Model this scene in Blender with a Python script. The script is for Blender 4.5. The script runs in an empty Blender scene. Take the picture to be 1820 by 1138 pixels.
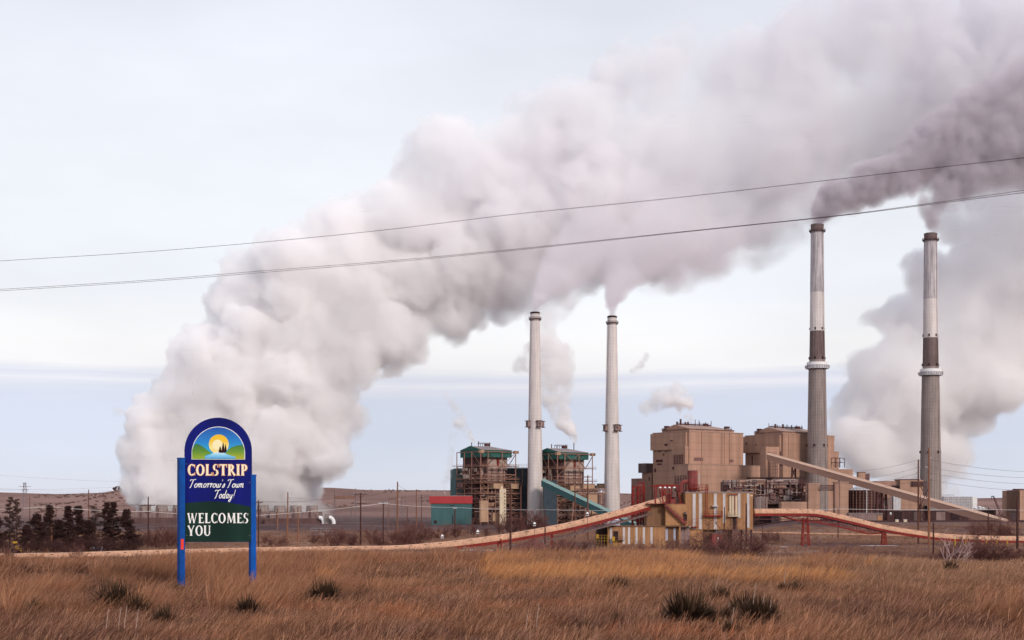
import bpy, bmesh, math, random
import numpy as np
from mathutils import Vector, Matrix
R = math.radians
sc = bpy.context.scene
COL = sc.collection

# ---------------------------------------------------------------- camera
F = 50/36*1820            # focal length in photo pixels
CX, HY = 910, 900         # photo column of the optical axis, row of the horizon
EYE = 14.0                # camera height above the valley floor
cam = bpy.data.cameras.new('camera'); cam_o = bpy.data.objects.new('camera', cam); COL.objects.link(cam_o)
cam.lens = 50; cam.sensor_width = 36; cam.sensor_fit = 'HORIZONTAL'
cam.shift_y = (HY-569)/1820
cam.clip_start = 0.5; cam.clip_end = 60000
cam_o.location = (0, 0, EYE); cam_o.rotation_euler = (R(90), 0, 0)
sc.camera = cam_o

# ---------------------------------------------------------------- render settings
sc.view_settings.view_transform = 'Standard'; sc.view_settings.look = 'None'
sc.view_settings.gamma = 1; sc.view_settings.exposure = 0.0
sc.cycles.volume_bounces = 16
sc.cycles.max_bounces = 20
sc.cycles.diffuse_bounces = 2; sc.cycles.glossy_bounces = 2
sc.cycles.volume_step_rate = 2.0
sc.cycles.volume_max_steps = 400
sc.cycles.use_denoising = True
sc.cycles.use_adaptive_sampling = True
sc.cycles.adaptive_threshold = 0.035

# ---------------------------------------------------------------- world: thin overcast over a Nishita sky
SUN_EL, SUN_AZ = 26, 146      # degrees; azimuth clockwise from +Y (view direction): sun behind the camera, to its right
world = bpy.data.worlds.new('World'); sc.world = world; world.use_nodes = True
wt = world.node_tree; wt.nodes.clear()
def wn(t, **k):
    n = wt.nodes.new(t)
    for a, b in k.items(): setattr(n, a, b)
    return n
sky = wn('ShaderNodeTexSky'); sky.sky_type = 'NISHITA'; sky.sun_disc = False
sky.sun_elevation = R(SUN_EL); sky.sun_rotation = R(SUN_AZ)
bg1 = wn('ShaderNodeBackground'); bg1.inputs[1].default_value = 0.08
wt.links.new(sky.outputs[0], bg1.inputs[0])
tc = wn('ShaderNodeTexCoord'); sep = wn('ShaderNodeSeparateXYZ'); wt.links.new(tc.outputs['Generated'], sep.inputs[0])
# warp elevation slightly with stretched noise so the cloud bands are streaky
mp = wn('ShaderNodeMapping'); mp.inputs['Scale'].default_value = (1.6, 1.6, 34); wt.links.new(tc.outputs['Generated'], mp.inputs[0])
nz = wn('ShaderNodeTexNoise'); nz.inputs['Scale'].default_value = 2.2; nz.inputs['Detail'].default_value = 7; nz.inputs['Roughness'].default_value = 0.55
wt.links.new(mp.outputs[0], nz.inputs['Vector'])
ma = wn('ShaderNodeMath', operation='MULTIPLY_ADD'); ma.inputs[1].default_value = 0.022; wt.links.new(nz.outputs[0], ma.inputs[0])
ms = wn('ShaderNodeMath', operation='SUBTRACT'); ms.inputs[1].default_value = 0.011; wt.links.new(sep.outputs[2], ms.inputs[0]); wt.links.new(ms.outputs[0], ma.inputs[2])
ramp = wn('ShaderNodeValToRGB'); wt.links.new(ma.outputs[0], ramp.inputs[0])
def srgb(r, g, b):
    f = lambda c: (c/255/12.92) if c/255 <= 0.04045 else ((c/255+0.055)/1.055)**2.4
    return (f(r), f(g), f(b), 1)
# sin(elevation) stops
stops = [(0.0, (214,215,227)), (0.02, (211,216,229)), (0.045, (207,214,231)), (0.074, (206,212,229)), (0.081, (214,217,230)), (0.086, (228,228,236)),
         (0.090, (216,219,232)), (0.097, (240,238,240)), (0.115, (243,242,243)), (0.15, (236,239,245)), (0.22, (237,240,246)), (0.33, (227,230,240)), (0.6, (212,217,231)), (1.0, (205,210,224))]
el = ramp.color_ramp.elements
while len(el) > 1: el.remove(el[-1])
el[0].position = stops[0][0]; el[0].color = srgb(*stops[0][1])
for p, c in stops[1:]:
    e = el.new(p); e.color = srgb(*c)
# soft large cloud mottling
mp2 = wn('ShaderNodeMapping'); mp2.inputs['Scale'].default_value = (1, 1, 3.0); wt.links.new(tc.outputs['Generated'], mp2.inputs[0])
nz2 = wn('ShaderNodeTexNoise'); nz2.inputs['Scale'].default_value = 3.0; nz2.inputs['Detail'].default_value = 4; wt.links.new(mp2.outputs[0], nz2.inputs['Vector'])
r2 = wn('ShaderNodeMapRange'); r2.inputs[1].default_value = 0.3; r2.inputs[2].default_value = 0.7; r2.inputs[3].default_value = 0.90; r2.inputs[4].default_value = 1.07
wt.links.new(nz2.outputs[0], r2.inputs[0])
mm = wn('ShaderNodeVectorMath', operation='SCALE'); wt.links.new(ramp.outputs[0], mm.inputs[0]); wt.links.new(r2.outputs[0], mm.inputs['Scale'])
bg2 = wn('ShaderNodeBackground'); bg2.inputs[1].default_value = 1.12; wt.links.new(mm.outputs[0], bg2.inputs[0])
mx = wn('ShaderNodeMixShader'); mx.inputs[0].default_value = 0.94
wt.links.new(bg1.outputs[0], mx.inputs[1]); wt.links.new(bg2.outputs[0], mx.inputs[2])
wo = wn('ShaderNodeOutputWorld'); wt.links.new(mx.outputs[0], wo.inputs[0])

# ---------------------------------------------------------------- sun (veiled)
sl = bpy.data.lights.new('sun', 'SUN'); so = bpy.data.objects.new('sun', sl); COL.objects.link(so)
sl.energy = 2.4; sl.angle = R(12); sl.color = (1.0, 0.90, 0.80)
sd = Vector((math.sin(R(SUN_AZ))*math.cos(R(SUN_EL)), math.cos(R(SUN_AZ))*math.cos(R(SUN_EL)), math.sin(R(SUN_EL))))
so.rotation_euler = sd.to_track_quat('Z', 'Y').to_euler()

# ---------------------------------------------------------------- helpers
def P(px, py, D):
    """world point seen at photo pixel (px, py) at distance D"""
    return Vector(((px-CX)/F*D, D, EYE-(py-HY)/F*D))
def gy(D, z=0.0):
    """photo row of height z at distance D"""
    return HY-(z-EYE)*F/D
def tag(o, label=None, cat=None, group=None, kind=None):
    if label: o['label'] = label
    if cat: o['category'] = cat
    if group: o['group'] = group
    if kind: o['kind'] = kind
    return o
# ---------------------------------------------------------------- mesh builder
class MB:
    def __init__(s): s.v = []; s.f = []; s.a = None
    def add(s, vs, fs):
        n = len(s.v); s.v += [tuple(p) for p in vs]; s.f += [tuple(i+n for i in f) for f in fs]; return s
    def hexa(s, p):   # 8 corners: bottom 4 ccw, top 4 ccw
        return s.add(p, [(3,2,1,0),(4,5,6,7),(0,1,5,4),(1,2,6,5),(2,3,7,6),(3,0,4,7)])
    def box(s, fr, u0, u1, v0, v1, z0, z1):
        if u1 < u0: u0, u1 = u1, u0
        if v1 < v0: v0, v1 = v1, v0
        if z1 < z0: z0, z1 = z1, z0
        w = fr.w
        return s.hexa([w(u0,v0,z0),w(u1,v0,z0),w(u1,v1,z0),w(u0,v1,z0),w(u0,v0,z1),w(u1,v0,z1),w(u1,v1,z1),w(u0,v1,z1)])
    def bar(s, p, q, w, h=None, up=(0,0,1)):
        h = h or w; p, q = Vector(p), Vector(q); d = (q-p)
        if d.length < 1e-6: return s
        d.normalize(); up = Vector(up)
        if abs(d.dot(up)) > .98: up = Vector((1, 0, 0))
        x = d.cross(up).normalized()*w/2; y = x.cross(d).normalized()*h/2
        return s.hexa([p-x-y,p+x-y,q+x-y,q-x-y,p-x+y,p+x+y,q+x+y,q-x+y])
    def tube(s, pts, r, n=8, cap=True):
        pts = [Vector(p) for p in pts]; k = len(pts)
        rs = r if isinstance(r, (list, tuple)) else [r]*k
        base = len(s.v); ref = None
        for i, p in enumerate(pts):
            d = (pts[min(i+1, k-1)]-pts[max(i-1, 0)]).normalized()
            if ref is None: ref = d.orthogonal().normalized()
            ref = (ref-d*ref.dot(d)).normalized(); b = d.cross(ref)
            for j in range(n):
                a = 2*math.pi*j/n; s.v.append(tuple(p+(ref*math.cos(a)+b*math.sin(a))*rs[i]))
        for i in range(k-1):
            for j in range(n):
                j2 = (j+1) % n; s.f.append((base+i*n+j, base+i*n+j2, base+(i+1)*n+j2, base+(i+1)*n+j))
        if cap: s.f.append(tuple(base+j for j in range(n-1, -1, -1))); s.f.append(tuple(base+(k-1)*n+j for j in range(n)))
        return s
    def cyl(s, c, r0, r1, z0, z1, n=32, cap=True):
        b = len(s.v)
        for z, r in ((z0, r0), (z1, r1)):
            for j in range(n):
                a = 2*math.pi*j/n; s.v.append((c[0]+r*math.cos(a), c[1]+r*math.sin(a), z))
        for j in range(n): s.f.append((b+j, b+(j+1)%n, b+n+(j+1)%n, b+n+j))
        if cap: s.f.append(tuple(b+j for j in range(n-1,-1,-1))); s.f.append(tuple(b+n+j for j in range(n)))
        return s
    def ring(s, c, ri, ro, z0, z1, n=32):
        b = len(s.v)
        for z, r in ((z0, ri), (z0, ro), (z1, ro), (z1, ri)):
            for j in range(n):
                a = 2*math.pi*j/n; s.v.append((c[0]+r*math.cos(a), c[1]+r*math.sin(a), z))
        for k in range(4):
            for j in range(n):
                s.f.append((b+k*n+j, b+k*n+(j+1)%n, b+((k+1)%4)*n+(j+1)%n, b+((k+1)%4)*n+j))
        return s
    def build(s, name, mat, parent=None, smooth=False):
        me = bpy.data.meshes.new(name); me.from_pydata(s.v, [], s.f); me.update()
        o = bpy.data.objects.new(name, me); COL.objects.link(o)
        if mat: me.materials.append(mat)
        if smooth:
            me.polygons.foreach_set('use_smooth', [True]*len(me.polygons))
            try: me.set_sharp_from_angle(angle=R(40))
            except Exception: pass
        if parent: o.parent = parent; o.matrix_parent_inverse = Matrix.Translation(-parent.location)
        return o
class Frame:
    """a building's own axes: corner nearest the camera at photo column px, distance D, turned by yaw; u runs along the front, v along the left side"""
    def __init__(s, px, D, yaw):
        s.o = Vector(((px-CX)/F*D, D, 0)); s.c, s.s = math.cos(R(yaw)), math.sin(R(yaw)); s.D = D
    def w(s, u, v, z): return Vector((s.o.x+u*s.c-v*s.s, s.o.y+u*s.s+v*s.c, z))
    def U(s, px, v=0):
        k = (px-CX)/F; ox, oy = s.o.x-v*s.s, s.o.y+v*s.c
        return (k*oy-ox)/(s.c-k*s.s)
    def V(s, px, u=0):
        k = (px-CX)/F; ox, oy = s.o.x+u*s.c, s.o.y+u*s.s
        return (ox-k*oy)/(s.s+k*s.c)
    def Z(s, py, u=0, v=0):
        return EYE-(py-HY)/F*s.w(u, v, 0).y
def empty(name, loc):
    o = bpy.data.objects.new(name, None); COL.objects.link(o); o.location = loc; o.empty_display_size = .5; return o
def place_copy(src, loc, rz=0, sc_=1.0):
    """copy a thing and its parts (two levels)"""
    r = src.copy(); COL.objects.link(r); r.location = loc; r.rotation_euler = (0, 0, rz); r.scale = (sc_,)*3 if not isinstance(sc_, tuple) else sc_
    for ch in src.children:
        c = ch.copy(); COL.objects.link(c); c.parent = r
        for g in ch.children:
            d = g.copy(); COL.objects.link(d); d.parent = c
    return r

# ---------------------------------------------------------------- materials
def mat(name, col, rough=.75, var=.15, scale=.4, streak=0.0, metal=0.0, bump=0.0, bscale=3.0, col2=None, col2_amt=.5, seams=None, streak_scale=1.1):
    """col is the surface's own colour; var = mottling, streak = vertical rain streaks, seams = (spacing_z, darkness)"""
    m = bpy.data.materials.new(name); m.use_nodes = True; t = m.node_tree; N = t.nodes.new; L = t.links.new
    b = t.nodes['Principled BSDF']; b.inputs['Roughness'].default_value = rough; b.inputs['Metallic'].default_value = metal; b.inputs['Specular IOR Level'].default_value = .15
    geo = N('ShaderNodeNewGeometry')
    no = N('ShaderNodeTexNoise'); no.inputs['Scale'].default_value = scale; no.inputs['Detail'].default_value = 6; no.inputs['Roughness'].default_value = .62
    L(geo.outputs['Position'], no.inputs['Vector'])
    mr = N('ShaderNodeMapRange'); mr.inputs[1].default_value = .3; mr.inputs[2].default_value = .7; mr.inputs[3].default_value = 1-var; mr.inputs[4].default_value = 1+var
    L(no.outputs[0], mr.inputs[0])
    fac = mr.outputs[0]
    if streak:
        mp = N('ShaderNodeMapping'); mp.inputs['Scale'].default_value = (1, 1, .035); L(geo.outputs['Position'], mp.inputs[0])
        n2 = N('ShaderNodeTexNoise'); n2.inputs['Scale'].default_value = streak_scale; n2.inputs['Detail'].default_value = 5; L(mp.outputs[0], n2.inputs['Vector'])
        m2 = N('ShaderNodeMapRange'); m2.inputs[1].default_value = .35; m2.inputs[2].default_value = .65; m2.inputs[3].default_value = 1-streak; m2.inputs[4].default_value = 1+streak*.4
        L(n2.outputs[0], m2.inputs[0]); mu = N('ShaderNodeMath'); mu.operation = 'MULTIPLY'; L(fac, mu.inputs[0]); L(m2.outputs[0], mu.inputs[1]); fac = mu.outputs[0]
    if seams:
        sp = N('ShaderNodeSeparateXYZ'); L(geo.outputs['Position'], sp.inputs[0])
        dv = N('ShaderNodeMath'); dv.operation = 'DIVIDE'; dv.inputs[1].default_value = seams[0]; L(sp.outputs[2], dv.inputs[0])
        fr = N('ShaderNodeMath'); fr.operation = 'FRACT'; L(dv.outputs[0], fr.inputs[0])
        lt = N('ShaderNodeMath'); lt.operation = 'LESS_THAN'; lt.inputs[1].default_value = .22; L(fr.outputs[0], lt.inputs[0])
        m3 = N('ShaderNodeMapRange'); m3.inputs[3].default_value = 1; m3.inputs[4].default_value = 1-seams[1]; L(lt.outputs[0], m3.inputs[0])
        mu = N('ShaderNodeMath'); mu.operation = 'MULTIPLY'; L(fac, mu.inputs[0]); L(m3.outputs[0], mu.inputs[1]); fac = mu.outputs[0]
    vm = N('ShaderNodeVectorMath'); vm.operation = 'SCALE'; vm.inputs[0].default_value = col[:3]; L(fac, vm.inputs['Scale'])
    outc = vm.outputs[0]
    if col2:
        n3 = N('ShaderNodeTexNoise'); n3.inputs['Scale'].default_value = scale*2.3; n3.inputs['Detail'].default_value = 8; n3.inputs['Roughness'].default_value = .7
        L(geo.outputs['Position'], n3.inputs['Vector'])
        m4 = N('ShaderNodeMapRange'); c = .5+(.5-col2_amt)*.5; m4.inputs[1].default_value = c-.06; m4.inputs[2].default_value = c+.08; L(n3.outputs[0], m4.inputs[0])
        mx_ = N('ShaderNodeMix'); mx_.data_type = 'RGBA'; L(m4.outputs[0], mx_.inputs[0]); L(outc, mx_.inputs[6]); mx_.inputs[7].default_value = (*col2[:3], 1); outc = mx_.outputs[2]
    L(outc, b.inputs['Base Color'])
    if bump:
        n4 = N('ShaderNodeTexNoise'); n4.inputs['Scale'].default_value = bscale; n4.inputs['Detail'].default_value = 8; L(geo.outputs['Position'], n4.inputs['Vector'])
        bp = N('ShaderNodeBump'); bp.inputs['Strength'].default_value = bump; bp.inputs['Distance'].default_value = .3; L(n4.outputs[0], bp.inputs['Height']); L(bp.outputs[0], b.inputs['Normal'])
    return m
M = {}
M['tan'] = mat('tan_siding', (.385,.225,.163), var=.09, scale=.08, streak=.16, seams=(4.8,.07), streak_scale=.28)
M['tan2'] = mat('dark_and_shaded_tan_siding', (.33,.19,.145), var=.10, scale=.1, streak=.15, streak_scale=.3)  # darker tan; on shaded walls and wings the shade is put into the colour
M['tan_roof'] = mat('tan_roof', (.36,.24,.20), var=.1)
M['duct'] = mat('tan_duct', (.40,.25,.165), var=.12, streak=.12)
M['boiler'] = mat('boiler_casing', (.40,.30,.26), var=.15, scale=.3, streak=.2)
M['green'] = mat('green_siding', (.035,.115,.098), var=.12, scale=.15, streak=.18)
M['teal'] = mat('teal_siding', (.055,.115,.12), var=.08, scale=.1, streak=.12)
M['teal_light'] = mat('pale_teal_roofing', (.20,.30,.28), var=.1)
M['teal_dark'] = mat('dark_teal_siding', (.045,.06,.075), var=.2)
M['grey_roof'] = mat('grey_roofing', (.26,.22,.22), var=.15, scale=.3)
M['red_band'] = mat('red_siding', (.36,.045,.05), var=.1, scale=.2)
M['steel'] = mat('rusty_tan_steel', (.27,.14,.105), var=.25, scale=.6)
M['steel_d'] = mat('dark_rusty_steel', (.085,.035,.035), var=.3, scale=.6)
M['dark'] = mat('dark_plant_siding', (.075,.036,.036), var=.3, scale=.25, streak=.3)
M['dark2'] = mat('near_black_and_shade', (.035,.018,.02), var=.3)  # near-black parts; on openings and doorways it paints the shade inside
M['maroon'] = mat('maroon_plant_siding', (.16,.085,.08), var=.25, scale=.25, streak=.2)
M['mauve'] = mat('grey_mauve_siding', (.23,.155,.145), var=.2, scale=.2, streak=.2)
M['cream'] = mat('cream_cladding', (.62,.50,.36), var=.08, streak=.15)
M['conc_w'] = mat('white_concrete', (.60,.53,.51), var=.06, scale=.12, streak=.16, seams=(2.3,.05))
M['conc_g'] = mat('grey_ribbed_concrete', (.27,.215,.20), var=.12, scale=.15, streak=.25, seams=(2.3,.08))
M['conc_dk'] = mat('dark_painted_concrete', (.15,.105,.10), var=.15, scale=.2, streak=.3)
M['conc_lt'] = mat('streaked_pale_concrete', (.46,.41,.42), var=.12, scale=.2, streak=.45)
M['white'] = mat('white_paint', (.72,.70,.70), var=.06)
M['silver'] = mat('dull_silver_sheet', (.50,.48,.50), rough=.45, var=.12, streak=.2)
M['red'] = mat('red_painted_steel', (.20,.022,.018), var=.25, scale=.8)
M['redrust'] = mat('rust_red_cylinder_paint', (.22,.055,.05), var=.2, scale=.4, streak=.3)
M['tube'] = mat('pale_cream_conveyor_cover', (.53,.30,.195), rough=.6, var=.16, scale=.5, streak=.12, col2=(.24,.13,.10), col2_amt=.30)
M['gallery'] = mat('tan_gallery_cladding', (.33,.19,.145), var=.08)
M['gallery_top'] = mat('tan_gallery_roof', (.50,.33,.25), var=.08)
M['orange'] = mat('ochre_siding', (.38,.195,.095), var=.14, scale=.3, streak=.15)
M['orange_sh'] = mat('shaded_ochre_siding', (.20,.105,.06), var=.12, scale=.3, streak=.15)  # darkened copy of the ochre: shade put into the siding colour
M['stripe'] = mat('white_translucent_strip', (.50,.46,.47), var=.12, streak=.15)
M['stripe_b'] = mat('bluish_strip', (.36,.36,.45), var=.1)  # pale bluish; on the annex it paints white strips in shade
M['yellow'] = mat('yellow_paint', (.42,.24,.03), var=.1)
M['wood_d'] = mat('dark_creosoted_wood', (.075,.030,.026), var=.25, scale=1.5, streak=.3)
M['wood_b'] = mat('weathered_brown_wood', (.24,.105,.060), var=.2, scale=1.5, streak=.3)
M['wood_r'] = mat('reddish_wood', (.13,.055,.04), var=.2, scale=1.5, streak=.3)
M['wire'] = mat('dark_wire', (.10,.05,.05), rough=.5, var=.05)
M['wire_l'] = mat('bright_aluminium_wire', (.62,.58,.58), rough=.4, var=.05)
M['lattice'] = mat('galvanised_lattice', (.20,.16,.17), rough=.5, var=.1)
M['insul'] = mat('grey_insulator', (.45,.42,.42), rough=.4, var=.05)

# ---------------------------------------------------------------- terrain
def vnoise(x, y, L, seed):
    rng = np.random.default_rng(seed); T = rng.uniform(-1, 1, (64, 64))
    u = x/L+17.3; v = y/L+5.1; i = np.floor(u).astype(int); j = np.floor(v).astype(int)
    a = u-i; b = v-j; a = a*a*(3-2*a); b = b*b*(3-2*b)
    g = lambda p, q: T[p % 64, q % 64]
    return (g(i,j)*(1-a)+g(i+1,j)*a)*(1-b)+(g(i,j+1)*(1-a)+g(i+1,j+1)*a)*b
def sst(e0, e1, x):
    t = np.clip((x-e0)/(e1-e0), 0, 1); return t*t*(3-2*t)
SKY_X = [-900, -300, 0, 100, 180, 215, 250, 330, 590, 650, 900, 1120, 1300, 1740, 1790, 2100, 2700]
SKY_Y = [880, 872, 876, 879, 877, 871, 869, 866, 868, 872, 873, 878, 880, 886, 885, 880, 884]
def H(x, y):
    x = np.asarray(x, float); y = np.asarray(y, float)
    px = CX+F*x/np.maximum(y, 20.0)
    near = 11.5+.22*vnoise(x, y, 19, 1)+.10*vnoise(x, y, 6, 2)+.045*vnoise(x, y, 2.1, 9)-.35*sst(1400, 1820, px)*sst(45, 70, y)-.34*(1-sst(120, 430, px))*sst(46, 68, y)
    val = .25*vnoise(x, y, 60, 3)*sst(560, 700, y)
    d = 62+5*vnoise(x, y*0, 25, 4)
    t = np.clip((y-d)/128, 0, 1); s = t*t*(3-2*t)
    h = near*(1-s)+val*s
    # railway shelf in front of the tan plant, low bank left of it
    shelf = 5.0*sst(1300, 1420, px)*sst(640, 800, y)*(1-sst(1500, 1900, y))
    bank = 1.2*sst(-200, 300, px)*(1-sst(1250, 1400, px))*sst(640, 900, y)*(1-sst(1500, 1900, y))
    h = h+shelf+bank
    ks = np.interp(px, SKY_X, SKY_Y)
    zs = EYE+(HY-ks)/F*4600
    r = sst(1700, 4600, y)
    hills = zs*r*(1+.16*vnoise(x, y, 420, 5)*r*(1-r)*4+.08*vnoise(x, y, 170, 6)*r*(1-r)*4)
    # the bluff with pines at the left
    bl = np.exp(-((px-215)/75)**2)*sst(1900, 2500, y)*(1-sst(2700, 3300, y))
    return h+hills+bl*17*(1+.35*vnoise(x, y, 90, 7)+.25*vnoise(x, y, 35, 8))
def hz(x, y): return float(H(np.array([x]), np.array([y]))[0])

def ramp_mix(t, fac, a, b):
    m = t.nodes.new('ShaderNodeMix'); m.data_type = 'RGBA'; t.links.new(fac, m.inputs[0])
    for k, c in ((6, a), (7, b)):
        if isinstance(c, tuple): m.inputs[k].default_value = (*c[:3], 1)
        else: t.links.new(c, m.inputs[k])
    return m.outputs[2]
def soil_material():
    m = bpy.data.materials.new('ground_soil'); m.use_nodes = True; t = m.node_tree; N = t.nodes.new; L = t.links.new
    b = t.nodes['Principled BSDF']; b.inputs['Roughness'].default_value = .95; b.inputs['Specular IOR Level'].default_value = .1
    geo = N('ShaderNodeNewGeometry'); sp = N('ShaderNodeSeparateXYZ'); L(geo.outputs['Position'], sp.inputs[0])
    def noise(scale, det=6, rough=.6, sy=1):
        n = N('ShaderNodeTexNoise'); n.inputs['Scale'].default_value = scale; n.inputs['Detail'].default_value = det; n.inputs['Roughness'].default_value = rough
        if sy != 1:
            mp = N('ShaderNodeMapping'); mp.inputs['Scale'].default_value = (1, sy, 1); L(geo.outputs['Position'], mp.inputs[0]); L(mp.outputs[0], n.inputs['Vector'])
        else: L(geo.outputs['Position'], n.inputs['Vector'])
        return n.outputs[0]
    def rng_(src, a, c, lo=0, hi=1):
        r = N('ShaderNodeMapRange'); r.inputs[1].default_value = a; r.inputs[2].default_value = c; r.inputs[3].default_value = lo; r.inputs[4].default_value = hi; L(src, r.inputs[0]); return r.outputs[0]
    near = ramp_mix(t, rng_(noise(.5), .4, .6), (.045,.020,.017), (.10,.05,.038))
    near = ramp_mix(t, rng_(noise(.16, 7, .7), .66, .69), near, (.62,.60,.64))       # small patches of old snow
    val = ramp_mix(t, rng_(noise(.02, 7, .65, .35), .42, .60), (.105,.050,.044), (.27,.155,.105))
    val = ramp_mix(t, rng_(noise(.05, 8, .7, .25), .67, .70), val, (.55,.52,.55))
    cinder = ramp_mix(t, rng_(noise(.03, 6, .6, .4), .40, .62), (.065,.036,.040), (.135,.08,.072))
    hill = ramp_mix(t, rng_(noise(.0016, 8, .62, .6), .40, .62), (.155,.085,.072), (.29,.17,.14))
    hill = ramp_mix(t, rng_(noise(.012, 8, .7), .58, .70, 0, .55), hill, (.13,.075,.07))
    c = ramp_mix(t, rng_(sp.outputs[1], 90, 170), near, val)
    c = ramp_mix(t, rng_(sp.outputs[1], 720, 800), c, cinder)
    c = ramp_mix(t, rng_(sp.outputs[1], 1150, 1900), c, hill)
    L(c, b.inputs['Base Color'])
    bp = N('ShaderNodeBump'); bp.inputs['Strength'].default_value = .6; bp.inputs['Distance'].default_value = .2; L(noise(2.5, 8, .7), bp.inputs['Height']); L(bp.outputs[0], b.inputs['Normal'])
    return m
def build_ground():
    ys = np.concatenate([np.arange(-40, 20, 4.0), np.arange(20, 100, 1.0), np.arange(100, 200, 3.0), 200*np.power(60, np.linspace(0, 1, 150))])
    ts = np.linspace(-1, 1, 241)
    Y, T = np.meshgrid(ys, ts, indexing='ij')
    X = T*(60+np.maximum(Y, 0)*.62)
    Z = H(X, Y)
    v = np.stack([X, Y, Z], -1).reshape(-1, 3); ny, nx = Y.shape
    me = bpy.data.meshes.new('ground'); a = (np.arange(ny-1)[:, None]*nx+np.arange(nx-1)[None, :]).ravel()
    f = np.stack([a, a+1, a+nx+1, a+nx], -1)
    me.vertices.add(len(v)); me.vertices.foreach_set('co', v.ravel())
    me.loops.add(f.size); me.loops.foreach_set('vertex_index', f.ravel()); me.polygons.add(len(f))
    me.polygons.foreach_set('loop_start', np.arange(0, f.size, 4)); me.polygons.foreach_set('loop_total', np.full(len(f), 4)); me.update(calc_edges=True)
    me.polygons.foreach_set('use_smooth', [True]*len(f)); me.materials.append(soil_material())
    o = bpy.data.objects.new('ground', me); COL.objects.link(o)
    tag(o, 'dry brown prairie ground rolling back to bare pinkish hills', kind='structure')
build_ground()
# ================================================================ chimneys
def chimney(px, ytop, D, prof, kind, label, group):
    """prof: [(photo row, diameter in photo px, material or None)] from top to bottom"""
    x = (px-CX)/F*D; z = lambda y: EYE-(y-HY)/F*D; k = D/F; c = (x, D)
    root = empty('chimney', (x, D, hz(x, D))); tag(root, label, 'chimney', group)
    base = hz(x, D)-.5
    n = 56
    for (y0, d0, _), (y1, d1, m) in zip(prof[:-1], prof[1:]):
        z1 = max(z(y1), base) if y1 < 940 else base
        b = MB(); ribs = kind == 'tall'
        seg = 1
        bb = len(b.v)
        for zz, dd in ((z1, d1), (z(y0), d0)):
            for j in range(n):
                a = 2*math.pi*j/n; r = dd*k/2*(1.0 if not ribs else (1.0+(.016 if j % 2 else -.004))); b.v.append((x+r*math.cos(a), D+r*math.sin(a), zz))
        for j in range(n): b.f.append((bb+j, bb+(j+1)%n, bb+n+(j+1)%n, bb+n+j))
        b.build('shaft', M[m], root, smooth=not ribs)
    r0 = prof[0][1]*k/2; zt = z(ytop)
    MB().cyl(c, r0*.86, r0*.86, zt-.6, zt+.5, 40, True).build('flue_mouth', M['dark2'], root)
    MB().ring(c, r0*.88, r0*1.06, zt-.9, zt+.25, 40).build('rim', M['conc_dk'] if kind == 'tall' else M['dark2'], root)
    def platform(zc, r, wide, ht=1.3, name='platform', m='conc_g'):
        b = MB(); b.ring(c, r*.98, r+wide, zc-.25, zc, 40)
        for j in range(20):
            a = 2*math.pi*j/20; p = Vector((x+math.cos(a)*(r+wide-.1), D+math.sin(a)*(r+wide-.1), zc)); b.bar(p, p+Vector((0,0,ht)), .14)
            q = Vector((x+math.cos(a)*r*.98, D+math.sin(a)*r*.98, zc-1.6)); b.bar(q, p-Vector((0,0,.1)), .22)
        for h in (ht*.5, ht): b.ring(c, r+wide-.17, r+wide-.05, zc+h-.08, zc+h+.04, 40)
        b.build(name, M[m], root)
    if kind == 'tall':
        platform(z(411), prof[0][1]*k/2*1.02, 1.3, 1.4, m='steel_d') if False else platform(zt-(11*k), r0*1.02, 1.3, 1.3, m='steel_d')
        zr = z(prof[2][0]) if False else None
    else:
        platform(zt-11*k, r0*1.03, 1.1, 1.2, m='steel_d')
    return root, c, z, k
# the two pale chimneys of the green units
for (px, yt, lab) in ((951, 556, 'white concrete chimney standing between the two green-roofed boiler houses'), (1088, 563, 'white concrete chimney right of both green-roofed boiler houses')):
    D = 1010; s = yt-556
    root, c, z, k = chimney(px, yt, D, [(yt, 16.5, None), (yt+5, 16.6, 'conc_w'), (yt+14, 16.8, 'conc_w'), (748+s, 23.5, 'conc_w'), (960, 29.5, 'conc_w')], 'pale', lab, 'pale chimneys of the green units')
    rr = 11.9*k
    for j, a in enumerate((-150, -62, 28, 118)):      # strobe light cabins
        ca, sa = math.cos(R(a)), math.sin(R(a)); b = MB()
        fr = Frame(0, 1, 0); fr.o = Vector((c[0]+ca*(rr+.9), c[1]+sa*(rr+.9), 0)); fr.c, fr.s = ca, sa
        zc = z(754+s)
        b.box(fr, -1.0, 1.1, -1.5, 1.5, zc-2.0, zc+1.9); b.build('light_cabin', M['mauve'], root)
        b = MB(); b.box(fr, -.9, 1.9, -2.0, 2.0, zc+2.0, zc+2.3); b.box(fr, -.9, 1.9, -2.0, 2.0, zc-2.4, zc-2.1)
        b.box(fr, 1.12, 1.2, -.5, .5, zc-.6, zc+.6); b.build('cabin_deck', M['steel_d'], root)
    b = MB(); a = R(200 if px < 1000 else 190)
    zt = z(yt+14); zb = z(915)
    for off in (-.3, .3):
        b.bar((c[0]+math.cos(a)*15.0*k+off*.2-.0, c[1]+math.sin(a)*15.0*k+off, zb), (c[0]+math.cos(a)*8.6*k-.35, c[1]+math.sin(a)*8.6*k+off, zt), .12)
    b.build('ladder', M['steel'], root)
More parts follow.
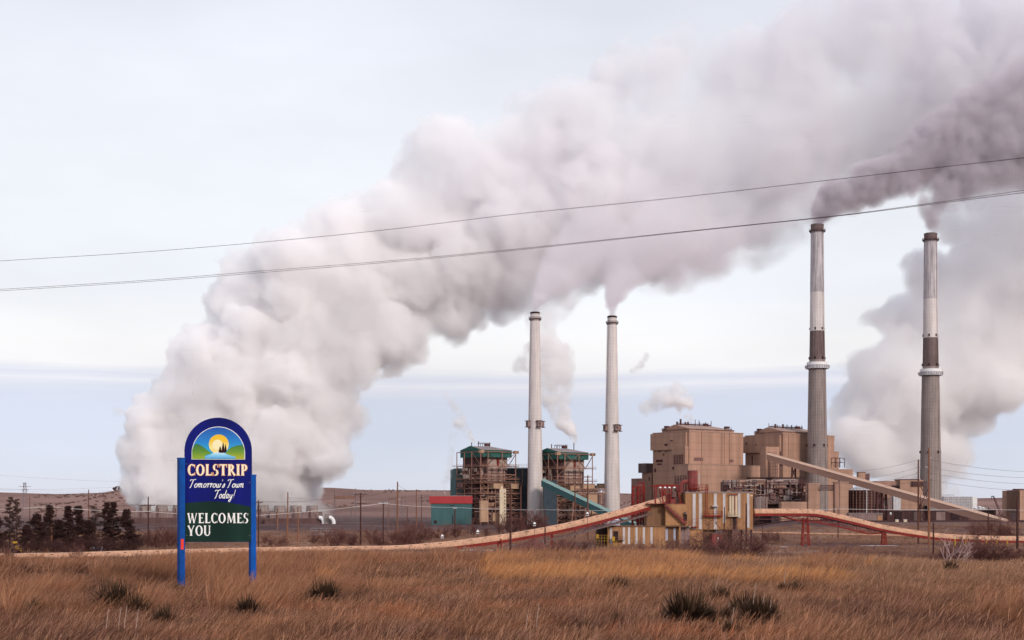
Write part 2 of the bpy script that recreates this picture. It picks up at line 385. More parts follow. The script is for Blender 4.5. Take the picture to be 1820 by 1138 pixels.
# the two tall two-tone chimneys of the tan units
for (px, yt, s, lab) in ((1452.5, 400, 0, 'tall grey chimney with white and dark bands rising behind the square tan tower'), (1654, 416, 12, 'tall grey chimney with white and dark bands, rightmost of the four')):
    D = 1010
    root, c, z, k = chimney(px, yt, D, [(yt, 22, None), (yt+11, 22.4, 'conc_dk'), (520+s, 24.4, 'conc_lt'), (589+s, 25.6, 'conc_w'), (640+s, 27.3, 'conc_dk'), (658+s, 30.0, 'conc_g'), (960, 38.5, 'conc_g')], 'tall', lab, 'tall chimneys of the tan units')
    zc = z(651+s); r = 13.8*k
    MB().ring(c, r, r+2.6, zc-1.9, zc+.2, 48).build('gallery_ring', M['silver'], root)
    b = MB(); b.ring(c, r+.2, r+1.9, zc+.2, zc+2.6, 48); b.build('gallery_collar', M['white'], root)
    b = MB()
    for j in range(28):
        a = 2*math.pi*j/28; p = Vector((c[0]+math.cos(a)*(r+3.0), c[1]+math.sin(a)*(r+3.0), zc-1.2)); b.bar(p, p+Vector((0,0,1.6)), .13)
        b.bar((c[0]+math.cos(a)*(r+2.5), c[1]+math.sin(a)*(r+2.5), zc-1.3), p, .2)
    b.ring(c, r+2.95, r+3.1, zc+.3, zc+.45, 40); b.build('railing', M['steel_d'], root)
    for yy in (588+s, 640+s, 795+s):
        for a in (-60, -118, 175, 5):
            b = MB()
            rr = (12.6+(yy-588)*.026)*k; p = Vector((c[0]+math.cos(R(a))*rr, c[1]+math.sin(R(a))*rr, z(yy)+1.2)); b.bar(p-Vector((0,0,.8)), p+Vector((0,0,.9)), .9); b.build('warning_light', M['dark2'], root)
    b = MB(); a = R(-52)
    b.bar((c[0]+math.cos(a)*19*k, c[1]+math.sin(a)*19*k-.1, z(920)), (c[0]+math.cos(a)*11.6*k, c[1]+math.sin(a)*11.6*k-.1, z(yt+14)), .16); b.build('ladder', M['steel_d'], root)

# ================================================================ helpers for plant structures
def steel_grid(fr, us, vs, zs, w=.6, brace=(), seed=0, m=None, only=None):
    """a lattice of columns and floor beams on the outer faces; brace = share of bays with a diagonal"""
    b = m or MB(); rnd = random.Random(seed)
    for u in us:
        for v in vs:
            if u in (us[0], us[-1]) or v in (vs[0], vs[-1]): b.bar(fr.w(u, v, zs[0]), fr.w(u, v, zs[-1]), w)
    for z in zs[1:]:
        for v in (vs[0], vs[-1]): b.bar(fr.w(us[0], v, z), fr.w(us[-1], v, z), w*.8)
        for u in (us[0], us[-1]): b.bar(fr.w(u, vs[0], z), fr.w(u, vs[-1], z), w*.8)
    for a, c in zip(us[:-1], us[1:]):
        for z0, z1 in zip(zs[:-1], zs[1:]):
            if rnd.random() < (brace or 0):
                p, q = (z0, z1) if rnd.random() < .5 else (z1, z0)
                b.bar(fr.w(a, vs[0], p), fr.w(c, vs[0], q), w*.45)
                if rnd.random() < .4: b.bar(fr.w(a, vs[0], q), fr.w(c, vs[0], p), w*.45)
    for a, c in zip(vs[:-1], vs[1:]):
        for z0, z1 in zip(zs[:-1], zs[1:]):
            if rnd.random() < (brace or 0):
                p, q = (z0, z1) if rnd.random() < .5 else (z1, z0)
                b.bar(fr.w(us[0], a, p), fr.w(us[0], c, q), w*.45)
    return b
def railing(b, p, q, h=1.2, step=2.5, w=.1):
    p, q = Vector(p), Vector(q); n = max(1, int((q-p).length/step))
    for i in range(n+1): a = p.lerp(q, i/n); b.bar(a, a+Vector((0,0,h)), w)
    for hh in (h*.5, h): b.bar(p+Vector((0,0,hh)), q+Vector((0,0,hh)), w)
def clutter(root, fr, u0, u1, v0, v1, z0, z1, seed, n_duct=6, n_pipe=14, mats=('duct', 'boiler', 'steel_d')):
    """pipes, ducts and vessels packed between the columns of a plant"""
    rnd = random.Random(seed)
    for _ in range(n_duct):
        a = rnd.uniform(u0, u1-3); w = rnd.uniform(2, 6); z = rnd.uniform(z0, z1-3); h = rnd.uniform(1.5, 5); v = rnd.uniform(v0, v1)
        MB().box(fr, a, min(a+w, u1), v, v+rnd.uniform(2, 4), z, min(z+h, z1)).build('duct', M[rnd.choice(mats)], root)
    b = MB()
    for _ in range(n_pipe):
        v = rnd.uniform(v0, v1)
        if rnd.random() < .45:
            a = rnd.uniform(u0, u1); zz = rnd.uniform(z0, z1-4); b.tube([fr.w(a, v, zz), fr.w(a, v, min(z1, zz+rnd.uniform(4, 14)))], rnd.uniform(.15, .55), 6)
        else:
            a = rnd.uniform(u0, u1-4); zz = rnd.uniform(z0, z1); b.tube([fr.w(a, v, zz), fr.w(min(u1, a+rnd.uniform(4, 14)), v, zz+rnd.uniform(-.5, .5))], rnd.uniform(.15, .5), 6)
    b.build('pipework', M['boiler'], root)
    for _ in range(n_pipe//2):
        b = MB()
        a = rnd.uniform(u0, u1-5); c = a+rnd.uniform(4, 9); zz = rnd.uniform(z0, z1-4); v = rnd.uniform(v0, v1)*.5+v0*.5
        b.bar(fr.w(a, v, zz), fr.w(min(c, u1), v, zz+rnd.choice((-1, 1))*rnd.uniform(2, 4)), .3); b.build('brace', M['steel'], root)

# ================================================================ green-roofed boiler houses
def green_boiler(c0, s, D, label, seed):
    """c0: photo column of the near corner; s: row offset"""
    fr = Frame(c0, D, 37); U = lambda dx, v=0: fr.U(c0+dx, v); V = lambda dx, u=0: fr.V(c0-dx, u); Z = lambda y, u=0, v=0: fr.Z(y+s, u, v)
    base = fr.w(0, 0, 0); g = hz(base.x, base.y)-.5
    root = empty('boiler_house', fr.w(0, 0, g+.5)); tag(root, label, 'boiler house', 'green-roofed boiler houses')
    # roof box
    u0, u1, v0, v1 = 1.8, U(57), 1.2, V(40)
    zb, zt, zr = Z(812), Z(799.5), Z(791.5)
    MB().box(fr, u0, u1, v0, v1, zb, zt).build('fascia', M['green'], root)
    vm = (v0+v1)/2; b = MB(); o = .6
    p = [fr.w(u0-o, v0-o, zt+.05), fr.w(u1+o, v0-o, zt+.05), fr.w(u1+o, v1+o, zt+.05), fr.w(u0-o, v1+o, zt+.05), fr.w(u0-o, vm, zr), fr.w(u1-9, vm, zr)]
    b.add(p, [(0,1,5,4), (1,2,5), (2,3,4,5), (3,2,1,0)]); b.build('roof', M['grey_roof'], root)
    MB().add([fr.w(u0-o-.05, v0-o, zt+.05), fr.w(u0-o-.05, v1+o, zt+.05), fr.w(u0-o-.05, vm, zr+.1), fr.w(u0-o+.3, v0-o, zt+.05), fr.w(u0-o+.3, v1+o, zt+.05), fr.w(u0-o+.3, vm, zr+.1)],
             [(0,2,1), (3,4,5), (0,1,4,3), (1,2,5,4), (2,0,3,5)]).build('gable', M['green'], root)
    b = MB(); zp = zr+1.9
    b.bar(fr.w(u0+6, vm, zp), fr.w(u1-10, vm, zp), .9, .4); railing(b, fr.w(u0+6, vm-1, zp), fr.w(u1-10, vm-1, zp), .9, 3)
    for t in np.linspace(u0+6.5, u1-10.5, 6): b.bar(fr.w(t, vm, zr-.5), fr.w(t, vm, zp), .3)
    b.box(fr, u1-14, u1-10.5, vm-1.2, vm+1.2, zr+.2, zr+2.2)
    b.build('roof_walkway', M['steel_d'], root)
    for uu, h in ((u0+7, 3.6), (u0+17, 2.8), (u0+1, 2.6)) if seed == 1 else ((u0+4, 3.0), (u1-10.5, 3.0), (u1-3, 4.4), (u0+9, 2.2)):
        b = MB(); q = fr.w(uu, vm+.6, zr-1.5); b.tube([q, q+Vector((0,0,h+1.5))], .32, 8).build('vent_pipe', M['steel_d'], root)
    # inner volumes
    MB().box(fr, 3.4, U(44, 8), 6.5, v1-1, Z(858), zb).build('inner_wall', M['dark'], root)
    ub0, ub1 = U(12, 4.5), U(47, 4.5)
    b = MB(); b.box(fr, ub0, ub1, 4.5, v1-4, Z(834), zb+.01); b.box(fr, ub0, ub1-2.0, 4.5, v1-5, Z(856), Z(834.05)); b.build('boiler_casing', M['boiler'], root)
    b = MB()
    for y in (815, 836, 840.5, 846, 851, 855.5): b.bar(fr.w(ub0-.3, 4.3, Z(y)), fr.w(ub1-.3, 4.3, Z(y)), .5, .45)
    for t in (.2, .47, .55, .8): b.bar(fr.w(ub0+(ub1-ub0)*t, 4.2, Z(856)), fr.w(ub0+(ub1-ub0)*t, 4.2, Z(832)), .4)
    b.build('buckstay', M['maroon'], root)
    MB().box(fr, ub0+(ub1-ub0)*.5-.6, ub0+(ub1-ub0)*.5+.6, 3.4, 4.4, Z(827), Z(814)).build('downcomer', M['red'], root)
    # exposed steelwork
    us = [0, U(13), U(38), U(62)]; vs = [0, V(16), V(29), V(42.5)]
    steel_grid(fr, us, vs, [Z(859), Z(851), Z(843), Z(828), Z(802.5)], .62, .45, seed).build('steel_frame', M['steel'], root)
    us2 = [0, U(13), U(26), U(40), U(54), U(72)]
    steel_grid(fr, us2, [0, V(16), V(29), V(42.5)], [g, Z(922), Z(912), Z(903), Z(894), Z(886), Z(877), Z(868), Z(859)], .6, .5, seed+5).build('lower_steel_frame', M['steel'], root)
    for y, ua, ub, va in ((828, -1.5, U(66), V(45)), (851, -.5, U(68), V(41)), (858, 0, U(68), V(38)), (877, 0, U(70), V(20))):
        b = MB(); b.box(fr, ua, ub, -1.6, 0, Z(y)-.35, Z(y)); b.box(fr, ua-1.2, ua, -1.6, va, Z(y)-.35, Z(y)-.01)
        railing(b, fr.w(ua, -1.6, Z(y)), fr.w(ub, -1.6, Z(y)), 1.2, 2.5, .12); railing(b, fr.w(ua-1.2, 0, Z(y)), fr.w(ua-1.2, va, Z(y)), 1.2, 2.5, .12)
        b.build('platform', M['steel'], root)
    b = MB(); uc = (U(22)+U(40))/2; zt_, zb_ = Z(801), Z(812.5)       # V of bracing seen on the green fascia, then carried down
    for sgn in (-1, 1):
        b = MB(); b.bar(fr.w(uc+sgn*9, 1.0, zt_), fr.w(uc+sgn*4.5, 1.0, zb_+.3), .25); b.bar(fr.w(uc+sgn*3, .8, zb_), fr.w(uc+sgn*9.5, 0, Z(827.5)), .4); b.build('brace', M['steel_d'], root)
    b = MB()
    b.bar(fr.w(0, 0, Z(804)), fr.w(U(12), 0, Z(827)), .4); b.build('brace', M['steel_d'], root); b = MB(); b.bar(fr.w(us[-1], 0, Z(806)), fr.w(us[-1]-6, 0, Z(826)), .4); b.build('brace', M['steel_d'], root)
    for a in (0, us[-1]-.2): MB().box(fr, a-.6, a+2.6, -.5, 2.0, Z(804.8), Z(799.8)).build('hoist_box', M['duct'], root)
    # boxes and ducts
    MB().box(fr, U(23, -2), U(39.5, -2), -2, 4, Z(868.5), Z(859.5)).build('duct', M['duct'], root)
    MB().box(fr, U(53, -1), U(68, -1), -1, 6, Z(868.5), Z(859.5)).build('duct', M['duct'], root)
    MB().box(fr, -2.2, 1.6, V(34, -2), V(42, -2), Z(866), Z(858.5)).build('cabin', M['maroon'], root)
    b = MB(); b.box(fr, -1.8, .5, V(20), V(28), Z(850), Z(843)); b.box(fr, -1.6, .5, V(24), V(31), Z(836), Z(831)); b.build('cabin', M['boiler'], root)
    # dense lower part
    MB().box(fr, 3, U(70, 12), 12, v1-2, g, Z(858.1)).build('lower_core', M['dark'], root)
    clutter(root, fr, 1, U(68), 1.5, 10, g+1, Z(861), seed+20, 10, 34, ('duct', 'boiler', 'maroon', 'steel_d', 'dark2'))
    clutter(root, fr, 1, 6, 3, v1, Z(856), Z(830), seed+40, 5, 12, ('boiler', 'maroon'))
    return root, fr, Z, g
r1, f1, Z1, g1 = green_boiler(854.5, 0, 1000, 'green-roofed boiler house in exposed steelwork beside the red-topped teal shed', 1)
r2, f2, Z2, g2 = green_boiler(991, 4, 1000, 'green-roofed boiler house in exposed steelwork between the two white chimneys', 2)
# green unit neighbours, each a building of its own
def block(name, label, cat, fr, u0, u1, v0, v1, z0, z1, m, group=None, extra=None):
    root = empty(name, fr.w((u0+u1)/2, (v0+v1)/2, z0)); tag(root, label, cat, group)
    MB().box(fr, u0, u1, v0, v1, z0, z1).build('wall', M[m], root)
    if extra: extra(root)
    return root
fr = Frame(838, 985, 0)
def ex(root):
    MB().box(fr, -29.2, .4, -.6, 20, fr.Z(895.2), fr.Z(882)).build('red_band', M['red_band'], root)
    MB().box(fr, -28.6, -.2, -.3, 19, fr.Z(882)+.02, fr.Z(881)).build('roof', M['grey_roof'], root)
    b = MB(); b.tube([fr.w(-9, 4, fr.Z(882)), fr.w(-9, 4, fr.Z(878))], .5, 8); b.tube([fr.w(-7.5, 4, fr.Z(882)), fr.w(-7.5, 4, fr.Z(878))], .5, 8); b.build('vent_pipe', M['steel_d'], root)
    b = MB(); b.box(fr, -26, -24, -.06, 0, fr.Z(931), fr.Z(925)); b.build('door', M['dark2'], root)
    b = MB(); b.box(fr, -14, -12, -.05, 0, fr.Z(900), fr.Z(898)); b.box(fr, -13.2, -12.6, -.3, -.06, fr.Z(930), fr.Z(916)); b.build('vent', M['dark2'], root)
block('teal_shed', 'low teal shed with a broad red band round its top', 'shed', fr, -28, 0, 0, 18, .2, fr.Z(895), 'teal', extra=ex)
fr = Frame(811, 1030, 8)
block('turbine_hall', 'tall teal windowless hall behind the left green-roofed boiler house', 'building', fr, -.5, fr.U(838), 0, 40, 0, fr.Z(832.5), 'teal')
fr = Frame(918, 1035, 6)
def ex(root):
    b = MB(); zt = fr.Z(832.4); b.box(fr, -13, 14, -3, -1.5, zt, zt+.4); railing(b, fr.w(-13, -3, zt+.4), fr.w(14, -3, zt+.4), 2.4, 1.8, .12)
    for t in (-13, -5, 4, 13): b.bar(fr.w(t, -2.2, zt-12), fr.w(t, -2.2, zt), .4)
    b.build('walkway', M['steel'], root)
block('coal_bunker', 'dark teal bunker building between the two green-roofed boiler houses', 'building', fr, -8, 26, 0, 30, 0, fr.Z(832.5), 'teal_dark', extra=ex)
fr = Frame(965.8, 990, 0)
block('precipitator', 'dark teal wall block under the top of the sloping green gallery', 'building', fr, 0, fr.U(990), 0, 5.5, 0, fr.Z(854.5), 'teal_dark')
# cream silo in front
x = (893.7-CX)/F*960; b = MB(); zz = lambda y, D=960: EYE-(y-HY)/F*D
root = empty('silo', (x, 960, hz(x, 960))); tag(root, 'slim cream upright duct in front of the left green-roofed boiler house', 'duct')
fr = Frame(888, 958, 0); MB().box(fr, 0, fr.U(899.5), 0, 5, hz(x, 958)-.5, zz(869)).build('casing', M['cream'], root)
MB().box(fr, .8, 2.2, 1, 3, zz(869), zz(864.5)).build('cap', M['cream'], root)
b = MB(); railing(b, fr.w(4.2, -.5, zz(930)), fr.w(4.2, -.5, zz(930)), .1)
for k in range(9): b.box(fr, 3.3, 3.8, -.5, -.02, zz(928-k*6.2), zz(925.5-k*6.2))
b.build('ladder_hoops', M['steel_d'], root)
for (a, c, t, bt, v, lab) in ((854, 868, 890, 928, 955, 'tan square vessel left of the slim cream upright duct'), (876, 887, 912, 927, 962, 'low tan vessel just left of the slim cream upright duct'), (1045, 1062, 879, 913, 975, 'tan block above the lower end of the green gallery'),
                              (1064.5, 1075.5, 860.5, 868, 1015, 'small tan box on steel beside the second white chimney'), (1037, 1057, 861, 868.5, 985, 'tan box on the steel deck between boiler house and second white chimney')):
    fr = Frame(a, v, 12); Z = fr.Z
    root = empty('vessel', fr.w(0, 0, 0)); tag(root, lab, 'vessel')
    MB().box(fr, 0, fr.U(c), 0, 5, Z(bt), Z(t)).build('casing', M['duct'], root)
    b = MB(); b.box(fr, -.25, fr.U(c)+.25, -.25, 5.2, Z(t)+.01, Z(t)+.35)
    for t_ in (0.3, fr.U(c)-.3): 
        if bt < 925: b.bar(fr.w(t_, .5, 0), fr.w(t_, .5, Z(bt)), .5); b.bar(fr.w(t_, 4.5, 0), fr.w(t_, 4.5, Z(bt)), .5)
    b.build('frame', M['steel'], root)
# horizontal pipe bridge to the second chimney
fr = Frame(1030, 985, 4); root = empty('pipe_bridge', fr.w(0, 0, 0)); tag(root, 'steel truss pipe bridge left of the second white chimney', 'pipe bridge')
b = MB(); ue = fr.U(1076); z0, z1 = fr.Z(879), fr.Z(869)
for v in (0, 3):
    b.bar(fr.w(-2, v, z0), fr.w(ue, v, z0), .5); b.bar(fr.w(-2, v, z1), fr.w(ue, v, z1), .5)
    for i in range(6):
        a = -2+(ue+2)*i/6; c = -2+(ue+2)*(i+1)/6; b.bar(fr.w(a, v, z0 if i % 2 else z1), fr.w(c, v, z1 if i % 2 else z0), .3); b.bar(fr.w(c, v, z0), fr.w(c, v, z1), .25)
b.build('truss', M['steel'], root)
b = MB()
for a in (4, 15): b.bar(fr.w(a, 0, 0), fr.w(a, 0, z0), .6); b.bar(fr.w(a, 3, 0), fr.w(a, 3, z0), .6); b.bar(fr.w(a, 0, 3), fr.w(a+4, 0, z0), .3)
b.build('leg', M['steel'], root)
b = MB(); b.tube([fr.w(-2, 1.5, z0+1), fr.w(ue, 1.5, z0+1)], .6, 8); b.tube([fr.w(-2, 1.5, z1-.8), fr.w(ue, 1.5, z1-.8)], .4, 8); b.build('pipe', M['boiler'], root)

# ================================================================ closed conveyor galleries
def gallery(name, label, p0, p1, w, h, side, top, legs, legmat, grp=None):
    root = empty(name, (p0+p1)/2); tag(root, label, 'conveyor gallery', grp)
    d = (p1-p0).normalized(); x = d.cross(Vector((0,0,1))).normalized()*w/2; hh = Vector((0,0,h))
    MB().hexa([p0-x-hh, p0+x-hh, p1+x-hh, p1-x-hh, p0-x, p0+x, p1+x, p1-x]).build('side_wall', M[side], root)
    e = Vector((0,0,.04)); r = Vector((0,0,h*.32)); x2 = x*1.06
    MB().add([p0-x2+e, p0+x2+e, p1+x2+e, p1-x2+e, p0+r, p1+r], [(0,4,5,3), (1,2,5,4), (0,1,4), (2,3,5), (3,2,1,0)]).build('roof', M[top], root)
    for t, gap in legs:
        c = p0.lerp(p1, t)-hh; g = hz(c.x, c.y)
        b = MB(); n = max(2, int((c.z-g)/6))
        L0 = []
        for sx in (-1, 1):
            for sy in (-1, 1):
                bt = Vector((c.x+sx*gap, c.y+sy*gap, g-.3)); tp = Vector((c.x+sx*gap*.6, c.y+sy*gap*.6, c.z-.02)); b.bar(bt, tp, .55); L0.append((bt, tp))
        for i in range(n):
            a, e_ = i/n, (i+1)/n
            for (k1, k2) in ((0, 2), (1, 3), (0, 1), (2, 3)):
                b.bar(L0[k1][0].lerp(L0[k1][1], a), L0[k2][0].lerp(L0[k2][1], e_), .28); b.bar(L0[k2][0].lerp(L0[k2][1], a), L0[k1][0].lerp(L0[k1][1], e_), .28); b.bar(L0[k1][0].lerp(L0[k1][1], e_), L0[k2][0].lerp(L0[k2][1], e_), .28)
        b.build('trestle', M[legmat], root)
    return root
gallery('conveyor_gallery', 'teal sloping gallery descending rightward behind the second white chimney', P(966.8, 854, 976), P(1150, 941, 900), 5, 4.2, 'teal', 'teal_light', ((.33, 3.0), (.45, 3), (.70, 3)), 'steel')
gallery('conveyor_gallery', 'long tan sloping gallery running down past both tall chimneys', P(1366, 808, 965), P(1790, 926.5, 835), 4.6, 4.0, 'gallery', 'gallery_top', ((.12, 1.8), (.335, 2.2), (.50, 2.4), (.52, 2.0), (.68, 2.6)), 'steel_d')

# ================================================================ the tan boiler houses
def tan_unit(c0, D, label, seed, left_steps, x):
    fr = Frame(c0, D, 36); U = lambda p, v=0: fr.U(p, v); V = lambda p, u=0: fr.V(p, u)
    root = empty('boiler_house', fr.w(0, 0, hz(fr.o.x, fr.o.y))); tag(root, label, 'boiler house', 'tan boiler houses')
    s = x['s']; Z = lambda y: fr.Z(y+s)
    ur, vl = U(x['right']), V(x['left'])
    b = MB(); b.box(fr, 0, ur, 0, vl-1.2, 2, Z(767)); b.box(fr, -1.4, 0, 2.0, vl, Z(798), Z(768)); b.build('wall', M['tan'], root)
    b = MB(); b.box(fr, -.4, ur+.4, -.4, vl-.8, Z(767)+.01, Z(767)+.5); b.build('parapet', M['tan_roof'], root)
    # upper storey with low gable roof
    ua, va, ub, vb = 3.4, 3.4, ur-6, vl-7
    zt = Z(761.5); zr = Z(752.5)
    MB().box(fr, ua, ub, va, vb, Z(767)+.5, zt).build('upper_wall', M['tan'], root)
    vm = (va+vb)/2; o = .8
    MB().add([fr.w(ua-o, va-o, zt+.03), fr.w(ub+o, va-o, zt+.03), fr.w(ub+o, vb+o, zt+.03), fr.w(ua-o, vb+o, zt+.03), fr.w(ua-o, vm, zr), fr.w(ub-9, vm, zr)], [(0,1,5,4), (1,2,5), (2,3,4,5), (3,2,1,0)]).build('roof', M['tan_roof'], root)
    MB().add([fr.w(ua-o-.05, va-o, zt), fr.w(ua-o-.05, vb+o, zt), fr.w(ua-o-.05, vm, zr+.05), fr.w(ua-o+.3, va-o, zt), fr.w(ua-o+.3, vb+o, zt), fr.w(ua-o+.3, vm, zr+.05)],
             [(0,2,1), (3,4,5), (0,1,4,3), (1,2,5,4), (2,0,3,5)]).build('gable', M['tan'], root)
    rnd = random.Random(seed); b = MB()
    b.bar(fr.w(ua+1, vm, zr+.5), fr.w(ub-9, vm, zr+.5), 1.2, .7); railing(b, fr.w(ua+1, vm-1.4, zr+.3), fr.w(ub-10, vm-1.4, zr+.3), 1.3, 3)
    b.build('roof_walkway', M['steel_d'], root)
    for k in range(9):
        uu = ua+2+(ub-12-ua)*k/8+rnd.uniform(-1, 1); h = rnd.uniform(1.8, 4.2); q = fr.w(uu, vm+rnd.uniform(-2, 2), zr-1)
        MB().tube([q, q+Vector((0,0,h+1))], rnd.choice((.22, .3, .7)), 8).build('vent_pipe', M['steel_d'], root)
    for (uu, vv) in ((ub-3, va+4), (ua+1, vb-4), (ub-14, vm)):
        b = MB(); b.box(fr, uu-1.6, uu+1.6, vv-1.2, vv+1.2, zt+(1.5 if vv != vm else 3), zt+(3.0 if vv != vm else 5.2)); railing(b, fr.w(uu-3.4, vv-1.6, zt+1.2), fr.w(uu+3.4, vv-1.6, zt+1.2), 1.4, 1.7)
        b.box(fr, uu-3.4, uu+3.4, vv-1.7, vv+1.7, zt+.6, zt+1.2); b.build('roof_fan', M['steel_d'], root)
    # eave line of small brackets
    b = MB()
    for k in range(26): b.box(fr, ua+(ub-ua)*k/25-.25, ua+(ub-ua)*k/25+.25, va-.5, va-.02, zt-.5, zt-.05)
    b.build('eave_bracket', M['maroon'], root)
    for p in x['pipes']:
        b = MB(); uu = U(p); b.bar(fr.w(uu, -.3, Z(827)), fr.w(uu, -.3, Z(764)), .28); b.build('downpipe', M['tan2'], root)
    for (xa, xb, ya, yb) in x['front_win']:
        b = MB(); b.box(fr, U(xa), U(xb), -.12, -.02, Z(yb), Z(ya)); b.build('louvre', M['maroon'], root)
    for (xa, xb, ya, yb) in x['left_win']:
        b = MB(); b.box(fr, -1.56, -1.42, V(xa, -1.5), V(xb, -1.5), Z(yb), Z(ya)) if ya < 798 else b.box(fr, -.12, -.02, V(xa), V(xb), Z(yb), Z(ya)); b.build('louvre', M['steel_d'], root)
    for (xa, xb, yt, ua_, ub_) in left_steps:
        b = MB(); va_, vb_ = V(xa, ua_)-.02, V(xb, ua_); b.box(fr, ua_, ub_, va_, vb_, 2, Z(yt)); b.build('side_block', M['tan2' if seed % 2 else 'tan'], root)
    return root, fr, Z, U, V
x3 = dict(s=0, right=1321, left=1158.5, pipes=(1246.7, 1283, 1287, 1296), front_win=((1233,1249.5,813,819), (1296,1303.5,815,820), (1267, 1275, 824.5, 826)),
          left_win=((1196,1191,781,783), (1186,1181,787,791), (1174.5,1170.5,798.5,801), (1181,1178,805,808), (1185,1182,800,802), (1178,1166,815,820), (1176,1168,822,825), (1166,1163,831,838), (1201,1195,829,834), (1155,1153,846,853)))
x4 = dict(s=5, right=1483, left=1322.5, pipes=(1401, 1420, 1470), front_win=((1400,1408,818,824),), left_win=((1328,1325.5,779,782), (1345,1343,783,785), (1391,1386,813,823), (1338,1336,802,830)))
r3, f3, Z3, U3, V3 = tan_unit(1225, 985, 'huge windowless tan boiler house, left of the two, with stepped left side', 31, [(1158, 1141, 838, 3, 28), (1141, 1122, 848, 5, 26)], x3)
r4, f4, Z4, U4, V4 = tan_unit(1392, 1005, 'huge windowless tan boiler house partly hidden by the banded chimney', 44, [], x4)
# details of the left unit: bump, recess and the lower front block
b = MB(); b.box(f3, -3.2, -.02, .8, V3(1194, -3), Z3(826), Z3(793)); b.build('elevator_block', M['tan'], r3)
b = MB(); b.box(f3, -3.34, -3.22, 1.5, V3(1197, -3)-.6, Z3(826), Z3(808)); b.build('recess', M['maroon'], r3)  # flat dark panel: the recess's shade put into its colour
b = MB()
for k in range(5): b.bar(f3.w(-3.7, 1.5+k*2.6, Z3(826)), f3.w(-3.7, 1.5+k*2.6, Z3(808)), .3)
for y in (808, 812, 817, 822): b.bar(f3.w(-3.7, 1.5, Z3(y)), f3.w(-3.7, 12.5, Z3(y)), .22)
b.bar(f3.w(-3.7, 1.5, Z3(808)), f3.w(-3.7, 6.5, Z3(826)), .2); b.build('recess_frame', M['steel'], r3)
MB().box(f3, 1.5, 16, V3(1150, 2)+.2, V3(1150, 2)+9, Z3(838), Z3(820.5)).build('louvred_penthouse', M['conc_dk'], r3)
b = MB(); b.box(f3, -14, f3.U(1363, -14), -14, -.02, Z3(846), Z3(827)); b.box(f3, -11.5, f3.U(1363, -14), -13.9, -.02, 3, Z3(846.02)); b.build('front_block', M['tan'], r3)
b = MB(); b.box(f3, -14.3, f3.U(1363, -14)+.3, -14.3, -.03, Z3(827)+.01, Z3(826.2)); b.build('parapet', M['tan_roof'], r3)
b = MB(); b.box(f3, -14.2, -11.6, -12.8, -.5, 3, Z3(846.5)); b.build('recess', M['maroon'], r3)  # dark fill below the overhang, its shade put into the colour
b = MB()
for k in range(6): b.bar(f3.w(-14.4, -13.5+k*2.6, 3), f3.w(-14.4, -13.5+k*2.6, Z3(846.2)), .28)
for y in (850, 856, 862, 870, 880): b.bar(f3.w(-14.4, -13.5, Z3(y)), f3.w(-14.4, -.5, Z3(y)), .25)
b.build('recess_frame', M['tan'], r3)
# right unit: gallery head tower, right steps
fr = Frame(1361, 972, 30); b = MB()
b.box(fr, 0, fr.U(1385), 0, fr.V(1351), 3, fr.Z(794)); b.build('head_tower', M['tan'], r4)
b = MB(); b.box(fr, 2, fr.U(1381, -2), -2.2, -.02, 4, fr.Z(803.5)); b.build('lift_shaft', M['tan2'], r4)
b = MB()
for k in range(5): b.bar(fr.w(2+k*1.55, -2.5, fr.Z(848)), fr.w(2+k*1.55, -2.5, fr.Z(823)), .16)
for y in (823, 829, 835, 841, 847): b.bar(fr.w(2, -2.5, fr.Z(y)), fr.w(8.2, -2.5, fr.Z(y)), .16)
b.build('shaft_frame', M['steel_d'], r4)
ur = U4(1483)
b = MB(); b.box(f4, ur, U4(1491, 3), 3, 30, 3, Z4(794)); b.box(f4, U4(1491, 3), U4(1516, 6), 6, 30, 3, Z4(826)); b.build('side_block', M['tan'], r4)
b = MB(); f5 = Frame(1486, 1000, 30)
steel_grid(f5, [0, f5.U(1493), f5.U(1501)], [0, 5], [f5.Z(831), f5.Z(822), f5.Z(814)], .4, .6, 3, b); b.build('roof_frame', M['steel_d'], r4)
b = MB(); f5 = Frame(1334, 963, 8)
b.box(f5, 0, f5.U(1432), 0, 9, f5.Z(851), f5.Z(848.5)); b.build('canopy', M['dark2'], r4)
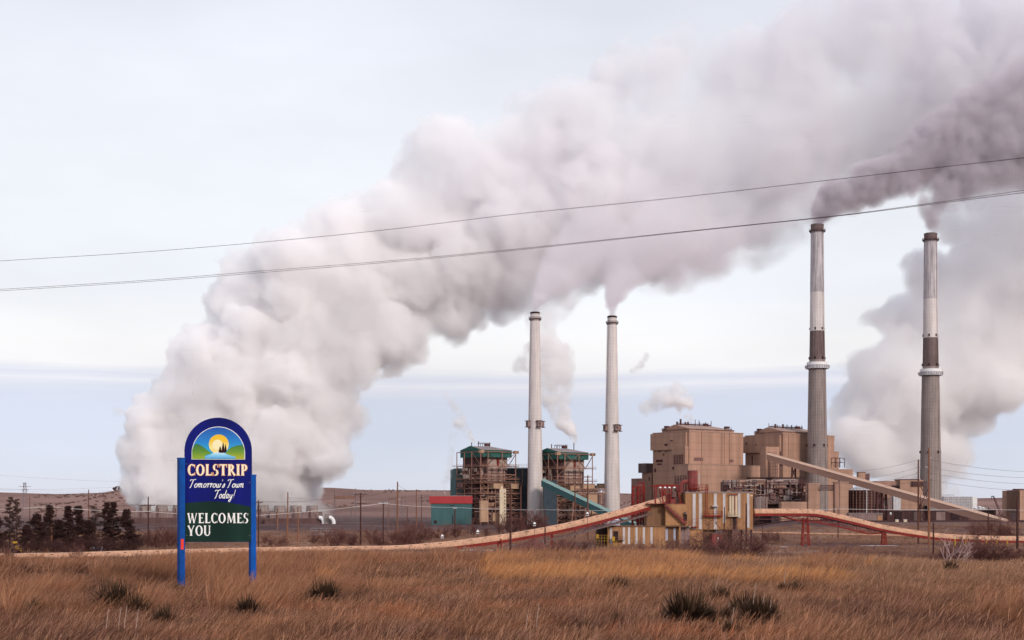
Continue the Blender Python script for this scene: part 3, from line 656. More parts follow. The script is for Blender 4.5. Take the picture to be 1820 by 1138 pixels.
# ================================================================ low structures in front of the tan boiler houses
zz = lambda y, D: EYE-(y-HY)/F*D
def part_box(root, fr, xa, xb, ya, yb, v0, v1, name, m):
    """box whose front face covers photo columns xa..xb and rows ya..yb at local depth v0"""
    return MB().box(fr, fr.U(xa, v0), fr.U(xb, v0), v0, v1, fr.Z(yb), fr.Z(ya)).build(name, M[m], root)
fr = Frame(1286, 925, 0)
root = empty('scrubber_building', fr.w(0, 0, 4)); tag(root, 'dark jumbled scrubber building with open steel bays below the right tan boiler house', 'industrial building')
part_box(root, fr, 1287, 1437, 856, 928, 6, 22, 'core', 'maroon')
for a in ((1287, 1334, 853, 862, 2, 9, 'upper_wall', 'mauve'), (1301, 1313, 853, 867, 1, 6, 'duct', 'conc_g'), (1313, 1322, 860, 875, 1.4, 6, 'duct', 'tan2'), (1295, 1304, 867, 880, 1, 6, 'duct', 'mauve'),
          (1334, 1362, 852, 885, 2, 9, 'upper_wall', 'tan2'), (1346, 1358, 861, 881, 1.2, 2, 'opening', 'dark2'), (1362, 1374, 853, 890, 1, 8, 'duct', 'maroon'), (1374, 1420, 851, 862, 1.5, 8, 'upper_wall', 'mauve'),
          (1337, 1345, 853, 862, .5, 2, 'duct', 'conc_dk'), (1420, 1434, 851, 868, 1, 8, 'duct', 'dark'), (1376, 1396, 863, 868, 1, 3, 'duct', 'tan2'), (1378, 1399, 868, 880, 2, 6, 'panel', 'dark'), (1402, 1424, 870, 892, 2, 6, 'panel', 'dark'),
          (1350, 1384, 881, 896, .5, 6, 'lower_wall', 'mauve'), (1383, 1446, 880, 892, 1, 6, 'screen', 'dark'), (1400, 1403.5, 868, 880, .2, 1, 'duct', 'silver'), (1318, 1330, 862, 875, .2, 1.4, 'opening', 'dark2'), (1290, 1297, 863, 870, .2, 2, 'opening', 'dark2'),
          (1351, 1371, 918, 928, -.5, 1, 'opening', 'dark2'), (1371, 1389, 912, 928, -.4, 5, 'lower_wall', 'mauve')):
    part_box(root, fr, *a)
for k in range(5):
    b = MB(); b.tube([fr.w(fr.U(1345+k*4), -2, fr.Z(907)), fr.w(fr.U(1345+k*4), -2, fr.Z(884-k%2))], 2.2 if k < 3 else .8, 14); b.build('flue', M['conc_g' if k % 2 else 'mauve'], root, smooth=True)
steel_grid(fr, [fr.U(p) for p in (1288, 1302, 1322, 1340, 1362, 1384, 1404, 1424, 1438)], [-1, 4], [3, fr.Z(905), fr.Z(892), fr.Z(880), fr.Z(868), fr.Z(858)], .45, .35, 8).build('steel_frame', M['steel_d'], root)
clutter(root, fr, fr.U(1290), fr.U(1436), -1, 3, fr.Z(892), fr.Z(853), 77, 14, 46, ('maroon', 'mauve', 'dark2', 'tan2', 'conc_g'))
def simple(name, label, cat, D, boxes, yaw=0, px=None, grp=None):
    fr = Frame(px or boxes[0][0], D, yaw); root = empty(name, fr.w(0, 0, hz(fr.o.x, fr.o.y))); tag(root, label, cat, grp)
    for q in boxes: part_box(root, fr, *q)
    return root, fr
def louvres(root, fr, px0, px1, rows, v=-.12, name='panel_seam', m='mauve', n=8, w=.12):
    b = MB()
    for y in rows: b.bar(fr.w(fr.U(px0), v, fr.Z(y)), fr.w(fr.U(px1), v, fr.Z(y)), w)
    for k in range(n+1): x = fr.U(px0+(px1-px0)*k/n); b.bar(fr.w(x, v-.08, fr.Z(rows[0])), fr.w(x, v-.08, fr.Z(rows[-1])), w)
    b.build(name, M[m], root)
root, fr = simple('pump_house', 'low tan wall block with a tower at its right end beside the banded chimney foot', 'industrial building', 905,
       [(1389, 1437, 892, 930, 0, 9, 'wall', 'tan'), (1437.1, 1457, 860, 930, -.2, 9, 'tower', 'tan'), (1437, 1457.3, 858.6, 860, -.4, 9.2, 'coping', 'tan_roof')])
root, fr = simple('tan_tower', 'upright tan tower between the banded chimney foot and the dark ribbed tank', 'tower', 900, [(1493, 1508, 858, 930, 0, 4, 'wall', 'tan')], px=1493)
part_box(root, fr, 1484, 1493, 858, 930, .4, 6, 'shaded_wing', 'tan2'); part_box(root, fr, 1483.6, 1508.4, 856.5, 857.9, -.3, 6.3, 'coping', 'tan_roof')  # left wing in darker tan, shade painted into its colour
root = empty('steel_bridge', P(1470, 875, 902)); tag(root, 'dark trussed steel bridge across the foot of the banded chimney', 'pipe bridge')
fr = Frame(1457.5, 903, 0); b = MB(); n = 9; ue = fr.U(1483)
for v in (0, 3):
    b.bar(fr.w(0, v, fr.Z(863)), fr.w(ue, v, fr.Z(863)), .35); b.bar(fr.w(0, v, fr.Z(868)), fr.w(ue, v, fr.Z(868)), .4)
    for k in range(n): b.bar(fr.w(ue*k/n, v, fr.Z(868 if k % 2 else 863)), fr.w(ue*(k+1)/n, v, fr.Z(863 if k % 2 else 868)), .22)
b.build('truss', M['steel_d'], root); b = MB()
b.tube([fr.w(0, 1.5, fr.Z(871)), fr.w(ue, 1.5, fr.Z(871))], .5, 8); b.build('pipe', M['mauve'], root)
# ribbed round tank
c = P(1537.5, 900, 935); root = empty('storage_tank', (c.x, c.y, 4.5)); tag(root, 'squat dark round tank caged in ribs right of the banded chimney foot', 'storage tank')
rt = 29*935/F; MB().cyl(c, rt, rt, 4, zz(871.5, 925), 48).build('shell', M['maroon'], root, True)
b = MB(); b.cyl(c, rt*1.0, rt*.32, zz(871.5, 925)+.02, zz(861, 935), 48); b.build('dome', M['silver'], root, True)
b = MB()
for k in range(9): b.ring(c, rt+.1, rt+.9, zz(912-k*5, 925)-.22, zz(912-k*5, 925)+.22, 48)
b.build('ring_girder', M['steel_d'], root)
b = MB()
for k in range(30): a = 2*math.pi*k/30; b.bar((c.x+math.cos(a)*(rt+.95), c.y+math.sin(a)*(rt+.95), 4), (c.x+math.cos(a)*(rt+.95), c.y+math.sin(a)*(rt+.95), zz(870, 925)), .3)
b.build('upright', M['steel'], root)
b = MB(); b.bar((c.x-2, c.y-rt-1.3, 4.5), (c.x-2, c.y-rt-1.3, zz(866, 910)), .5); railing(b, (c.x-rt*.7, c.y-rt*.72, zz(871, 925)), (c.x+rt*.7, c.y-rt*.72, zz(871, 925)), 1.6, 1.5); b.build('ladder', M['silver'], root)
# buildings further right
root, fr = simple('crusher_building', 'tan block with a darker left wing rising behind the sloping gallery', 'industrial building', 960, [(1600, 1641, 853, 925, 0, 14, 'wall', 'tan'), (1556, 1600, 855, 925, 3, 14, 'shaded_wing', 'tan2'), (1599.6, 1641.4, 851.8, 852.9, -.3, 14.3, 'coping', 'dark')])  # left wing takes the darker tan: shade put into the colour
part_box(root, fr, 1585, 1597, 863, 869, 2.5, 3, 'opening', 'dark2'); part_box(root, fr, 1621, 1641, 856, 864, -1.2, -.02, 'canopy', 'dark')
steel_grid(fr, [fr.U(1641), fr.U(1647)], [0, 3], [fr.Z(925), fr.Z(905), fr.Z(885), fr.Z(866), fr.Z(856)], .3, .9, 4).build('stair_frame', M['steel_d'], root)
simple('transfer_house', 'small tan box standing on top of the long sloping gallery', 'cabin', 945, [(1526, 1538, 840, 858, 0, 5, 'wall', 'tan'), (1538, 1545.5, 842, 858, 1, 5, 'stair_cage', 'maroon'), (1525.6, 1539, 839, 840, -.2, 5.2, 'coping', 'dark')])
root, fr = simple('cooling_tower', 'pale panelled low cooling tower between the two sloping gallery trestles', 'cooling tower', 1060, [(1602, 1650, 884, 924, 0, 12, 'wall', 'silver')], grp='pale panelled cooling towers')
louvres(root, fr, 1602, 1650, (884.5, 890, 896, 902, 908), n=9)
root, fr = simple('cooling_tower', 'pale panelled low cooling tower right of the rightmost tall chimney', 'cooling tower', 1080, [(1677, 1728, 883, 912, 0, 12, 'wall', 'silver'), (1728, 1737, 883.5, 912, 1, 12, 'end_wall', 'white')], grp='pale panelled cooling towers')
louvres(root, fr, 1677, 1728, (883.5, 888, 893, 898, 904), n=14); b = MB(); railing(b, fr.w(fr.U(1677), 0, fr.Z(883)), fr.w(fr.U(1695), 0, fr.Z(883)), 1.6, 2.5); b.build('railing', M['steel_d'], root)
root, fr = simple('pipe_wall', 'white-faced vessel row right of the dark ribbed tank', 'vessel', 945, [(1588, 1601, 880, 909, 0, 6, 'casing', 'silver'), (1570, 1588, 885, 909, 1, 6, 'shaded_casing', 'mauve')])  # left casing coloured mauve, shade painted into it
root, fr = simple('coal_track_hall', 'long low maroon shed along the rails under the sloping gallery', 'shed', 905, [(1568, 1770, 907.5, 926, 0, 8, 'wall', 'dark'), (1567, 1770.5, 906.3, 907.5, -.4, 8.3, 'roof', 'grey_roof')])
for (a, c_, m) in ((1590, 1603, 'dark2'), (1624, 1640, 'conc_dk'), (1664, 1680, 'mauve'), (1690, 1705, 'dark2'), (1722, 1735, 'maroon')): part_box(root, fr, a, c_, 910, 925, -.3, -.02, 'door', m)
root, fr = simple('rail_office', 'low tan hut at the foot of the dark ribbed tank', 'hut', 880, [(1508.5, 1569, 913, 928, 0, 5, 'wall', 'mauve'), (1508, 1569.5, 912, 913, -.3, 5.3, 'roof', 'grey_roof'), (1560, 1568, 917, 926, -.2, -.02, 'door', 'orange')])
for i, (a, h_) in enumerate(((1734, 903), (1741, 901), (1747, 903), (1754, 905))):
    c = P(a, 915, 960+i*4); root = empty('water_tank', (c.x, c.y, 5)); tag(root, ['small silver tank, leftmost of four by the gallery foot', 'tallest small silver tank of four by the gallery foot', 'small silver tank, third of four by the gallery foot', 'smallest silver tank of four, rightmost by the gallery foot'][i], 'water tank', 'small silver tanks')
    MB().cyl(c, 1.4, 1.4, 4.5, zz(h_, c.y), 16).build('shell', M['silver'], root, True); MB().cyl(c, 1.45, .3, zz(h_, c.y)+.01, zz(h_-1.5, c.y), 16).build('cone_roof', M['white'], root)
root = empty('crane', P(1781, 921, 870)); tag(root, 'dark leaning crane boom left of the tan building at the right edge', 'crane')
b = MB(); p, q = P(1783, 924, 870), P(1765.5, 882, 870)
for o in (Vector((-.6, 0, 0)), Vector((.6, 0, 0)), Vector((0, 1, 0))): b.bar(p+o*1.4, q+o*.5, .28)
for k in range(12): b.bar(p.lerp(q, k/12)+Vector((-.7, 0, 0)), p.lerp(q, (k+1)/12)+Vector((.7, 0, 0)), .2)
b.build('boom', M['steel_d'], root); b = MB(); b.bar(q, q+Vector((-1.3, 0, -.2)), .5); b.bar(q+Vector((-1.1, 0, 0)), q+Vector((-1.1, 0, -2)), .25); b.build('hook', M['dark2'], root)
b = MB(); b.box(Frame(1781, 868, 0), -1.5, 3, 0, 3, 4.8, 8); b.build('crane_cab', M['dark'], root)
root, fr = simple('coal_silo_building', 'square tan building cut by the right edge of the view', 'industrial building', 880, [(1812, 1880, 872, 930, 0, 16, 'wall', 'tan')], yaw=20, px=1812)
MB().box(fr, 0, .5, 0, fr.V(1789), 3, fr.Z(872)-.01).build('shaded_wall', M['tan2'], root)  # left face clad in darker tan, its shade painted on
MB().box(fr, 0, fr.U(1880), .3, fr.V(1789), fr.Z(872)+.01, fr.Z(871.2)).build('coping', M['tan_roof'], root)
MB().box(fr, fr.U(1815), fr.U(1828), 4, 8, fr.Z(871), fr.Z(868.8)).build('roof_fan', M['steel_d'], root)
MB().box(fr, -.2, -.02, 1, fr.V(1796), 3, fr.Z(912)).build('lower_panel', M['mauve'], root)
# rail line along the shelf edge: sleepers are far below a pixel, so ballast + two rails
root = empty('railway_track', P(1600, 925, 840)); tag(root, 'rusty rails along the top of the bank before the tan plant', 'railway track')
b = MB(); xs = [P(p, 0, 838).x for p in range(1335, 2000, 15)]
for off in (0, 1.5):
    for a, c in zip(xs[:-1], xs[1:]): b.bar((a, 838+off, hz(a, 838)+.55), (c, 838+off, hz(c, 838)+.55), .22, .5)
b.build('rail', M['steel_d'], root)
b = MB()
for a, c in zip(xs[:-1], xs[1:]): b.bar((a, 838.7, hz(a, 838)+.1), (c, 838.7, hz(c, 838)+.1), 4.0, .7)
b.build('ballast', M['dark2'], root)
for i, (a, lab) in enumerate(((1594.5, 'left of two small pale signal boxes on the bank'), (1609.5, 'right of two small pale signal boxes on the bank'))):
    root = empty('signal_box', P(a, 927, 826)); tag(root, lab, 'signal box', 'pale signal boxes'); fr = Frame(a-2.5, 826, 0); MB().box(fr, 0, 1.7, 0, 1.5, 4.3, 6.2).build('cabinet', M['cream'], root); MB().box(fr, -.1, 1.8, -.1, 1.6, 6.21, 6.4).build('lid', M['silver'], root)

# ================================================================ far cooling tower banks under the big plume
def bank(px0, px1, D, ytop, ymid, ybot, label, n):
    fr = Frame(px0, D, 0); root = empty('cooling_tower', fr.w(0, 0, hz(fr.o.x, D))); tag(root, label, 'cooling tower', 'long cooling tower banks')
    ue = fr.U(px1)
    MB().box(fr, 0, ue, 0, 22, fr.Z(ymid)+.02, fr.Z(ytop)).build('upper_wall', M['mauve'], root)
    MB().box(fr, -3, ue+3, -2.5, 24, fr.Z(ybot)-6, fr.Z(ymid)).build('louvred_base', M['conc_dk'], root)
    b = MB()
    for k in range(7): y = ymid+1.5+(ybot-ymid-1.5)*k/6; b.box(fr, -3.2, ue+3.2, -2.9, -2.52, fr.Z(y)-.25, fr.Z(y)+.25)
    b.build('louvre', M['maroon'], root)
    for k in range(n):
        c = fr.w(ue*(k+.5)/n, 10, 0); MB().cyl(c, 4.6, 4.1, fr.Z(ytop)+.02, fr.Z(ytop)+4.6, 20, True).build('fan_stack', M['conc_g'], root, True)
    for k in range(n): b = MB(); u = ue*(k+.5)/n; b.bar(fr.w(u, -.5, fr.Z(ymid)), fr.w(u, -.5, fr.Z(ytop)+2.5), 2.2, .6); b.build('stair_tower', M['maroon'], root)
bank(236, 478, 1045, 909, 920, 936, 'long grey cooling tower bank under the left foot of the big plume', 8)
bank(479, 566, 1040, 910, 921, 935, 'shorter grey cooling tower bank left of the curved white pipes', 3)
for i, (a, lab) in enumerate(((566, 'curved white pipe at the end of the cooling towers, nearer one'), (584, 'curved white pipe at the end of the cooling towers, farther one'))):
    D = 1036-6*i; root = empty('riser_pipe', P(a, 935, D)); tag(root, lab, 'pipe', 'curved white pipes')
    pts = [P(a+1, 920, D), P(a+4, 920.3, D), P(a+7, 922.5, D), P(a+9, 927, D), P(a+9.5, 936, D)]
    MB().tube(pts, 1.4, 12).build('pipe_bend', M['white'], root, True); fr = Frame(a-4 if not i else a-7, D+3, 0); MB().box(fr, 0, 3 if not i else 5.5, 0, 4, 0, zz(914, D)).build('valve_house', M['mauve' if not i else 'conc_g'], root)

# ================================================================ tube conveyors
def smooth_path(pts, n=6):
    out = []
    for i in range(len(pts)-1):
        p0, p1, p2, p3 = pts[max(i-1, 0)], pts[i], pts[i+1], pts[min(i+2, len(pts)-1)]
        for k in range(n):
            t = k/n; out.append(.5*((2*p1)+(p2-p0)*t+(2*p0-5*p1+4*p2-p3)*t*t+(3*p1-p0-3*p2+p3)*t**3))
    return out+[pts[-1]]
def sweep(path, prof, closed=True):
    """prof: [(side, up)] swept along path; side is horizontal"""
    b = MB(); n = len(prof)
    for i, p in enumerate(path):
        d = (path[min(i+1, len(path)-1)]-path[max(i-1, 0)]).normalized(); s = Vector((d.y, -d.x, 0)).normalized(); u = s.cross(d).normalized()
        for (a, h) in prof: b.v.append(tuple(p+s*a+u*h))
    for i in range(len(path)-1):
        for j in range(n if closed else n-1): b.f.append((i*n+j, (i+1)*n+j, (i+1)*n+(j+1) % n, i*n+(j+1) % n))
    if closed: b.f.append(tuple(range(n))); b.f.append(tuple((len(path)-1)*n+j for j in reversed(range(n))))
    return b
def along(path, step):
    out = []; acc = 0; nxt = 0
    for a, c in zip(path[:-1], path[1:]):
        L_ = (c-a).length
        while nxt <= acc+L_: out.append((a.lerp(c, (nxt-acc)/L_), (c-a).normalized())); nxt += step
        acc += L_
    return out
def tube_conveyor(keys, label, rail_from=None, truss=None, loc=None, seed=0):
    """keys: (px, row of the cover's top, D, half width)"""
    r = keys[0][3]; path = smooth_path([P(a, y, D)-Vector((0, 0, hw*1.35)) for a, y, D, hw in keys], 8)
    root = empty('tube_conveyor', path[len(path)//2]); tag(root, label, 'conveyor', 'pale covered conveyors')
    hood = [(r*math.cos(R(a)), r*1.35*math.sin(R(a))) for a in range(-8, 189, 14)]
    sweep(path, hood).build('cover', M['tube'], root, True)
    sweep(path, [(-r*.93, -.2), (r*.93, -.2), (r*.93, -r*1.0), (-r*.93, -r*1.0)]).build('side_frame', M['red'], root)
    b = MB(); rnd = random.Random(seed)
    for p, d in along(path, 5.2):
        s = Vector((d.y, -d.x, 0)).normalized(); u = s.cross(d)
        pts = [p+s*(r*1.004*math.cos(R(a)))+u*(r*1.353*math.sin(R(a))) for a in range(0, 181, 20)]
        for q, w in zip(pts[:-1], pts[1:]): b.bar(q, w, .06, .03)
    b.build('cover_joint', M['gallery'], root)
    b = MB()
    for p, d in along(path, 5.2):
        p = p+d*2.2
        s = Vector((d.y, -d.x, 0)).normalized(); u = s.cross(d); q = p+u*(r*1.0)+s*(r*.67)
        b.bar(q-d*.5, q+d*.5, .16, .16)
    b.build('inspection_hatch', M['steel_d'], root)
    b = MB()
    for p, d in along(path, 2.6):
        s = Vector((d.y, -d.x, 0)).normalized(); u = s.cross(d)
        b.bar(p+s*(r*.96)-u*.2, p+s*(r*.96)-u*(r*1.15), .12)
    b.build('frame_rib', M['redrust'], root)
    if rail_from is not None:
        i0 = int(rail_from[0]*(len(path)-1)); i1 = int(rail_from[1]*(len(path)-1)); sub = path[i0:i1+1]
        n = len(sub); drop = rail_from[2]; off = [Vector((0, 0, -(r*1.0+drop*min(1, k/(n*.25))))) for k in range(n)]
        sp = [p+o for p, o in zip(sub, off)]
        sweep(sp, [(-r*.8, -.28), (r*1.15, -.28), (r*1.15, .22), (-r*.8, .22)]).build('walkway', M['conc_dk'], root)
        b = MB(); al = along(sub, 2.4)
        for k, (p, d) in enumerate(al[:-1]):
            t = k/len(al); dr = r*1.0+drop*min(1, t*4); s = Vector((d.y, -d.x, 0)).normalized()*r*.9
            b.bar(p+s-Vector((0, 0, r*.9)), p+s-Vector((0, 0, dr)), .12); b.bar(p+s-Vector((0, 0, r*.9 if k % 2 else dr)), al[k+1][0]+s-Vector((0, 0, dr if k % 2 else r*.9)), .10)
        b.build('under_truss', M['red'], root)
    if truss:
        i0, i1, depth = truss; i0 = int(i0*(len(path)-1)); i1 = int(i1*(len(path)-1)); sub = path[i0:i1+1]; al = along(sub, 3.0); b = MB()
        prev = None
        for k, (p, d) in enumerate(al):
            t = k/(len(al)-1); dp = depth*min(1, 6*t, 6*(1-t)+.15)
            s = Vector((d.y, -d.x, 0)).normalized()*r*.85; top = p-Vector((0, 0, r*1.05)); bot = top-Vector((0, 0, dp))
            for sg in (-1, 1):
                b.bar(top+s*sg, bot+s*sg, .15)
                if prev: b.bar(prev[1]+s*sg, bot+s*sg, .28); b.bar((prev[0] if k % 2 else prev[1])+s*sg, (bot if k % 2 else top)+s*sg, .14)
            prev = (top, bot)
        b.build('truss', M['red'], root)
        sweep([p-Vector((0, 0, r*1.12)) for p in sub], [(-r, -.12), (r*1.1, -.12), (r*1.1, .12), (-r, .12)]).build('walkway', M['dark2'], root)
    return root, path, r
rootL, pathL, rL = tube_conveyor([(-260, 986, 368, 1.22), (-60, 984.3, 374, 1.22), (100, 982.4, 384, 1.22), (260, 977.8, 402, 1.22), (455, 973.2, 432, 1.22), (600, 970.8, 446, 1.22), (705, 969.3, 456, 1.22), (790, 962.5, 463, 1.22), (860, 954.2, 468, 1.22), (925, 944.5, 474, 1.22), (1010, 928.5, 480, 1.22), (1100, 906, 488, 1.22), (1150, 891.5, 493, 1.22), (1187, 880.5, 497, 1.22)],
    'long pale covered conveyor on red framing climbing from the left edge to the striped tipple', rail_from=(.50, .995, 1.5), seed=1)
b = MB()
for k, px in enumerate((786, 849, 950, 1044, 1046)):
    pass
rootR, pathR, rR = tube_conveyor([(1339.5, 904.5, 500, 1.08), (1390, 904.3, 503, 1.08), (1435, 904.6, 506, 1.08), (1458, 906.8, 508, 1.08), (1515, 919.5, 512, 1.08), (1573, 933.5, 516, 1.08), (1631, 943, 518, 1.08), (1677, 948.6, 520, 1.08), (1746, 952, 522, 1.08), (1860, 953.5, 526, 1.08), (2100, 955, 530, 1.08)],
    'pale covered conveyor on red framing running right from the striped tipple and dipping down', truss=(.10, .50, 2.0), seed=2)
MB().bar(pathR[0]-Vector((0, 0, 2.2)), pathR[16]-Vector((0, 0, 2.2)), 1.4, .3).build('lower_walkway', M['steel_d'], rootR)
def trestle(px, D, ytop, ybot, label, wpx):
    root = empty('trestle', P(px, ybot, D)); tag(root, label, 'trestle', 'red conveyor trestles')
    w = wpx/2*D/F; zt, zb = zz(ytop, D), min(zz(ybot, D), hz(P(px, 0, D).x, D)); x = (px-CX)/F*D
    for sx in (-1, 1):
        for sy in (-1, 1): MB().bar((x+sx*w, D+sy*1.5, zb-.3), (x+sx*w*.6, D+sy*.7, zt), .32).build('leg', M['red'], root)
    b = MB(); n = max(1, round((zt-zb)/2.6))
    for i in range(n):
        a, e = i/n, (i+1)/n; wa, we = w*(1-.4*a), w*(1-.4*e); za, ze = zb+(zt-zb)*a, zb+(zt-zb)*e
        for sy in (-1, 1):
            ya, ye = D+sy*(1.5-.8*a), D+sy*(1.5-.8*e)
            b.bar((x-wa, ya, za), (x+we, ye, ze), .12); b.bar((x+wa, ya, za), (x-we, ye, ze), .12); b.bar((x-we, ye, ze), (x+we, ye, ze), .14)
    b.build('cross_brace', M['red'], root)
trestle(1431.5, 505, 921, 970, 'tall red lattice trestle under the bend of the right conveyor', 13)
trestle(1571, 515, 948, 972, 'short red lattice trestle where the right conveyor comes down', 8)
trestle(888, 470, 958, 976, 'low dark red trestle under the climbing conveyor, left of the tall dark pole', 8)
trestle(981, 478, 948, 976, 'red trestle under the climbing conveyor above the red cinder heap', 4)
for i, (px, y) in enumerate(((786, 952), (849, 944), (950, 930), (1044, 912), (1583, 912))):
    D = 470 if px < 1100 else 700; root = empty('flood_light', P(px, y+6, D)); tag(root, ['floodlight at the low left end of the climbing conveyor', 'floodlight on the climbing conveyor left of the cream upright duct', 'floodlight on the climbing conveyor below the left white chimney', 'floodlight on the climbing conveyor near the lattice towers', 'small white floodlight low beside the banded chimney'][i], 'floodlight', 'white floodlights')
    p = P(px, y, D); MB().bar(p-Vector((0, 0, 4 if px < 1100 else 2)), p, .12).build('post', M['steel_d'], root); MB().cyl(p, .55, .2, p.z-.3, p.z+.35, 12).build('lamp_head', M['white'], root); MB().bar(p-Vector((.5, 0, .8)), p+Vector((.5, 0, -.8)), .3).build('bracket', M['silver'], root)
for i in range(8):
    px = 1697.5+i*18.6; D = 500; root = empty('bollard', P(px, 968, D)); tag(root, 'yellow marker post %s before the dipped end of the right conveyor' % ['left end of row', 'second from left', 'third from left', 'fourth from left', 'fourth from right', 'third from right', 'second from right', 'right end of row'][i], 'marker post', 'yellow marker posts'); p = P(px, 955, D)
    MB().bar((p.x, D, hz(p.x, D)-.3), p, .34).build('post', M['yellow'], root); MB().box(Frame(px-1.5, D-.3, 0), 0, .6, 0, .12, p.z-.6, p.z+.1).build('plate', M['cream'], root)
# low straight pipeline along the dark yard, and a snow-covered track beyond
root = empty('pipeline', P(1500, 950, 700)); tag(root, 'thin straight pale pipeline crossing the dark yard behind the right conveyor', 'pipeline')
b = MB(); pts = [P(p, 946.5+(p-1335)*.022, 640-(p-1335)*.13) for p in range(1335, 1720, 24)]; b.tube(pts, .42, 8); b.build('pipe', M['tube'], root, True)
b = MB()
for p in pts[::2]: b.bar((p.x, p.y, hz(p.x, p.y)-.2), p-Vector((0, 0, .3)), .4)
b.build('saddle', M['steel_d'], root)

# ================================================================ the striped tipple
D = 492; fr = Frame(1218, D, 3)
root = empty('coal_tipple', fr.w(10, 3, 0)); tag(root, 'tall ochre tipple building with white vertical stripes, standing on stilts', 'tipple')
U = lambda p, v=0: fr.U(p, v); Z = fr.Z
MB().box(fr, 0, U(1338.5), 0, 9, Z(941.5), Z(876)).build('wall', M['orange'], root)
MB().box(fr, -.15, U(1338.5)+.2, -.25, 9.2, Z(876)+.01, Z(874.3)).build('roof', M['grey_roof'], root)
MB().box(fr, U(1209), -.02, 3.5, 9, Z(935), Z(876)).build('shaded_wing', M['orange_sh'], root)  # side wing in darkened ochre, shade painted into the colour
for (a, c, yb) in ((1231, 1236.2, 941), (1242.2, 1247.2, 941), (1269, 1273.8, 941), (1285, 1289.3, 930), (1311.5, 1316, 921), (1327.5, 1332, 938)):
    MB().box(fr, U(a), U(c), -.10, -.02, Z(yb), Z(877.5)).build('stripe', M['stripe'], root)
b = MB()
for k in range(46): u = U(1218.6)+(U(1338)-U(1218.6))*k/45; b.box(fr, u-.035, u+.035, -.05, -.005, Z(941), Z(877))
b.build('siding_rib', M['orange_sh'], root)
# ladder, platforms, doorways
b = MB(); railing(b, fr.w(U(1254), -.9, Z(916)), fr.w(U(1254), -.9, Z(916)), .1)
for u in (U(1253.5), U(1257)): b.bar(fr.w(u, -.8, Z(917)), fr.w(u, -.8, Z(868)), .16)
for k in range(18): b.bar(fr.w(U(1253.5), -.8, Z(917-k*2.7)), fr.w(U(1257), -.8, Z(917-k*2.7)), .1)
b.build('ladder', M['red'], root)
b = MB(); b.box(fr, U(1250), U(1283.5), -1.6, -.12, Z(918.3), Z(916)); railing(b, fr.w(U(1250.2), -1.55, Z(916)), fr.w(U(1283.3), -1.55, Z(916)), 1.4, 1.5, .11); railing(b, fr.w(U(1283.3), -1.5, Z(916)), fr.w(U(1283.3), -.2, Z(916)), 1.4, 1.2, .1); b.build('platform', M['red'], root)
b = MB(); b.box(fr, U(1293), U(1314), -1.6, -.12, Z(918.3), Z(916.5)); railing(b, fr.w(U(1293.2), -1.55, Z(916.5)), fr.w(U(1313.8), -1.55, Z(916.5)), 1.3, 1.2, .1); b.build('platform', M['cream'], root)
MB().box(fr, U(1296), U(1310), -.5, -.02, Z(916), Z(880)).build('hoist_door', M['cream'], root)
b = MB(); b.bar(fr.w(U(1295), -.7, Z(879.5)), fr.w(U(1311), -.7, Z(879.5)), .35); b.bar(fr.w(U(1305.5), -.7, Z(915)), fr.w(U(1305.5), -.7, Z(879)), .28); b.bar(fr.w(U(1300), -.6, Z(916)), fr.w(U(1300), -.6, Z(880)), .08); b.build('hoist_rail', M['redrust'], root)
MB().box(fr, U(1302), U(1309), -.14, -.02, Z(941), Z(919)).build('doorway', M['dark2'], root)
MB().box(fr, U(1297.5), U(1302), -.14, -.02, Z(941), Z(919)).build('door_leaf', M['orange_sh'], root)
b = MB(); b.box(fr, U(1265), U(1275), -1.6, -.12, Z(900.5), Z(898.8)); b.bar(fr.w(U(1274.5), -.5, Z(915)), fr.w(U(1274.5), -.5, Z(900)), .1); b.build('wall_lamp', M['silver'], root)
b = MB(); b.box(fr, U(1229), U(1239), -1.4, -.12, Z(937.5), Z(936)); railing(b, fr.w(U(1229), -1.3, Z(936)), fr.w(U(1239), -1.3, Z(936)), 2.6, 1.6, .1); b.build('balcony', M['red'], root)
MB().box(fr, U(1333.5), U(1338), -.07, -.02, Z(882.3), Z(880.2)).build('notice_plate', M['cream'], root)
for (a, v) in ((1335.5, .5), (1335.5, 8), (1300, .5), (1322, 4)):
    b = MB(); b.bar(fr.w(U(a), v, -.5), fr.w(U(a), v, Z(941.5)-.01), .5); b.build('stilt', M['dark2'], root)
b = MB(); b.bar(fr.w(U(1335.5), .5, Z(969)), fr.w(U(1322), 4, Z(943)), .2); b.build('brace', M['steel_d'], root); b = MB(); b.bar(fr.w(U(1300), .5, Z(966)), fr.w(U(1322), 4, Z(943)), .2); b.build('brace', M['steel_d'], root)
MB().box(fr, U(1181.5), U(1300), 1.5, 8, -.4, Z(941.6)).build('lower_storey', M['orange_sh'], root)
MB().box(fr, U(1208.5), U(1250), .4, 1.48, -.4, Z(941.6)).build('lower_front', M['orange'], root)
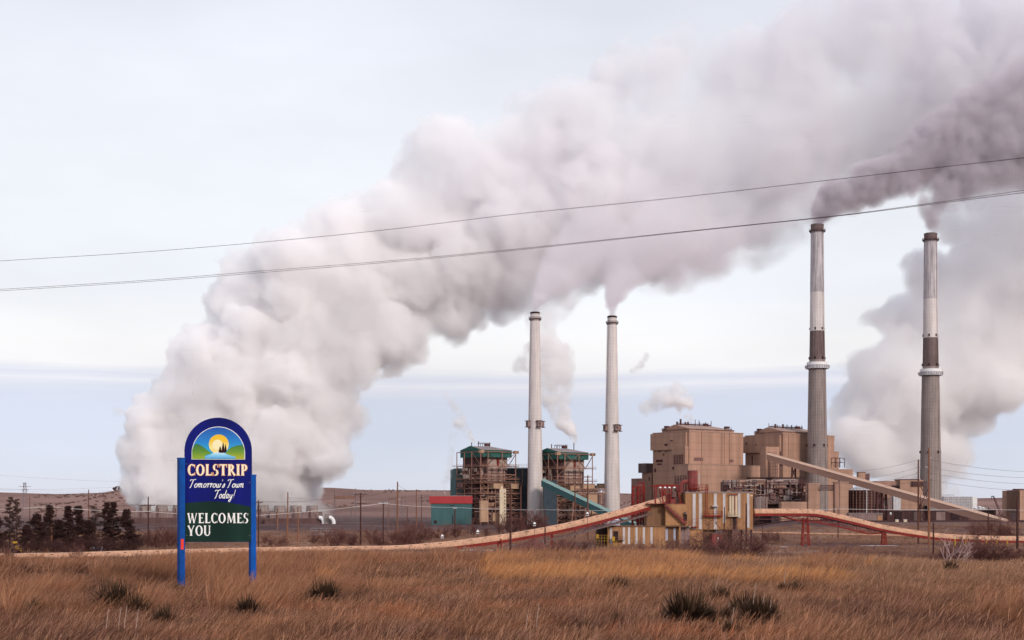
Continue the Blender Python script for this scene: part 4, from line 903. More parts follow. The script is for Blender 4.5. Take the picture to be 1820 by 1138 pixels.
# middle block with sloping top and chute
MB().box(fr, U(1182), -.05-.0, -1.2, 3.45, Z(934), Z(896)).build('middle_block', M['orange'], root)
MB().box(fr, U(1150), U(1182)-.02, 1.0, 8, Z(936), Z(897)).build('shaded_block', M['orange_sh'], root)  # left block's shade comes from the darkened ochre colour
MB().box(fr, U(1148), U(1219.5), -1.4, 8, Z(896)+.01, Z(895)).build('middle_roof', M['redrust'], root)
b = MB(); b.bar(fr.w(U(1180), -1.9, Z(898)), fr.w(U(1217.5), -1.9, Z(932)), 1.0, .8); railing(b, fr.w(U(1181), -2.4, Z(898)), fr.w(U(1218), -2.4, Z(931.5)), 1.1, 1.3, .1); b.build('stair_chute', M['redrust'], root)
b = MB(); b.box(fr, U(1214.5), U(1219.5), -1.9, -1.25, Z(926), Z(914)); b.build('window', M['dark2'], root); b = MB(); b.cyl(fr.w(U(1217), -1.8, 0), .7, .3, Z(912.5), Z(909.5), 12); b.build('vent_hood', M['conc_dk'], root)
# long low striped annex
MB().box(fr, U(1079.5), U(1181), -2.2, 6, -.5, Z(936)).build('annex_wall', M['orange'], root)
MB().box(fr, U(1078), U(1225), -2.6, 6.3, Z(936)+.01, Z(934.3)).build('annex_roof', M['orange_sh'], root)
MB().box(fr, U(1181)+.02, U(1206), -.8, 6, -.5, Z(936)).build('annex_shaded_wall', M['orange_sh'], root)  # set-back wall in darkened ochre: its shade is painted
MB().box(fr, U(1205), U(1207.5), -2.4, -1.9, -.5, Z(936)).build('corner_post', M['orange'], root)
for (a, c) in ((1084, 1088), (1107, 1111), (1116, 1120), (1129.5, 1133.3), (1142.5, 1146.3), (1156, 1160)): MB().box(fr, U(a, -2.3), U(c, -2.3), -2.3, -2.22, Z(967), Z(937)).build('annex_stripe', M['stripe'], root)
for (a, c) in ((1182.5, 1187), (1197, 1201)): MB().box(fr, U(a, -.9), U(c, -.9), -.9, -.82, Z(961), Z(938)).build('annex_stripe', M['stripe_b'], root)  # white strips tinted bluish, their shade put into the colour
b = MB()
for k in range(38): u = U(1080, -2.2)+(U(1181, -2.2)-U(1080, -2.2))*k/37; b.box(fr, u-.03, u+.03, -2.26, -2.205, 0, Z(937))
b.build('siding_rib', M['orange_sh'], root)
MB().box(fr, U(1208.5), U(1226), -.2, .38, -.4, Z(937.5)).build('roller_door', M['mauve'], root); MB().box(fr, U(1207.5), U(1227), -.8, .3, Z(937.4), Z(934.5)).build('door_hood', M['silver'], root)
MB().box(fr, U(1089), U(1097), -2.45, -2.21, Z(959), Z(944)).build('doorway', M['dark2'], root)
b = MB(); b.box(fr, U(1088), U(1107), -3.6, -2.5, Z(960.5), Z(959.7)); railing(b, fr.w(U(1088), -3.6, Z(959.7)), fr.w(U(1107), -3.6, Z(959.7)), 1.2, 1.0, .08); b.build('landing', M['steel_d'], root)
b = MB(); b.box(fr, U(1088, -4), U(1093, -4), -4.0, -3.7, Z(961.5), Z(953.5))
for u in (U(1088.5), U(1092.5)): b.bar(fr.w(u, -3.9, -.3), fr.w(u, -3.9, Z(961)), .18)
b.build('yellow_gate', M['yellow'], root)
b = MB()
for k in range(5): b.bar(fr.w(U(1058+k*4.8), -3, -.3), fr.w(U(1058+k*4.8), -3, Z(951)), .09)
for y in (951, 956, 961): b.bar(fr.w(U(1057), -3, Z(y)), fr.w(U(1079), -3, Z(y)), .08)
b.box(fr, U(1058.5), U(1062), -3.1, -2.9, Z(957), Z(949)); b.build('yellow_railing', M['yellow'], root)
MB().box(fr, U(1062), U(1079)-.02, .5, 6, -.4, Z(936)).build('side_opening', M['dark2'], root)
# things that stand on or beside the tipple
def frame_tower(name, label, fr, pxs, rows, v0, v1, w, m, seed, cat='lattice tower'):
    root = empty(name, fr.w(fr.U(pxs[0]), v0, rows[0] if rows[0] < 5 else 0)); tag(root, label, cat)
    b = steel_grid(fr, [fr.U(p) for p in pxs], [v0, v1], rows, w, .85, seed); b.build('lattice', M[m], root); return root
r_ = frame_tower('lattice_tower', 'red lattice tower with a stepped top left of the tipple', fr, (1131.5, 1141, 1152), [-.3]+[Z(y) for y in (955, 944, 932, 918, 905, 892, 878, 864)], 9, 12, .42, 'red', 3)
b = steel_grid(fr, [fr.U(1142), fr.U(1151.5)], [9.4, 11.6], [Z(864), Z(857)], .32, 1, 5); b.build('head_frame', M['red'], r_)
MB().cyl(fr.w(fr.U(1144.5), 10.5, 0), .9, .9, Z(864)+.1, Z(857.5), 14).build('head_pulley', M['mauve'], r_)
b = MB(); b.tube([fr.w(fr.U(1146), 9.6, .2), fr.w(fr.U(1146), 9.6, Z(866))], .32, 8); b.build('riser', M['redrust'], r_)
root = empty('head_frame', fr.w(U(1187), 3, Z(897))); tag(root, 'red splayed head frame with lamps on the tipple roof', 'head frame')
b = MB()
for v in (1.5, 6):
    for (a, c) in ((1168.5, 1166), (1177, 1180), (1181, 1188), (1195, 1193), (1205.5, 1211.5)):
        b.bar(fr.w(U(c), v, Z(896)), fr.w(U(a), v, Z(863)), .36)
    b.bar(fr.w(U(1161), v, Z(864)), fr.w(U(1207), v, Z(864)), .4); b.bar(fr.w(U(1168), v, Z(862)), fr.w(U(1206), v, Z(862)), .25)
    b.bar(fr.w(U(1180), v, Z(878)), fr.w(U(1200), v, Z(878)), .3); b.bar(fr.w(U(1181), v, Z(876)), fr.w(U(1194), v, Z(864)), .18)
for a in (1168.5, 1205.5): b.bar(fr.w(U(a), 1.5, Z(863)), fr.w(U(a), 6, Z(863)), .3)
b.build('frame', M['red'], root)
b = MB(); b.box(fr, U(1190), U(1203), 2, 5, Z(894), Z(879)); b.build('drive_house', M['redrust'], root); MB().cyl(fr.w(U(1199), 1.6, 0), .9, .9, Z(884), Z(874), 14).build('motor', M['maroon'], root)
for a in (1174.5, 1183, 1191, 1199.5): MB().cyl(fr.w(U(a), 1.3, 0), .55, .2, Z(867.6), Z(865), 10).build('lamp', M['white'], root)
root = empty('dust_collector', fr.w(U(1234.5), 4, Z(875))); tag(root, 'rust-red cylinder with railed base on the tipple roof', 'dust collector')
c = fr.w(U(1234.5), 4, 0); rr = 9.1*D/F; MB().cyl(c, rr, rr, Z(872), Z(837), 28).build('drum', M['redrust'], root, True); MB().cyl(c, rr*1.02, rr*1.02, Z(837)+.01, Z(836), 28).build('lid', M['maroon'], root); MB().ring(c, rr*1.01, rr*1.05, Z(848), Z(847), 28).build('band', M['maroon'], root)
MB().cyl(c, rr*.8, rr*.8, Z(875)+.05, Z(872.01), 20).build('skirt', M['dark2'], root)
b = MB(); b.ring(c, rr, rr+.7, Z(868.4), Z(867.4), 20)
for k in range(14): a = 2*math.pi*k/14; q = Vector((c.x+math.cos(a)*(rr+.6), c.y+math.sin(a)*(rr+.6), Z(868))); b.bar(q, q+Vector((0,0,1.5)), .12); b.bar(q, q-Vector((0,0,1.2)), .14)
b.ring(c, rr+.55, rr+.66, Z(868)+1.4, Z(868)+1.5, 20); b.build('railing', M['red'], root)
b = MB(); b.tube([fr.w(U(1214), 4, Z(876)), fr.w(U(1214), 4, Z(864)), fr.w(U(1215.5), 4, Z(859)), fr.w(U(1219), 4, Z(856.2)), fr.w(U(1226), 4, Z(855.5))], .75, 12); b.build('elbow_duct', M['redrust'], root, True)
b = MB(); b.bar(fr.w(U(1245), 2.5, Z(874)), fr.w(U(1245), 2.5, Z(842)), .2); b.build('mast', M['silver'], root)
root = empty('roof_railing', fr.w(U(1251), 2, Z(875))); tag(root, 'red railed deck on the tipple roof right of the rust-red cylinder', 'railed deck')
b = MB(); b.box(fr, U(1243), U(1259), .5, 4, Z(872), Z(870.5)); railing(b, fr.w(U(1243), .5, Z(870.5)), fr.w(U(1259), .5, Z(870.5)), 1.7, 1.0, .14); railing(b, fr.w(U(1259), .5, Z(870.5)), fr.w(U(1259), 4, Z(870.5)), 1.7, 1.2, .14)
for a in (1243.5, 1258.5): b.bar(fr.w(U(a), 1, Z(874.3)), fr.w(U(a), 1, Z(872)), .3)
b.build('deck', M['red'], root)
root = empty('hopper', fr.w(U(1274), -3, 0)); tag(root, 'rusty square hopper under the stilted end of the tipple', 'hopper')
MB().box(fr, U(1265, -3), U(1283, -3), -3, -.2, -.3, Z(949)).build('bin', M['redrust'], root); MB().box(fr, U(1264.4, -3.1), U(1283.6, -3.1), -3.15, -.1, Z(949)+.01, Z(947.5)).build('rim', M['conc_dk'], root)
b = MB(); b.box(fr, U(1275.5, -3.1), U(1277, -3.1), -3.08, -3.02, Z(962), Z(955)); b.build('placard', M['white'], root)
MB().box(fr, U(1270), U(1283), -2, 0, Z(947.4), Z(943)).build('feeder', M['conc_dk'], root)
# green-roofed hut behind the annex
root, fr2 = simple('hut', 'small pale hut behind the striped annex, under the sloping teal gallery', 'hut', 560, [(1087, 1102, 925, 937, 0, 5, 'wall', 'stripe_b')])
b = MB(); ue = fr2.U(1102); b.add([fr2.w(-.3, -.3, fr2.Z(925)), fr2.w(ue+.3, -.3, fr2.Z(925)), fr2.w(ue+.3, 5.3, fr2.Z(925)), fr2.w(-.3, 5.3, fr2.Z(925)), fr2.w(ue*.3, 2.5, fr2.Z(922)), fr2.w(ue*.8, 2.5, fr2.Z(922))], [(0,1,5,4), (1,2,5), (2,3,4,5), (3,0,4), (3,2,1,0)]); b.build('roof', M['silver'], root)
# box cars / trailers and machinery at the left behind the trees
root, fr2 = simple('trailer', 'white flat-roofed trailer behind the conveyor among the left trees', 'trailer', 412, [(159.5, 175, 972, 980, 0, 2.4, 'body', 'stripe_b'), (175.02, 180, 972.5, 980, .1, 2.4, 'cab_end', 'silver')])
root = empty('loader', P(33, 975, 408)); tag(root, 'yellow wheeled loader half hidden by trees at the far left', 'loader')
fr2 = Frame(22, 408, 0); part_box(root, fr2, 22.5, 29, 962.5, 966, 0, 1, 'cab_roof', 'yellow'); part_box(root, fr2, 23.5, 28, 966, 972, .1, .9, 'cab', 'dark2')
b = MB(); b.bar(fr2.w(fr2.U(28), -.3, fr2.Z(972)), fr2.w(fr2.U(40), -.3, fr2.Z(979)), .6, .8); b.build('lift_arm', M['yellow'], root); b = MB()
for p in (24, 34): 
    c = fr2.w(fr2.U(p), -.2, fr2.Z(979)); b.tube([c, c+Vector((0, .5, 0))], .75, 14)
b.build('wheel', M['dark2'], root)

M['snow'] = mat('old_snow', (.70,.68,.72), var=.1, scale=1.5, bump=.4)
SNOW = []
def snow(px, py, wpx, D, label, depth=None):
    if D is None:
        D = F*2.55/(py-HY)
        for _ in range(4): D = F*(EYE-hz((px-CX)/F*D, D))/(py-HY)
    x = (px-CX)/F*D; w = wpx/2*D/F; dp = depth or w*.7; SNOW.append((x, D, max(w, dp))); n = 26; rnd = random.Random(int(px)); V = [(x, D, hz(x, D)+.07)]
    for k in (.55, 1.0):
        for j in range(n): a = 2*math.pi*j/n; r = k*(1+.28*math.sin(3*a+px)+.22*rnd.uniform(-1, 1)); xx, yy = x+w*r*math.cos(a), D+dp*r*math.sin(a); V.append((xx, yy, hz(xx, yy)+(.055 if k < 1 else -.01)))
    Fc = [(0, 1+j, 1+(j+1) % n) for j in range(n)]+[(1+j, 1+n+j, 1+n+(j+1) % n, 1+(j+1) % n) for j in range(n)]
    b = MB(); b.add(V, Fc); tag(b.build('snow_patch', M['snow'], smooth=True), label, 'snow patch', 'old snow patches')
snow(505, 1022, 26, None, 'small snow patch in the grass right of the right signpost'); snow(322, 1066, 40, None, 'thin snow patch in front of the left signpost'); snow(378, 1057, 20, None, 'tiny snow patch between the signposts'); snow(1218, 1022, 14, None, 'tiny snow scrap in the grass below the tipple'); snow(148, 1074, 14, None, 'tiny snow scrap in the dark grass at the left')
snow(845, 975.5, 60, 455, 'long snow strip in the yard under the low end of the climbing conveyor', 3); snow(1045, 977, 50, 450, 'long snow strip in the yard left of the striped annex', 2.5); snow(1560, 968.5, 70, 505, 'long snow strip beside the short red trestle', 2.5); snow(1392, 972, 18, 490, 'short snow strip right of the tipple stilts', 2)
# ================================================================ trees and bare shrubs
def np_mesh(name, v, f, m, attr=None):
    me = bpy.data.meshes.new(name); v = np.asarray(v, np.float32); f = np.asarray(f, np.int32); k = f.shape[1]
    me.vertices.add(len(v)); me.vertices.foreach_set('co', v.ravel()); me.loops.add(f.size); me.loops.foreach_set('vertex_index', f.ravel())
    me.polygons.add(len(f)); me.polygons.foreach_set('loop_start', np.arange(0, f.size, k)); me.polygons.foreach_set('loop_total', np.full(len(f), k, np.int32)); me.update(calc_edges=True)
    for ms in (m if isinstance(m, (list, tuple)) else [m]): me.materials.append(ms)
    if attr is not None:
        a = me.attributes.new('tone', 'FLOAT', 'POINT'); a.data.foreach_set('value', np.asarray(attr, np.float32))
    return me
def leaf_mat(name, c1, c2, c3, rough=.9, scale=.35, trans=0.0):
    """colour varies with a per-plant random, a world-space noise and the 'tone' attribute"""
    m = bpy.data.materials.new(name); m.use_nodes = True; t = m.node_tree; N = t.nodes.new; L = t.links.new
    b = t.nodes['Principled BSDF']; b.inputs['Roughness'].default_value = rough; b.inputs['Specular IOR Level'].default_value = .15
    at = N('ShaderNodeAttribute'); at.attribute_name = 'tone'; geo = N('ShaderNodeNewGeometry')
    n = N('ShaderNodeTexNoise'); n.inputs['Scale'].default_value = scale; n.inputs['Detail'].default_value = 4; L(geo.outputs['Position'], n.inputs['Vector'])
    r = N('ShaderNodeMapRange'); r.inputs[1].default_value = .35; r.inputs[2].default_value = .65; L(n.outputs[0], r.inputs[0])
    a = ramp_mix(t, r.outputs[0], c1, c2); c = ramp_mix(t, at.outputs['Fac'], a, c3); L(c, b.inputs['Base Color'])
    return m
MV = dict(bark=mat('dark_bark', (.085,.045,.04), var=.3, scale=3), twig=leaf_mat('bare_twigs', (.085,.030,.028), (.15,.065,.055), (.21,.10,.085)),
          dark_twig=leaf_mat('dark_bare_twigs', (.035,.014,.015), (.065,.027,.026), (.10,.05,.045)), pale_twig=leaf_mat('pale_bare_twigs', (.30,.18,.16), (.40,.26,.24), (.48,.34,.32)), needle=leaf_mat('dark_needles', (.020,.008,.009), (.038,.017,.016), (.070,.036,.030)),
          grey_needle=leaf_mat('brownish_needles', (.05,.026,.024), (.085,.045,.040), (.13,.078,.068)))
def branch_mesh(segs, sides=3):
    """segs: list of (p, q, r0, r1) -> verts, quads (vectorised)"""
    P0 = np.array([s[0] for s in segs]); P1 = np.array([s[1] for s in segs]); R0 = np.array([s[2] for s in segs]); R1 = np.array([s[3] for s in segs])
    d = P1-P0; d /= np.linalg.norm(d, axis=1, keepdims=True)+1e-9
    ref = np.where(np.abs(d[:, 2:3]) > .9, np.array([[1., 0, 0]]), np.array([[0, 0, 1.]])); x = np.cross(d, ref); x /= np.linalg.norm(x, axis=1, keepdims=True); y = np.cross(d, x)
    V = []
    for (Pp, Rr) in ((P0, R0), (P1, R1)):
        for j in range(sides):
            a = 2*math.pi*j/sides; V.append(Pp+(x*math.cos(a)+y*math.sin(a))*Rr[:, None])
    V = np.stack(V, 1); n = len(segs); base = np.arange(n)*2*sides
    Fq = np.concatenate([np.stack([base+j, base+(j+1) % sides, base+sides+(j+1) % sides, base+sides+j], 1) for j in range(sides)])
    return V.reshape(-1, 3), Fq
def shrub_segments(rnd, h, stems, spread, levels, twig_r, lean=0.15, n_kids=(3, 5)):
    segs = []
    def grow(p, d, L_, r, lv):
        n = 3; kids = []
        for i in range(n):
            d = (d+Vector((rnd.gauss(0, .16), rnd.gauss(0, .16), rnd.gauss(.03, .10)))).normalized(); q = p+d*(L_/n); r2 = max(twig_r*.6, r*(1-.22)); segs.append((tuple(p), tuple(q), r, r2)); kids.append((q, d, r2)); p, r = q, r2
        if lv > 0:
            for _ in range(rnd.randint(*n_kids)):
                q, dd, rr = rnd.choice(kids); a = Vector((rnd.gauss(0, 1), rnd.gauss(0, 1), rnd.gauss(.25, .7))).normalized()
                grow(q, (dd*.75+a*.75).normalized(), L_*rnd.uniform(.5, .8), max(twig_r, rr*.6), lv-1)
    for _ in range(stems):
        a = rnd.uniform(0, 2*math.pi); k = rnd.uniform(.1, 1)*spread
        grow(Vector((math.cos(a)*k*.25, math.sin(a)*k*.25, -.1)), Vector((math.cos(a)*k+lean, math.sin(a)*k, 1)).normalized(), h*rnd.uniform(.35, .55), twig_r*3.2, levels)
    return segs
def crown_leaves(rnd, pts, n, size, flat=.5, droop=.2):
    """n small blade-like faces around the given (centre, radius) clumps"""
    c = np.array([p[0] for p in pts]); rr = np.array([p[1] for p in pts]); w = rr**2; g = np.random.default_rng(rnd.randint(0, 9999)); k = g.choice(len(pts), n, p=w/w.sum())
    o = g.normal(size=(n, 3)); o /= np.linalg.norm(o, axis=1, keepdims=True); o *= (g.uniform(0, 1, (n, 1))**.45); o[:, 2] *= flat
    ctr = c[k]+o*rr[k][:, None]; d = g.normal(size=(n, 3)); d[:, 2] -= droop; d /= np.linalg.norm(d, axis=1, keepdims=True); e = np.cross(d, g.normal(size=(n, 3))); e /= np.linalg.norm(e, axis=1, keepdims=True)
    s = size*g.uniform(.5, 1.4, (n, 1)); v = np.stack([ctr-d*s, ctr+e*s*.42, ctr+d*s, ctr-e*s*.42], 1).reshape(-1, 3); f = np.arange(4*n).reshape(-1, 4)
    return v, f, np.repeat(np.clip(g.normal(.35, .3, n), 0, 1), 4)
def make_shrub(seed, h, stems, spread, levels, twig_r, m='twig', kids=(3, 5)):
    rnd = random.Random(seed); sg = shrub_segments(rnd, h, stems, spread, levels, twig_r, n_kids=kids); v, f = branch_mesh(sg)
    tone = np.clip(v[:, 2]/h, 0, 1)*.6
    return np_mesh('bare_shrub', v, f, MV[m], tone)
SH = [make_shrub(11, 2.6, 9, .9, 3, .014), make_shrub(12, 2.2, 12, 1.2, 3, .013), make_shrub(13, 3.2, 7, .6, 3, .016), make_shrub(14, 2.0, 10, 1.5, 3, .013)]
SHD = [make_shrub(21+k, h_, st, sp_, 3, tw, 'dark_twig') for k, (h_, st, sp_, tw) in enumerate(((2.6, 9, .9, .014), (2.2, 12, 1.2, .013), (3.2, 7, .6, .016), (2.0, 10, 1.5, .013)))]
def put_shrub(me, x, y, s, label, rz, group, cat='shrub', name='bare_shrub', sz=None):
    o = bpy.data.objects.new(name, me); COL.objects.link(o); o.location = (x, y, hz(x, y)-.05); o.rotation_euler = (0, 0, rz); o.scale = (s, s, sz or s); tag(o, label, cat, group); return o
rs = random.Random(5)
def shrub_run(spec, label, group, n, big=True):
    pass
# (px, D, top row, place words)
shrubs = [
 (1084, 80, 966, 'bare dark shrub before the left end of the striped annex'), (1118, 78, 961, 'bare dark shrub before the striped annex, second from its left end'), (1146, 80, 945, 'tall bare shrub before the middle of the striped annex'),
 (1168, 83, 954, 'bare dark shrub before the right half of the striped annex'), (1196, 79, 960, 'low bare shrub left of the grey roller door of the tipple'), (1219, 80, 949, 'bare shrub in front of the grey roller door of the tipple'), (1241, 77, 945, 'wide bare shrub just right of the grey roller door'), (1264, 80, 944, 'bare shrub left of the rusty hopper'),
 (1288, 76, 922, 'tallest bare shrub, branching in front of the tipple doorway'), (1310, 79, 934, 'bare shrub before the right stilts of the tipple'), (1332, 80, 950, 'bare shrub just right of the tipple stilts'),
 (1358, 82, 968, 'low bare shrub left of the tall red trestle'), (1399, 84, 971, 'low bare shrub beside the tall red trestle'), (1462, 83, 972, 'low bare shrub right of the tall red trestle'), (1492, 78, 954, 'dense bare shrub between the two red trestles'), (1526, 80, 968, 'low bare shrub left of the short red trestle'),
 (1560, 80, 968, 'low bare shrub under the short red trestle'), (1592, 80, 972, 'low bare shrub right of the short red trestle'), (1632, 80, 974, 'low bare shrub at the foot of the twin tall poles'),
 (1706, 72, 950, 'spreading bare shrub behind the pale twiggy bush'), (1734, 71, 932, 'broad tall bare shrub below the yellow marker posts'), (1766, 69, 948, 'dense bare shrub left of the dark pole near the right edge'), (1796, 68, 955, 'dense bare shrub close to the right edge of the view'), (1676, 76, 962, 'thin bare shrub left of the pale twiggy bush'), (1828, 69, 950, 'bare shrub cut by the right edge of the view'),
 (842, 84, 974, 'low bare shrub under the climbing conveyor, left of the low trestle'), (868, 84, 972, 'low bare shrub under the low dark red trestle'), (932, 83, 968, 'bare shrub right of the tall dark pole before the conveyor'), (960, 82, 962, 'bare shrub before the red cinder heap'), (1004, 81, 950, 'bare shrub under the climbing conveyor below the white chimney'), (1030, 80, 944, 'bare shrub under the conveyor near the lattice towers'), (1058, 81, 958, 'bare shrub at the yellow railing of the annex'),
 (812, 86, 973, 'low bare shrub beyond the crest below the floodlights'), (700, 84, 976, 'low bare shrub before the long conveyor, right of three poles'), (20, 84, 955, 'bare bush at the left edge before the conveyor'),
]
for i, (px, D, yt, lab) in enumerate(shrubs):
    x = (px-CX)/F*D; me = SH[i % 4]; hh = (2.6, 2.2, 3.2, 2.0)[i % 4]*.98
    h = EYE-(yt-HY)/F*D-hz(x, D)
    put_shrub(me, x, D, h/hh, lab, rs.uniform(0, 6), 'bare shrubs along the foot of the grassy rise')
far_shrubs = [(592, 470, 8.5), (610, 520, 7), (628, 480, 7.5), (662, 500, 9.5), (676, 470, 7), (700, 520, 8), (718, 480, 11), (733, 500, 12), (748, 520, 9.5), (765, 560, 8), (785, 600, 8), (575, 500, 6), (556, 520, 5.5), (505, 500, 5), (486, 480, 5.5), (470, 520, 5), (812, 620, 8), (838, 660, 9), (905, 700, 12), (925, 705, 14), (942, 690, 15), (884, 720, 9), (958, 720, 10), (862, 640, 7),
              (238, 470, 8), (8, 412, 7.3), (40, 408, 5.9), (54, 415, 6.6), (76, 410, 5.9), (98, 420, 6.6), (112, 405, 7.3), (132, 408, 6.3), (150, 410, 7.3), (166, 420, 7.9), (182, 408, 7.9), (200, 416, 5.9), (214, 415, 5.9), (236, 418, 5.3), (276, 465, 9.5), (292, 455, 10.5), (305, 480, 9.0), (318, 470, 7.0), (252, 500, 7), (1750, 560, 12), (1735, 570, 10), (1775, 560, 12), (1790, 580, 10), (1340, 520, 5), (1365, 540, 6), (1382, 530, 6)]
wher = lambda px: ('among the left conifers' if px < 220 else 'left of the welcome sign' if px < 330 else 'beyond the long conveyor between the near poles' if px < 690 else 'left of the red-banded shed' if px < 790 else 'in front of the green-roofed boiler houses' if px < 1000 else 'near the tall red trestle' if px < 1500 else 'above the dipped right conveyor')
cnt = {}
for i, (px, D, h) in enumerate(far_shrubs):
    x = (px-CX)/F*D; me = (SHD if px < 260 else SH)[(i*3+1) % 4]; hh = (2.6, 2.2, 3.2, 2.0)[(i*3+1) % 4]*1.05; w = wher(px); cnt[w] = cnt.get(w, 0)+1
    nth = ['first', 'second', 'third', 'fourth', 'fifth', 'sixth', 'seventh', 'eighth', 'ninth', 'tenth', 'eleventh', 'twelfth', 'thirteenth', 'fourteenth', 'fifteenth'][cnt[w]-1]
    put_shrub(me, x, D, h/hh*.8, '%s bare thicket tree, counted as built, %s' % (nth, w), rs.uniform(0, 6), 'bare thickets on the plain '+w, cat='bare tree', name='bare_tree', sz=h/hh)
# pale twiggy bush with a shrubby base at the right, on the rise
me = make_shrub(31, 2.6, 5, 1.3, 2, .016, 'pale_twig', (2, 4)); x = (1692-CX)/F*66; put_shrub(me, x, 66, 1.0, 'pale bare bush with few long silvery branches at the right', .4, None)
# leafless small tree before the conveyor at the left
me = make_shrub(32, 3.0, 3, .7, 4, .012, 'twig', (3, 4)); put_shrub(me, (127-CX)/F*72, 72, .62, 'small dark bare tree before the conveyor at the far left', 1.0, None, cat='bare tree', name='bare_tree')
# pines and dark conifers, left
def conifer(px, D, ytop, w_px, label, seed, kind='dense', z0=None):
    rnd = random.Random(seed); x = (px-CX)/F*D; g = hz(x, D); zt = EYE-(ytop-HY)/F*D; h = zt-g; wd = w_px/2*D/F*1.25
    root = empty('conifer_tree' if kind != 'far' else 'pine_tree', (x, D, g)); tag(root, label, 'tree', 'dark conifers behind the left conveyor')
    segs = [((0, 0, -.3), (rnd.gauss(0, .1), 0, h*.5), .28, .16), ((0, 0, h*.5), (rnd.gauss(0, .15), 0, h*.98), .16, .03)]; cl = []
    n = 26 if kind == 'dense' else 22
    for i in range(n):
        t = (i+.5)/n; z = h*(.10+.88*t) if kind == 'dense' else h*(.22+.76*t)
        prof = (1-t)**.62*(.75+.25*math.sin(7*t+seed)) if kind == 'dense' else (.45+.4*math.sin(math.pi*min(1, t*1.15)))*(1-t*.45)
        prof *= (.35+.65*min(1, t*5))
        for k in range(3 if kind == 'dense' else 2):
            a = rnd.uniform(0, 6.28); L_ = wd*1.35*prof*rnd.uniform(.45, 1.3); q = (math.cos(a)*L_, math.sin(a)*L_, z+rnd.uniform(-.05, .12)*h*.3)
            segs.append(((0, 0, z-.2), q, .06, .02)); m_ = tuple(.65*c for c in q[:2])+(z*.4+q[2]*.6,)
            cl += [(q, wd*.20+.25), (m_, wd*.27+.25)]
    cl.append(((0, 0, h*.97), .35))
    v, f = branch_mesh(segs, 4); t_ = bpy.data.objects.new('trunk', np_mesh('trunk', v, f, MV['bark'])); COL.objects.link(t_); t_.parent = root
    v, f, tn = crown_leaves(rnd, cl, 9000 if kind == 'dense' else 3000, .22, .42)
    c_ = bpy.data.objects.new('crown', np_mesh('crown', v, f, MV['needle' if kind == 'dense' else 'grey_needle'], tn)); COL.objects.link(c_); c_.parent = root
    return root
conifer(17, 430, 882, 18, 'thin straggly conifer at the far left, taller of a pair', 1, 'thin'); conifer(29, 426, 887, 20, 'thin straggly conifer at the far left, shorter of a pair', 2, 'thin')
conifer(-6, 425, 920, 34, 'dark conifer cut by the left edge of the view', 3); conifer(65, 425, 914, 38, 'broad low dark conifer right of the straggly pair', 4); conifer(88, 440, 898, 32, 'pointed dark conifer behind the light brown pole', 5)
conifer(121, 436, 899, 26, 'dark conifer with open lower boughs right of the light brown pole', 6); conifer(139, 446, 899, 30, 'broad dark conifer left of the greyish one', 7); conifer(169, 450, 899, 30, 'greyish brown conifer in the left grove', 8, 'thin')
conifer(190, 440, 892, 20, 'dark blunt-topped conifer in the left grove', 9); conifer(202, 444, 891, 24, 'tallest blunt dark conifer in the left grove', 10); conifer(225, 436, 906, 34, 'lone layered conifer at the right end of the left grove', 11); conifer(48, 450, 935, 30, 'low dark conifer between the straggly pair and the broad one', 12); conifer(105, 450, 925, 32, 'low dark conifer in the middle of the left grove', 13); conifer(157, 440, 925, 30, 'low dark conifer behind the white trailer', 15)
for i, (px, yt, w) in enumerate(((205, 875, 8), (211, 875, 7), (227, 870, 6), (231, 867.5, 7), (236, 867, 7), (245, 869, 6), (249, 868, 5))):
    D = 4300; x = (px-CX)/F*D; g = hz(x, D); rnd = random.Random(50+i); h = min(26, max(13, EYE-(yt-HY)/F*D-g))
    root = empty('pine_tree', (x, D, g)); tag(root, 'pine on the far bluff left of the plume, %s from its left end' % ['first', 'second', 'third', 'fourth', 'fifth', 'sixth', 'seventh'][i], 'tree', 'pines on the far bluff')
    v, f = branch_mesh([((0, 0, -1), (0, 0, h*.9), .5, .2)], 4); t_ = bpy.data.objects.new('trunk', np_mesh('trunk', v, f, MV['bark'])); COL.objects.link(t_); t_.parent = root
    cl = [((rnd.gauss(0, 2), rnd.gauss(0, 1.5), h*(.2+.72*k/7)), (1-k/9)*w*.62) for k in range(8)]; v, f, tn = crown_leaves(rnd, cl, 900, 1.4, .8); c_ = bpy.data.objects.new('crown', np_mesh('crown', v, f, MV['grey_needle'], tn)); COL.objects.link(c_); c_.parent = root

# ---------------------------------------------------------------- yucca
ym = leaf_mat('yucca_leaves', (.012,.006,.005), (.030,.017,.011), (.11,.062,.035), scale=2)
def yucca_mesh(seed, n=150, L_=.5):
    g = np.random.default_rng(seed); az = g.uniform(0, 6.283, n); el = np.arcsin(g.uniform(.02, 1, n)); d = np.stack([np.cos(az)*np.cos(el), np.sin(az)*np.cos(el), np.sin(el)], 1)
    o = np.stack([g.normal(0, .09, n), g.normal(0, .07, n), np.full(n, .02)], 1); s = np.cross(d, [[0, 0, 1.]]); s /= np.linalg.norm(s, axis=1, keepdims=True)+1e-6; ll = L_*g.uniform(.7, 1.15, n); V = []; T = []
    for t, w in ((0, .014), (.5, .012), (1, .002)): c = o+d*(ll*t)[:, None]; c[:, 2] -= ll*t*t*.12*(1-el/1.6); V += [c-s*w, c+s*w]; T += [np.full(n, t*.7)]*2
    V = np.stack(V, 1); b = np.arange(n)*6; Fq = np.concatenate([np.stack([b+2*k, b+2*k+1, b+2*k+3, b+2*k+2], 1) for k in (0, 1)]); return np_mesh('yucca', V.reshape(-1, 3), Fq, ym, np.clip(np.stack(T, 1)+g.normal(0, .2, (n, 1)), 0, 1).ravel())
YM = [yucca_mesh(s, n) for s, n in ((1, 520), (2, 460), (3, 400))]
